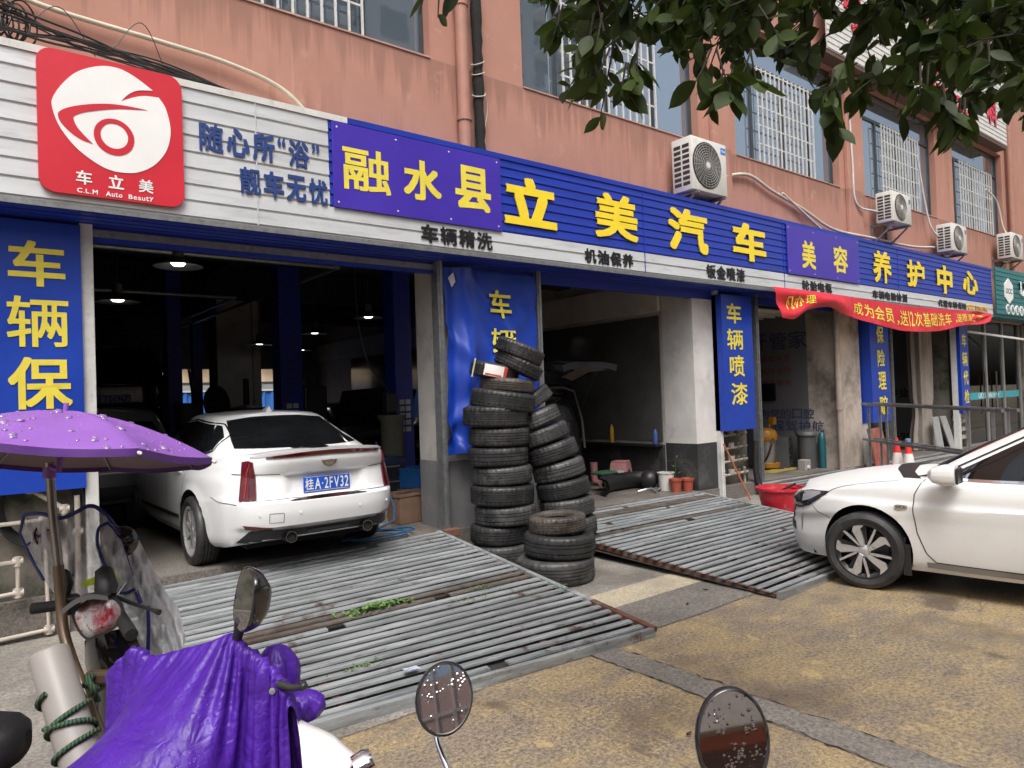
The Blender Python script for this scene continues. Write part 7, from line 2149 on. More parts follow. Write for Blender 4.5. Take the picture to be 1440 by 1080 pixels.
# angular mirror
mc = pd(345, 845, 1.98)
mn = (-CD_ * .62 - CR_ * .78 + Vector((0, 0, .12))).normalized(); mu = (Vector((0, 0, 1)) + CR_ * .3); mu = (mu - mn * mu.dot(mn)).normalized(); ml = mu.cross(mn)
outl = [(-.045, -.075), (.02, -.082), (.066, -.05), (.078, .0), (.07, .07), (.03, .092), (-.03, .088), (-.062, .05), (-.068, -.03)]
outl = smooth_poly(outl, (), 4)
mb = MB()
N = len(outl); rings = []
for sc_, off in ((.96, .008), (1, .004), (1.0, -.006), (.9, -.03), (.55, -.055), (.2, -.062)):
    rings.append([mc + ml * (q[0] * sc_) + mu * (q[1] * sc_) + mn * off for q in outl + outl[:1]])
mb.grid(rings); mb.add([rings[-1][k] for k in range(N)], [tuple(range(N))]); mo = mb.build('mirror', BLKG, sc, smooth=50)
mb = MB(); mb.add([mc + ml * (q[0] * .95) + mu * (q[1] * .95) + mn * .0075 for q in outl], [tuple(range(N))]); mb.build('mirror_glass', MIRR, mo)
mb = MB(); mb.tube([pd(342, 872, 2.0), pd(336, 888, 2.01), pd(330, 912, 2.02)], [.024, .015, .012], 10); mb.build('mirror_stem', BLKP, sc, smooth=60)
# the cape itself: gathered along the handlebar, hanging down on both sides
ridge = (S2 - S1); ridge.z = 0; ridge.normalize()
acr = Vector((-ridge.y, ridge.x, 0))
RP = [pd(150, 946, 2.26), pd(187, 906, 2.22), pd(216, 922, 2.16), pd(255, 912, 2.1), pd(296, 901, 2.06), pd(324, 888, 2.03), pd(340, 903, 2.0), pd(372, 926, 1.96), pd(396, 952, 1.92), pd(411, 990, 1.88)]
RS = np.array([0, .10, .2, .33, .43, .53, .63, .76, .89, 1.0])
nx, ny = 112, 84
jm = int((ny - 1) * .5)
pins = []
for i in range(nx):
    t = i / (nx - 1)
    q = [float(np.interp(t, RS, [c[k] for c in RP])) for k in range(3)]
    wob = .010 * math.sin(i * 1.9) + .007 * math.sin(i * .83 + 1)
    pins.append((i, jm, (q[0] + acr.x * wob, q[1] + acr.y * wob, q[2])))
    pins.append((i, jm + 1, (q[0] + acr.x * (wob + .014), q[1] + acr.y * (wob + .014), q[2] - .006)))
    pins.append((i, jm - 1, (q[0] + acr.x * (wob - .014), q[1] + acr.y * (wob - .014), q[2] - .006)))
caps = [(S5, S3, .026), (S6, pd(216, 935, 2.16), .03), (S5, S5 - Vector((0, 0, .5)), .03), (S6, S6 - Vector((0, 0, .5)), .035), (base - hvd * .1 + Vector((0, 0, .78)), base - hvd * .5 + Vector((0, 0, .62)), .16), (pd(225, 1010, 2.0), pd(150, 1110, 1.95), .05)]
PP = drape(nx, ny, 1.42, 1.5, (S1 + S4) / 2 + Vector((0, 0, .05)), ridge, acr, [(tuple(a_), tuple(b_), r_) for a_, b_, r_ in caps], 110, 12, pins, 3)
mb = MB(); mb.grid([[tuple(PP[i, j]) for j in range(ny)] for i in range(nx)])
cape = sub(mb.build('rain_cape', PURP, None))
tag(cape, 'purple nylon rain cape draped in folds over the nearest scooter', 'rain cape')
# second gathered piece of the cape over the front of the scooter
mb = MB()
def bunch(c_, rx, ry, rz_, ph):
    G = []
    for i in range(25):
        th = math.pi * i / 24; row = []
        for j in range(49):
            an = 2 * math.pi * j / 48
            w = 1 + .10 * math.sin(7 * an + 2 * th + ph) * math.sin(th) + .06 * math.sin(13 * an - 5 * th + ph) * math.sin(th) + .08 * math.sin(3 * an + ph)
            dz = rz_ * math.cos(th) * (1 if th < 1.57 else 1.5)
            row.append(c_ + CR_ * (rx * w * math.sin(th) * math.cos(an)) + CD_ * (ry * w * math.sin(th) * math.sin(an)) + Vector((0, 0, dz)))
        G.append(row)
    mb.grid(G)
bunch(pd(390, 948, 2.12), .062, .06, .088, 0)
bunch(pd(428, 988, 2.03), .055, .05, .036, 2)
hd2 = sub(mb.build('rain_cape_hood', PURP, weld=1e-4)); tag(hd2, 'small purple hood of nylon bunched over the front of the caped scooter', 'rain cape')
bt = pd(383, 972, 1.80)
bh = BVHTree.FromObject(cape, bpy.context.evaluated_depsgraph_get())
ray = (pd(383, 972, 2) - CAMP).normalized()
hh = bh.ray_cast(CAMP - cape.location, ray)
if hh[0] is not None:
    mb = MB(); mb.lathe([(0, .004), (.004, .004), (.0085, .003), (.009, 0)], 14, tuple(hh[0]), tuple(hh[1] if hh[1].dot(ray) < 0 else -hh[1])); b_ = mb.build('snap_button', STEELO, cape, local=True, smooth=50)

# ---------------------------------------------------------------- scooter with umbrella, facing the camera
B0 = pd(135, 900, 2.72)
sb = thing('parked_scooter', 'black electric scooter facing the camera with a red-reflecting headlamp', 'scooter', (B0.x, B0.y, 0))
bd_ = Vector((-CD_.x, -CD_.y, 0)).normalized()          # the way it faces
bl = CR_.copy(); bl.z = 0; bl.normalize()
hz = pd(135, 858, 2.72).z
GRIP = M('ribbed_grip', (.015, .014, .014), .75, 0, .2, 30, bump=.5, bs=140)
mb = MB(); mb.tube([pd(45, 856, 2.66), pd(92, 850, 2.68)], [.021, .02], 12); mb.build('grip', GRIP, sb, smooth=50)
mb = MB(); mb.tube([pd(160, 852, 2.68), pd(185, 893, 2.5)], [.021, .023], 12); mb.build('grip', GRIP, sb, smooth=50)
mb = MB(); mb.tube([pd(92, 850, 2.68), pd(120, 858, 2.76), pd(150, 846, 2.76), pd(162, 852, 2.69)], .016, 10); mb.build('handlebar', STEELO, sb, smooth=50)
mb = MB(); mb.obox(pd(100, 850, 2.68), (.03, 0, 0), (0, .03, 0), (0, 0, .035)); mb.build('switch_block', BLKP, sb, bevel=.01)
mb = MB(); mb.obox(pd(157, 850, 2.69), (.025, 0, 0), (0, .03, 0), (0, 0, .03)); mb.build('switch_block', BLKP, sb, bevel=.01)
mb = MB(); mb.tube([pd(160, 838, 2.7), pd(190, 850, 2.62), pd(215, 858, 2.56), pd(224, 861, 2.54)], [.008, .007, .007, .011], 8); mb.build('brake_lever', BLKP, sb, smooth=50)
mb = MB(); mb.tube([pd(92, 842, 2.7), pd(98, 820, 2.7), pd(95, 806, 2.7), pd(90, 802, 2.7)], [.012, .014, .01, .008], 8); mb.build('brake_lever', BLKP, sb, smooth=50)
# headlamp pod
lc = pd(138, 868, 2.56)
ln = (CAMP - lc).normalized() * .8 + Vector((0, 0, -.05)) - CR_ * .15; ln.normalize()
lu = (Vector((0, 0, 1)) - CR_ * .22); lu = (lu - ln * lu.dot(ln)).normalized(); lx = lu.cross(ln)
lo = smooth_poly([(-.072, .03), (-.03, .062), (.02, .07), (.06, .045), (.075, .0), (.05, -.045), (.0, -.06), (-.05, -.055)], (), 4)
rings = []
for sc_, off in ((.6, .016), (.92, .008), (1, 0)): rings.append([lc + lx * (q[0] * sc_) + lu * (q[1] * sc_) + ln * off for q in lo + lo[:1]])
mb = MB(); mb.grid(rings); mb.add(rings[0][:-1], [tuple(range(len(lo)))])
LENS = NT('headlamp_reflection_glass')
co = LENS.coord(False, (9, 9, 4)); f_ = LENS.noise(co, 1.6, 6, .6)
cc_ = LENS.ramp(f_, .42, .58, (.42, .02, .045), (.62, .6, .6))  # red and pale mottling paints a reflection into the lens colour
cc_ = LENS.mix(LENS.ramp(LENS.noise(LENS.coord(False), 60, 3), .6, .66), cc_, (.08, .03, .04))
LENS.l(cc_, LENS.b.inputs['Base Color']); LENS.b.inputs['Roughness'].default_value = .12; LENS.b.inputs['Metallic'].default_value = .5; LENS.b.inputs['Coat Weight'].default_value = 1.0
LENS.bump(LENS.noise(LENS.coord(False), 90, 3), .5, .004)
hl = mb.build('headlamp', LENS.m, sb, smooth=60)
rings = []
for sc_, off in ((1.0, .004), (1.08, .004), (1.1, -.02), (.9, -.09), (.5, -.13)): rings.append([lc + lx * (q[0] * sc_) + lu * (q[1] * sc_) + ln * off for q in lo + lo[:1]])
mb = MB(); mb.grid(rings); mb.build('lamp_shell', BLKP, hl, smooth=60)
G = []
for i in range(15):
    x_ = lerp(-.085, .06, i / 14); yv = .052 + .032 * math.sin(math.pi * (i + 1) / 16)
    G.append([lc + lx * x_ + lu * (yv - .004) - ln * .03, lc + lx * x_ + lu * (yv + .008) + ln * .01, lc + lx * (x_ - .008) + lu * (yv + .004) + ln * .06, lc + lx * (x_ - .006) + lu * (yv - .014) + ln * .065])
mb = MB(); mb.grid(G); mb.build('lamp_visor', M('smoky_visor', (.06, .055, .055), .55, 0, .2, 12, spec=.25), hl, smooth=60)
# front apron, fork, wheel, body
mb = MB(); G = []
for i, (v_, w_, off) in enumerate(((886, .075, .02), (905, .10, .03), (940, .12, .0), (990, .13, -.06), (1060, .14, -.08), (1140, .12, -.06))):
    q = pd(148 + i * 1.5, v_, 2.64)
    G.append([q + bl * (w_ * x_) + bd_ * (off - .06 * x_ * x_) for x_ in np.linspace(-1, 1, 11)])
mb.grid(G); mb.build('front_apron', BLKG, sb, smooth=60)
q = pd(150, 1100, 2.5); wx, wy = q.x, q.y
mb = MB(); mb.lathe([(.13, -.045), (.2, -.05), (.225, -.03), (.232, 0), (.225, .03), (.2, .05), (.13, .045)], 36, (wx, wy, .235), bl, closed=True); w_ = mb.build('wheel', RUB, sb, smooth=40)
mb = MB(); mb.lathe([(0, -.04), (.05, -.04), (.13, -.03), (.13, .03), (.05, .04), (0, .04)], 24, (wx, wy, .235), bl); mb.build('rim', ALUD, w_, smooth=40)
for s in (-1, 1):
    mb = MB(); mb.tube([Vector((wx, wy, .235)) + bl * .06 * s, pd(150, 960, 2.66) + bl * .05 * s], .018, 8); mb.build('fork', STEELO, sb, smooth=50)
bk = Vector((B0.x, B0.y, 0)) - bd_ * .55
mb = MB(); mb.tube([bk + Vector((0, 0, .42)) + bd_ * .2, bk + Vector((0, 0, .44)) - bd_ * .1, bk + Vector((0, 0, .46)) - bd_ * .4], [.11, .12, .09], 16); mb.build('seat_body', BLKG, sb, smooth=60)
mb = MB(); mb.bar(Vector((B0.x, B0.y, .28)), bk + Vector((0, 0, .28)), .26, .08); mb.build('floor_board', BLKP, sb, bevel=.02)
rw = bk - bd_ * .55
mb = MB(); mb.lathe([(.13, -.045), (.2, -.05), (.225, -.03), (.232, 0), (.225, .03), (.2, .05), (.13, .045)], 36, (rw.x, rw.y, .235), bl, closed=True); mb.build('wheel', RUB, sb, smooth=40)
# mirrors behind the clear film
for (u_, v_, d_, gl) in ((72, 750, 2.84, True), (170, 762, 2.86, False)):
    c_ = pd(u_, v_, d_); n_ = (CAMP - c_).normalized() + CR_ * (.75 if gl else -.2); n_.normalize()
    if not gl: n_ = -n_
    mb = MB(); mb.lathe([(0, -.03), (.04, -.026), (.062, -.006), (.064, .004), (.058, .006)], 28, c_, n_); m_ = mb.build('mirror', BLKG, sb, smooth=50)
    if gl:
        mb = MB(); mb.lathe([(0, .0045), (.058, .0045)], 28, c_, n_); mb.build('mirror_glass', M('pink_reflection_mirror', (.75, .45, .42), .06, .9, .1, 4), m_)  # pink reflection painted in as the tint of the glass
    mb = MB(); mb.tube([c_ - n_ * .02, pd(u_ + 12, v_ + 50, d_ - .02), pd(100 if gl else 158, 845, 2.7)], .007, 8); mb.build('mirror_stem', CHROME, sb, smooth=50)
mb = MB(); mb.lathe([(0, .0), (.03, .0), (.04, .03), (.03, .1), (0, .12)], 16, pd(151, 838, 2.62), (pd(146, 800, 2.66) - pd(151, 838, 2.62))); mb.build('phone_holder', BLKP, sb, smooth=50)
# pole, umbrella
um = thing('umbrella', 'purple umbrella beaded with rain drops on a pole over the scooter', 'umbrella', tuple(pd(105, 920, 2.62)))
mb = MB(); mb.tube([pd(69, 650, 2.66), pd(74, 720, 2.66), pd(83, 800, 2.65)], .0155, 12); mb.build('pole', M('dull_chrome_pole', (.25, .24, .23), .25, .8, .15, 8, world=True), um, smooth=50)
mb = MB(); mb.tube(cat([pd(82, 795, 2.65), pd(86, 850, 2.63), pd(90, 890, 2.6), pd(102, 930, 2.56), pd(122, 980, 2.5), pd(140, 1030, 2.48)], 5), .019, 12); mb.build('bent_support', M('brown_pole_paint', (.13, .085, .05), .35, .4, .2, 10, world=True, coat=.3), um, smooth=50)
ap = pd(92, 578, 2.66); axis = (Vector((0, 0, 1)) + CD_ * .165 + CR_ * .03).normalized()
fx = CR_ - axis * CR_.dot(axis); fx.normalize(); fy = axis.cross(fx)
RU, HU = .53, .17
def canopy(s, an, off=0):
    k = 8; ph = (an - .2) / (2 * math.pi) * k; fr_ = ph - math.floor(ph)
    sag = math.sin(math.pi * fr_)
    rr = RU * s * (1 - .075 * s * sag)
    z_ = -HU * (s ** 1.75) - .028 * sag * s * (1 - s * .6) + off
    return ap + fx * (rr * math.cos(an)) + fy * (rr * math.sin(an)) + axis * z_
NA = 128
mb = MB(); mb.grid([[canopy(s, 2 * math.pi * k / NA) for k in range(NA + 1)] for s in np.linspace(0.004, 1, 22)])
cn = mb.build('canopy', PURP2, um, smooth=180)
mb = MB(); mb.grid([[canopy(1, 2 * math.pi * k / NA, o) * 1.0 for k in range(NA + 1)] for o in (.002, -.012, -.024)]); mb.build('hem', cloth_mat('purple_hem', (.09, .03, .2), .5, .25, True), cn, smooth=180)
mb = MB(); mb.grid([[canopy(s, 2 * math.pi * k / NA, -.006) for k in range(NA + 1)][::-1] for s in np.linspace(0.004, .995, 22)]); mb.build('lining', M('mauve_lining', (.2, .15, .19), .7), cn, smooth=180)
for k in range(8):
    an = .2 + 2 * math.pi * k / 8
    mb = MB(); mb.tube([canopy(s, an, -.012) for s in np.linspace(.05, 1.02, 10)], .0035, 6)
    rb = mb.build('rib', STEELO, um, smooth=50)
    mb = MB(); tp = canopy(1.015, an, -.01); mb.lathe([(0, -.01), (.006, -.008), (.007, .004), (0, .012)], 8, tp, tp - ap); mb.build('rib_tip', WSTEEL, rb)
    mb = MB(); mb.tube([canopy(.5, an, -.02), ap - axis * .17], .003, 6); mb.build('strut', STEELO, rb)
mb = MB(); mb.tube([ap + axis * .03, ap - axis * .22, pd(69, 655, 2.66)], [.009, .011, .012], 8); mb.lathe([(0, .0), (.02, .0), (.022, -.04), (0, -.045)], 12, pd(69, 657, 2.66)); mb.build('shaft', PURP2, um, smooth=50)
dr = MB(); rg = random.Random(21)
for k in range(420):
    s = math.sqrt(rg.uniform(.01, .97)); an = rg.uniform(0, 2 * math.pi)
    c_ = canopy(s, an); e = .01
    n_ = (canopy(min(1, s + e), an) - canopy(s - e, an)).cross(canopy(s, an + e) - canopy(s, an - e)).normalized()
    if n_.dot(axis) < 0: n_ = -n_
    r_ = .0024 + .0145 * rg.random() ** 4
    tg = n_.orthogonal().normalized(); tb = n_.cross(tg)
    vs = [c_ + n_ * (r_ * .55)]; m_ = 10
    for ring, (q, h_) in enumerate(((.6, .42), (.95, .16), (1.02, 0))):
        for j in range(m_):
            a_ = 2 * math.pi * j / m_; wob = 1 + .12 * math.sin(a_ * 2 + k)
            vs.append(c_ + (tg * math.cos(a_) + tb * math.sin(a_) * 1.15) * (r_ * q * wob) + n_ * (r_ * h_ + .0004))
    fs = [(0, 1 + j, 1 + (j + 1) % m_) for j in range(m_)]
    for ring in range(2):
        fs += [(1 + ring * m_ + j, 1 + (ring + 1) * m_ + j, 1 + (ring + 1) * m_ + (j + 1) % m_, 1 + ring * m_ + (j + 1) % m_) for j in range(m_)]
    dr.add(vs, fs)
WATER = M('water_drop', (.5, .3, .75), .03, 0, .05, 5, rvar=.01, coat=1.0, spec=1.0)
WATER.node_tree.nodes['Principled BSDF'].inputs['Transmission Weight'].default_value = .55
WATER.node_tree.nodes['Principled BSDF'].inputs['IOR'].default_value = 1.33
d_ = dr.build('water_drops', WATER, cn, smooth=180); d_['kind'] = 'stuff'

# pvc tube tied on with rope
tb0, tb1 = pd(68, 916, 2.36), pd(132, 1130, 2.2)
ax_ = (tb1 - tb0); Lt = ax_.length; ax_.normalize()
tt = thing('pvc_tube', 'grey white plastic tube tied to the scooter with green rope', 'tube', tuple(tb1))
mb = MB(); mb.lathe([(0, .002), (.052, 0), (.058, .004), (.06, .01), (.06, Lt), (0, Lt)], 36, tb0, ax_); mb.build('tube', M('grey_pvc', (.27, .25, .235), .45, 0, .1, 6, world=True, dirt=((.22, .2, .18), .35, 12)), tt, smooth=40)
rp = MB(); e1 = ax_.orthogonal().normalized(); e2 = ax_.cross(e1)
for (s0, s1, turns, ph) in ((.14, .30, 1.6, 0), (.28, .40, 1.7, 2), (.44, .47, 1.1, 1), (.2, .33, -1.3, 3)):
    rp.tube([tb0 + ax_ * lerp(s0, s1, k / 40) + (e1 * math.cos(ph + turns * 2 * math.pi * k / 40) + e2 * math.sin(ph + turns * 2 * math.pi * k / 40)) * .067 for k in range(41)], .0085, 8)
ROPE = NT('green_rope'); co = ROPE.coord(True, (1, 1, 1)); wv_ = ROPE.n('ShaderNodeTexWave'); wv_.inputs['Scale'].default_value = 28; wv_.inputs['Distortion'].default_value = 3; ROPE.l(co, wv_.inputs['Vector'])
ROPE.l(ROPE.ramp(wv_.outputs['Fac'], .35, .6, (.012, .05, .03), (.06, .1, .05)), ROPE.b.inputs['Base Color']); ROPE.b.inputs['Roughness'].default_value = .8; ROPE.bump(wv_.outputs['Fac'], .6, .006)
o = rp.build('rope', ROPE.m, smooth=50); tag(o, 'dark green rope wound round the grey plastic tube', 'rope')
mb = MB(); mb.tube(cat([pd(118, 965, 2.42), pd(125, 955, 2.45), pd(135, 950, 2.5), pd(148, 958, 2.55), pd(140, 968, 2.5), pd(126, 972, 2.42)]), .011, 8); mb.tube(cat([pd(122, 950, 2.44), pd(130, 968, 2.42), pd(138, 985, 2.46)]), .01, 8)
o = mb.build('rope_knot', ROPE.m, smooth=50); tag(o, 'dark green knot of rope where tube and umbrella pole meet', 'rope')
mb = MB(); mb.obox(pd(142, 952, 2.5), CR_ * .05, CU_ * .022, CD_ * .02); tag(mb.build('strap_bundle', M('brown_strap', (.07, .04, .025), .7), bevel=.01), 'bundle of brown strap behind the rope knot', 'strap')

# clear rain film hung over the mirrors, navy piping
FILM = NT('clear_rain_film')
tr_ = FILM.n('ShaderNodeBsdfTransparent'); tr_.inputs[0].default_value = (.86, .87, .88, 1)
FILM.b.inputs['Base Color'].default_value = (.86, .86, .88, 1); FILM.b.inputs['Roughness'].default_value = .18
mx = FILM.n('ShaderNodeMixShader')
co = FILM.coord(True)
ff = FILM.ramp(FILM.noise(FILM.coord(True, (2, 2, 1)), 9, 8, .65), .33, .7, (.34, .34, .34), (.88, .88, .88))
FILM.l(ff, mx.inputs[0]); FILM.l(tr_.outputs[0], mx.inputs[1]); FILM.l(FILM.b.outputs[0], mx.inputs[2]); FILM.l(mx.outputs[0], FILM.o.inputs['Surface'])
FILM.bump(FILM.noise(FILM.coord(True, (1.5, 1.5, .7)), 26, 8, .65), 1.0, .035)
fl = thing('clear_rain_cover', 'crumpled clear plastic rain cover with navy piping hung over the scooter mirrors', 'rain cover', tuple(pd(120, 840, 2.9)))
top_ = [(30, 748, 2.86), (36, 722, 2.82), (60, 722, 2.78), (85, 730, 2.76), (108, 720, 2.78), (128, 709, 2.8), (148, 720, 2.82), (166, 745, 2.86)]
bot_ = [(30, 750, 2.86), (45, 785, 2.84), (62, 815, 2.82), (80, 840, 2.8), (110, 846, 2.8), (140, 850, 2.8), (170, 850, 2.8), (196, 840, 2.82)]
def rs3(P, n):
    P = np.array(P, float); d = np.concatenate([[0], np.cumsum(np.hypot(np.diff(P[:, 0]), np.diff(P[:, 1])))]); t = np.linspace(0, d[-1], n)
    return [[np.interp(x, d, P[:, c]) for c in range(3)] for x in t]
def film(top_, bot_, n=46, m=30, amp=.012, ph=0):
    T_, B_ = rs3(top_, n), rs3(bot_, n); G = []
    for i in range(n):
        row = []
        for j in range(m):
            t = j / (m - 1); u_, v_, d_ = [lerp(T_[i][c], B_[i][c], t) for c in range(3)]
            w = math.sin(math.pi * t)
            d_ += amp * (math.sin(.16 * u_ + .05 * v_ + ph) + .8 * math.sin(.31 * u_ - .12 * v_) + .6 * math.sin(.09 * v_ + .4 * u_)) * (.4 + .6 * w) - .03 * w
            row.append(pd(u_, v_, d_))
        G.append(row)
    return G
Gf = film(top_, bot_)
mb = MB(); mb.grid(Gf); mb.build('film', FILM.m, fl, smooth=180)
tp2 = [(166, 745, 2.86), (184, 765, 2.9), (205, 805, 2.92), (222, 840, 2.9), (240, 862, 2.88), (250, 905, 2.86)]
bt2 = [(160, 850, 2.82), (185, 880, 2.8), (190, 910, 2.8), (195, 930, 2.8), (210, 945, 2.8), (240, 950, 2.82)]
Gf2 = film(tp2, bt2, 40, 26, .02, 2); mb = MB(); mb.grid(Gf2); mb.build('film', FILM.m, fl, smooth=180)
mb = MB(); mb.grid([[q - CD_ * -.06 + CR_ * .004 for q in row] for row in Gf2]); mb.build('film', M('white_film', (.62, .62, .63), .3, 0, .12, 10, bump=.6, bs=35, world=True), fl, smooth=180)
NAVYT = M('navy_piping', (.01, .016, .13), .5, 0, .15, 20, world=True)
def piping(pts, r_=.006):
    mb = MB(); mb.tube(cat([pd(*q) if not isinstance(q, Vector) else q for q in pts], 5), r_, 8); mb.build('piping', NAVYT, fl, smooth=60)
piping([r_[0] - CD_ * .004 for r_ in Gf][::3], .008); piping([r_[-1] - CD_ * .004 for r_ in Gf][:18:3] , .006)
piping([(166, 745, 2.85), (176, 780, 2.84), (186, 815, 2.83), (198, 848, 2.81)], .008)
piping([(37, 767, 2.82), (52, 756, 2.8), (68, 745, 2.76)], .005)
piping([(152, 735, 2.8), (139, 743, 2.78), (137, 765, 2.77), (145, 790, 2.77), (152, 800, 2.77)], .006); piping([(152, 735, 2.8), (168, 752, 2.84)], .005)
piping([(160, 832, 2.79), (176, 834, 2.79), (190, 828, 2.8)], .006); piping([(98, 790, 2.78), (102, 805, 2.77), (100, 812, 2.77)], .005)
piping([(208, 852, 2.79), (209, 885, 2.78), (208, 915, 2.78)], .007); piping([(86, 885, 2.75), (87, 915, 2.74)], .006)
mb = MB(); mb.grid([[pd(lerp(115, 165, i / 8), lerp(lerp(818, 806, i / 8), lerp(826, 822, i / 8), j) - 6 * math.sin(math.pi * i / 8) * (.4), 2.745 - .01 * math.sin(i)) for j in (0, 1)] for i in range(9)])
mb.build('reflective_strip', M('lime_reflective', (.5, .62, .03), .35, 0, .15, 60, world=True), fl, smooth=60)

# ---------------------------------------------------------------- scooter just below the frame with two round mirrors
M1, M2 = pd(625, 982, 1.3), pd(1030, 1040, 1.08)
cc0 = (M1 + M2) / 2
sr = thing('parked_scooter', 'scooter below the picture edge with two round drop-spotted mirrors', 'scooter', (cc0.x, cc0.y, 0))
SPOT = NT('wet_mirror_glass')
vo = SPOT.n('ShaderNodeTexVoronoi'); vo.inputs['Scale'].default_value = 150; SPOT.l(SPOT.coord(False), vo.inputs['Vector'])
dm = SPOT.math('MULTIPLY', SPOT.ramp(vo.outputs['Distance'], .1, .4, (1, 1, 1), (0, 0, 0)), SPOT.ramp(SPOT.noise(SPOT.coord(False), 30, 2), .5, .6))
SPOT.b.inputs['Base Color'].default_value = (.82, .82, .82, 1); SPOT.b.inputs['Metallic'].default_value = 1; SPOT.b.inputs['Roughness'].default_value = .03
SPOT.bump(dm, .3, .002)
for c_, rx, ry, tl, aim in ((M1, .051, .062, -.22, Vector((.12, 0, .0))), (M2, .055, .073, -.12, Vector((.3, 0, -.13)))):
    n_ = (CAMP - c_).normalized() + CR_ * aim.x + Vector((0, 0, aim.z)); n_.normalize()
    uu = CU_ + CR_ * tl * -1; uu = (uu - n_ * uu.dot(n_)).normalized(); xx = uu.cross(n_)
    def el(s, off): return [c_ + xx * (rx * s * math.cos(a_)) + uu * (ry * s * math.sin(a_)) + n_ * off for a_ in np.linspace(0, 2 * math.pi, 49)]
    mb = MB(); mb.grid([el(.93, .003), el(.96, .007), el(1.02, .005), el(1.04, -.004), el(.95, -.018), el(.6, -.03), el(.01, -.034)]); m_ = mb.build('mirror', BLKG, sr, smooth=60)
    mb = MB(); mb.add(el(.94, .0035)[:-1], [tuple(range(48))]); mb.build('mirror_glass', SPOT.m, m_)
mid = Vector((cc0.x, cc0.y, 1.0))
mb = MB(); mb.tube(cat([pd(613, 1028, 1.32), pd(616, 1045, 1.31), pd(627, 1075, 1.28), pd(645, 1120, 1.24), M1.lerp(M2, .16) - Vector((0, 0, .2))], 5), .0055, 10); mb.build('mirror_stem', CHROME, sr, smooth=60)
mb = MB(); mb.tube(cat([M2 - CD_ * -.03 - Vector((0, 0, .05)), M2 + CD_ * .05 - Vector((0, 0, .12)), M2.lerp(M1, .2) - Vector((0, 0, .19))], 5), .0055, 10); mb.build('mirror_stem', CHROME, sr, smooth=60)
hA, hB = M1.lerp(M2, -.12) - Vector((0, 0, .22)), M1.lerp(M2, 1.1) - Vector((0, 0, .20))
mb = MB(); mb.tube([hA, M1.lerp(M2, .2) - Vector((0, 0, .2)), M1.lerp(M2, .5) - Vector((0, 0, .24)), M1.lerp(M2, .8) - Vector((0, 0, .19)), hB], .015, 10); mb.build('handlebar', BLKP, sr, smooth=50)
ff_ = Vector((CD_.x, CD_.y, 0)).normalized()
mb = MB(); mb.tube([mid - Vector((0, 0, .16)), mid + ff_ * .1 - Vector((0, 0, .5)), mid + ff_ * .2 - Vector((0, 0, .72))], [.045, .06, .04], 12); mb.build('steering_column', BLKP, sr, smooth=60)
for s in (.26, -.95):
    q = mid + ff_ * s; sdv = Vector((ff_.y, -ff_.x, 0)); mb = MB()
    mb.lathe([(.13, -.045), (.2, -.05), (.225, -.03), (.232, 0), (.225, .03), (.2, .05), (.13, .045)], 30, (q.x, q.y, .235), sdv, closed=True); mb.build('wheel', RUB, sr, smooth=40)
mb = MB(); mb.bar(mid + ff_ * .1 - Vector((0, 0, .7)), mid - ff_ * .9 - Vector((0, 0, .68)), .26, .1); mb.build('floor_board', BLKP, sr, bevel=.02)
mb = MB(); mb.tube([mid - ff_ * .5 - Vector((0, 0, .42)), mid - ff_ * .75 - Vector((0, 0, .34)), mid - ff_ * 1.1 - Vector((0, 0, .3))], [.1, .14, .1], 14); mb.build('seat', BLKP, sr, smooth=60)

# ---------------------------------------------------------------- corner of a black scooter seat
D0 = pd(-40, 1040, 2.3)
sd0 = thing('parked_scooter', 'black scooter of which only the rounded seat end shows at the left bottom corner', 'scooter', (D0.x, D0.y, 0))
mb = MB(); G = []
sv = (CR_ * -.95 + CD_ * -.25); sv.z = 0; sv.normalize(); sw = Vector((-sv.y, sv.x, 0))
tipS = pd(40, 1040, 2.3)
for i, (s, w, h_) in enumerate(((0, .03, .03), (.015, .075, .055), (.05, .105, .075), (.12, .125, .085), (.3, .14, .085), (.6, .12, .08))):
    G.append([tipS + sv * s + sw * (w * math.copysign(abs(math.cos(a_)) ** .6, math.cos(a_))) + Vector((0, 0, h_ * math.copysign(abs(math.sin(a_)) ** .7, math.sin(a_)))) for a_ in np.linspace(0, 2 * math.pi, 29)])
mb.grid(G); mb.grid([[tipS + sv * .002] * 29, G[0]]); mb.build('seat', M('black_vinyl_seat', (.012, .012, .013), .5, 0, .2, 9, bump=.2, bs=180), sd0, smooth=60)
mb = MB(); mb.tube([tipS + sv * .1 - Vector((0, 0, .12)), tipS + sv * .35 - Vector((0, 0, .3)), tipS + sv * .9 - Vector((0, 0, .42))], [.08, .13, .1], 14); mb.build('body', BLKG, sd0, smooth=60)
for s in (.12, 1.2):
    q = tipS + sv * s; mb = MB(); mb.lathe([(.13, -.045), (.2, -.05), (.225, -.03), (.232, 0), (.225, .03), (.2, .05), (.13, .045)], 30, (q.x, q.y, .235), sw, closed=True); mb.build('wheel', RUB, sd0, smooth=40)
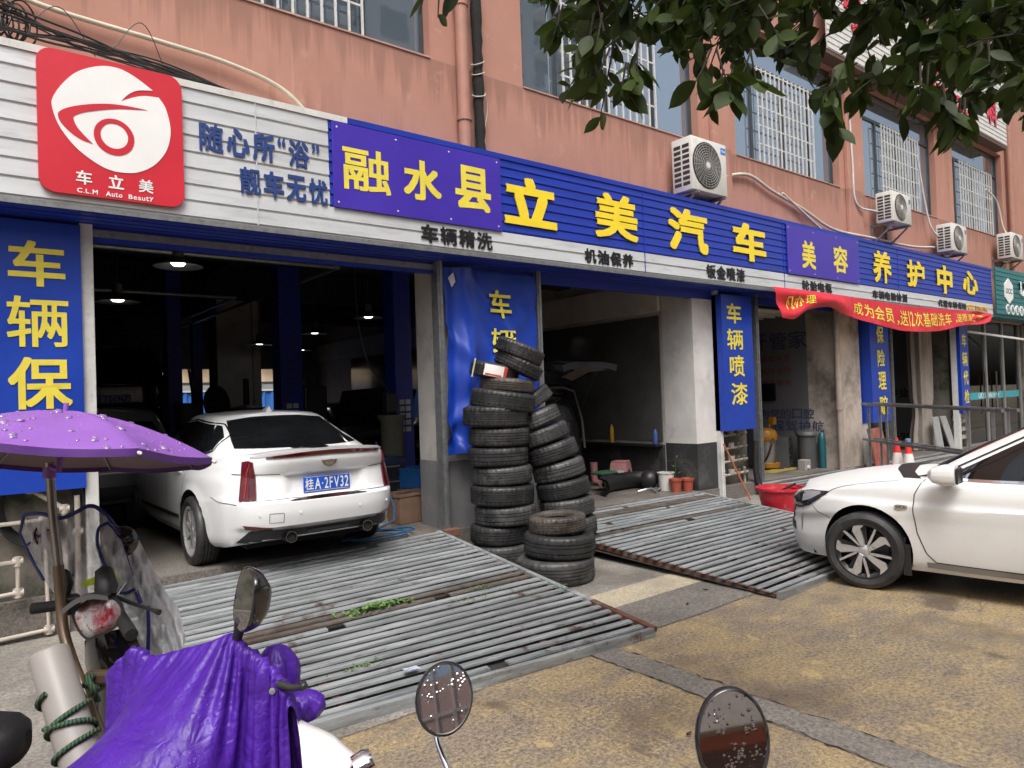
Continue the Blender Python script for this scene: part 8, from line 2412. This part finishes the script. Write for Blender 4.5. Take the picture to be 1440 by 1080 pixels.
# ================================================================== tree reaching over the camera
def leafmat():
    k = NT('backlit_dark_leaf')
    f = k.noise(k.coord(False), 6, 3)
    c = k.ramp(f, .35, .65, (.008, .016, .005), (.045, .07, .015))  # near-black green has the shade of backlit undersides put into it
    k.l(c, k.b.inputs['Base Color']); k.b.inputs['Roughness'].default_value = .55; k.b.inputs['Specular IOR Level'].default_value = .22
    tl = k.n('ShaderNodeBsdfTranslucent'); tl.inputs[0].default_value = (.06, .1, .015, 1)
    mx = k.n('ShaderNodeMixShader'); mx.inputs[0].default_value = .22
    k.l(k.b.outputs[0], mx.inputs[1]); k.l(tl.outputs[0], mx.inputs[2]); k.l(mx.outputs[0], k.o.inputs['Surface'])
    return k.m
tree = thing('street_tree', 'broad-leaved tree whose dark hanging branches cover the top right corner', 'tree', (3.9, -1.9, 0))
BARK = M('bark', (.03, .025, .02), .9, 0, .3, 8, bump=.7, bs=25, world=True)
mb = MB(); mb.tube(cat([(3.9, -1.9, -.05), (3.92, -1.85, 1.2), (3.85, -1.7, 2.6), (3.75, -1.5, 3.6), (3.7, -1.3, 4.6)]), [lerp(.17, .09, k / 32) for k in range(33)], 14); mb.build('trunk', BARK, tree, smooth=60)
rg = random.Random(9)
limbs = MB(); lv = MB()
def leaf(b, d, n, L):
    d = d.normalized(); s = d.cross(n)
    if s.length < 1e-3: s = d.orthogonal()
    s.normalize(); n = s.cross(d)
    w = L * rg.uniform(.21, .29); curl = rg.uniform(-.16, .1) * L; fold = rg.uniform(.1, .3) * w
    prof = ((0, .02), (.1, .42), (.28, .86), (.48, 1.0), (.68, .84), (.85, .46), (.95, .16), (1.03, .0))
    vs = []
    for t, q in prof:
        c = b + d * (L * t) + n * (curl * t * t)
        vs += [c + s * (w * q) + n * (fold * q), c, c - s * (w * q) + n * (fold * q)]
    fs = []
    for i in range(len(prof) - 1):
        fs += [(i * 3, i * 3 + 1, i * 3 + 4, i * 3 + 3), (i * 3 + 1, i * 3 + 2, i * 3 + 5, i * 3 + 4)]
    lv.add(vs, fs)
DN = Vector((0, 0, -1))
def spray(p, d, n, L):
    """a twig with leaves crowded towards its end"""
    q = p + d * L * .5 + DN * .02; e = p + d * L + DN * (.12 * L + .02)
    limbs.tube([p, q, e], [.0035, .0028, .002], 5)
    for k in range(n):
        t = rg.uniform(.3, 1.0); b = p.lerp(q, t * 2) if t < .5 else q.lerp(e, t * 2 - 1)
        an = rg.uniform(0, 6.28); o = d.orthogonal().normalized(); o2 = d.cross(o)
        ld = o * math.cos(an) + o2 * math.sin(an) + d * rg.uniform(.2, .9) + DN * rg.uniform(.15, 1.2)
        leaf(b, ld, Vector((rg.uniform(-1, 1), rg.uniform(-1, 1), rg.uniform(.2, 1))), rg.uniform(.06, .112))
# big limbs sweep from the trunk over the pavement
ends = []
for (tu, tv, td) in ((1380, -60, 2.6), (1180, -40, 2.4), (980, -70, 2.5), (860, -110, 2.7), (1440, 60, 3.0), (1250, 30, 2.9), (1060, 10, 2.7), (1500, -100, 2.2)):
    e = pd(tu, tv, td); s = Vector((3.78, -1.55, 3.4 + rg.uniform(-.3, .5)))
    m1 = s.lerp(e, .5) + Vector((0, 0, .45))
    pts = cat([s, m1, e], 7); limbs.tube(pts, [lerp(.04, .005, k / (len(pts) - 1)) for k in range(len(pts))], 8)
    ends.append((pts, e))
def lowv(u):
    return float(np.interp(u, [590, 640, 680, 780, 810, 860, 900, 960, 1010, 1060, 1110, 1160, 1200, 1260, 1320, 1380, 1440, 1500], [30, 20, -60, -40, 30, 120, 70, 20, 120, 70, 95, 70, 150, 110, 150, 90, 110, 110]))
GAPS = ((1195, 20, 34), (1262, 72, 40), (1300, 125, 26), (1345, 128, 30), (1390, 190, 40), (1310, 20, 16), (1150, 95, 30), (1085, 110, 34))
for k in range(560):
    u_ = rg.uniform(800, 1500)
    v_ = lowv(u_) - 42 - 280 * rg.random() ** 1.2 - 6
    d_ = rg.uniform(2.15, 3.5)
    if any(math.hypot(u_ - a_, v_ - b_) < c_ + 14 for a_, b_, c_ in GAPS): continue
    p = pd(u_, v_, d_)
    dirn = Vector((rg.uniform(-1, .4), rg.uniform(-.4, 1), rg.uniform(-.6, .3))).normalized()
    spray(p, dirn, rg.randint(4, 8), rg.uniform(.1, .24))
for k in range(170):
    u_ = rg.uniform(960, 1500); v_ = rg.uniform(-160, 45)
    if any(math.hypot(u_ - a_, v_ - b_) < c_ + 10 for a_, b_, c_ in GAPS): continue
    spray(pd(u_, v_, rg.uniform(2.2, 3.6)), Vector((rg.uniform(-1, .4), rg.uniform(-.4, 1), rg.uniform(-.5, .3))).normalized(), rg.randint(5, 9), rg.uniform(.1, .22))
for k in range(62):
    u_ = rg.uniform(1150, 1500); v_ = rg.uniform(10, 125)
    if any(math.hypot(u_ - a_, v_ - b_) < c_ * .75 for a_, b_, c_ in GAPS): continue
    spray(pd(u_, v_, rg.uniform(2.1, 3.4)), Vector((rg.uniform(-1, .4), rg.uniform(-.4, 1), rg.uniform(-.6, .2))).normalized(), rg.randint(4, 8), rg.uniform(.08, .2))
for (u_, v_, d_) in ((612, -5, 2.2), (650, -20, 2.3), (835, 40, 2.0), (848, 90, 2.05), (870, 110, 2.1), (800, 30, 2.2), (1010, 90, 2.0), (1030, 120, 2.0), (1185, 120, 2.0), (1190, 150, 2.05), (1300, 110, 2.0), (1330, 140, 2.0), (1345, 160, 2.0), (1060, 90, 2.1), (1390, 80, 2.1), (900, 75, 2.1)):
    for q in range(2):
        spray(pd(u_ + rg.uniform(-14, 14), v_ - 22, d_), Vector((rg.uniform(-.5, .3), rg.uniform(-.2, .5), -.8)).normalized(), 4 if u_ > 700 else 1, .08)
# upper crown away from the view
for k in range(300):
    p = Vector((rg.gauss(3.6, 1.3), rg.gauss(-1.7, 1.2), rg.uniform(3.6, 5.6)))
    spray(p, Vector((rg.uniform(-1, 1), rg.uniform(-1, 1), rg.uniform(-.4, .5))).normalized(), 6, .25)
limbs.build('branch', BARK, tree, smooth=60)
lv.build('crown', leafmat(), tree, smooth=180)

# ================================================================== what shows through the back openings
fn_ = thing('site_fence', 'blue corrugated fence seen through the openings at the back of the hall', 'fence', (7, 26, 0))
FB = M('fence_blue', (.04, .16, .5), .45, 0, .1, 2, world=True)
mb = MB(); xs = np.arange(-6, 22, .05)
mb.grid([[(x, 26 + .03 * (1 if int((x + 6) / .1) % 3 else -1), z) for z in (.1, 2.3)] for x in xs]); mb.build('sheet', FB, fn_)
mb = MB(); mb.box(-6, 22, 25.95, 26.05, 2.3, 2.36); mb.build('rail', WSTEEL, fn_)
hb_ = thing('house', 'beige apartment house beyond the blue fence', 'house', (8, 40, 0))
mb = MB(); mb.box(-10, 24, 40, 48, 0, 16); mb.build('wall', M('beige_render', (.6, .48, .34), .85, 0, .1, .5, world=True), hb_)
for x in (3.5, 9.6, 13.8, 18):
    for z in (1.6, 4.8, 8.0):
        mb = MB(); mb.box(x, x + 1.6, 39.94, 39.99, z, z + 1.5); w_ = mb.build('window', DARKFR, hb_)
        mb = MB(); mb.box(x - .3, x + 1.9, 39.3, 39.98, z - .5, z - .1); mb.build('balcony', WSTEEL, w_)
mb = MB(); mb.box(-10, 24, 28, 32, 1.9, 2.6); tag(mb.build('shed_roof', M('grey_roofing', (.3, .3, .29), .8, 0, .2, 1, world=True)), 'grey shed roof just above the blue fence', 'roof')

# ================================================================== across the street (seen only in glass and mirrors)
ob_ = thing('apartment_tower', 'grey apartment tower with rows of windows mirrored in the upper panes', 'building', (28, -30, 0))
mb = MB(); mb.box(12, 44, -42, -28, 0, 52); mb.build('wall', M('tower_render', (.42, .42, .43), .85, 0, .1, .4, world=True), ob_)
TW = glass_dark('tower_glass', (.03, .045, .06), .1)
mb = MB(); sl_ = MB()
for fl_ in range(15):
    z = 4 + fl_ * 3.2
    for k in range(9):
        x = 13 + k * 3.4
        mb.box(x, x + 2.0, -27.99, -27.9, z, z + 1.9)
    for x0 in (16.2, 26.4, 36.6):
        sl_.box(x0, x0 + 4.2, -27.99, -26.6, z - 1.0, z - .8); sl_.box(x0, x0 + 4.2, -26.7, -26.6, z - .8, z + .15)
g_ = mb.build('window', TW, ob_); g_['kind'] = 'stuff'
g_ = sl_.build('balcony', M('tower_balcony', (.6, .6, .6), .7, world=True), ob_); g_['kind'] = 'stuff'
lw = thing('roadside_shop', 'low pink shop with a dark railing behind the camera, seen in the scooter mirrors', 'building', (4, -9, 0))
mb = MB(); mb.box(-12, 11, -16, -9, 3.81, 8.6); mb.build('upper_wall', M('grey_shop_render', (.42, .40, .385), .85, 0, .15, 1, world=True), lw)
mb = MB(); mb.box(-12, 11, -16, -9, 0, 3.805); mb.build('wall', M('pink_shop_render', (.42, .16, .13), .85, 0, .15, 1, world=True), lw)
mb = MB(); mb.box(-12, 11, -8.99, -8.6, 3.0, 3.8); mb.build('sign_band', WSTEEL, lw)
WSTR = M('shop_pillar_white', (.7, .7, .68), .7, world=True)
for x in (-9, -4.6, -.2, 4.2, 8.6):
    mb = MB(); mb.box(x, x + .5, -8.99, -8.8, 3.82, 8.6); mb.build('pilaster', WSTR, lw)
    mb = MB(); mb.box(x + .9, x + 3.6, -8.99, -8.96, 4.6, 7.4); mb.build('window', WGLASS, lw)
    mb = MB()
    for k in range(9): mb.box(x + .95 + .32 * k, x + .98 + .32 * k, -8.9, -8.87, 4.6, 7.4)
    for z in (5, 6, 7): mb.box(x + .9, x + 3.6, -8.9, -8.87, z, z + .03)
    mb.build('security_grille', WSTEEL, lw)
for x in (-8, -3, 2.2, 6.6):
    mb = MB(); mb.box(x, x + 2.8, -8.99, -8.95, .3, 2.8); mb.build('doorway', BLKG, lw)
mb = MB()
for k in range(40): mb.box(-3 + .3 * k, -2.97 + .3 * k, -7.6, -7.57, 0, 1.3)
mb.box(-3, 9, -7.61, -7.56, 1.3, 1.35); tag(mb.build('railing', BLKP), 'dark vertical bar railing behind the camera, seen in the scooter mirrors', 'railing')
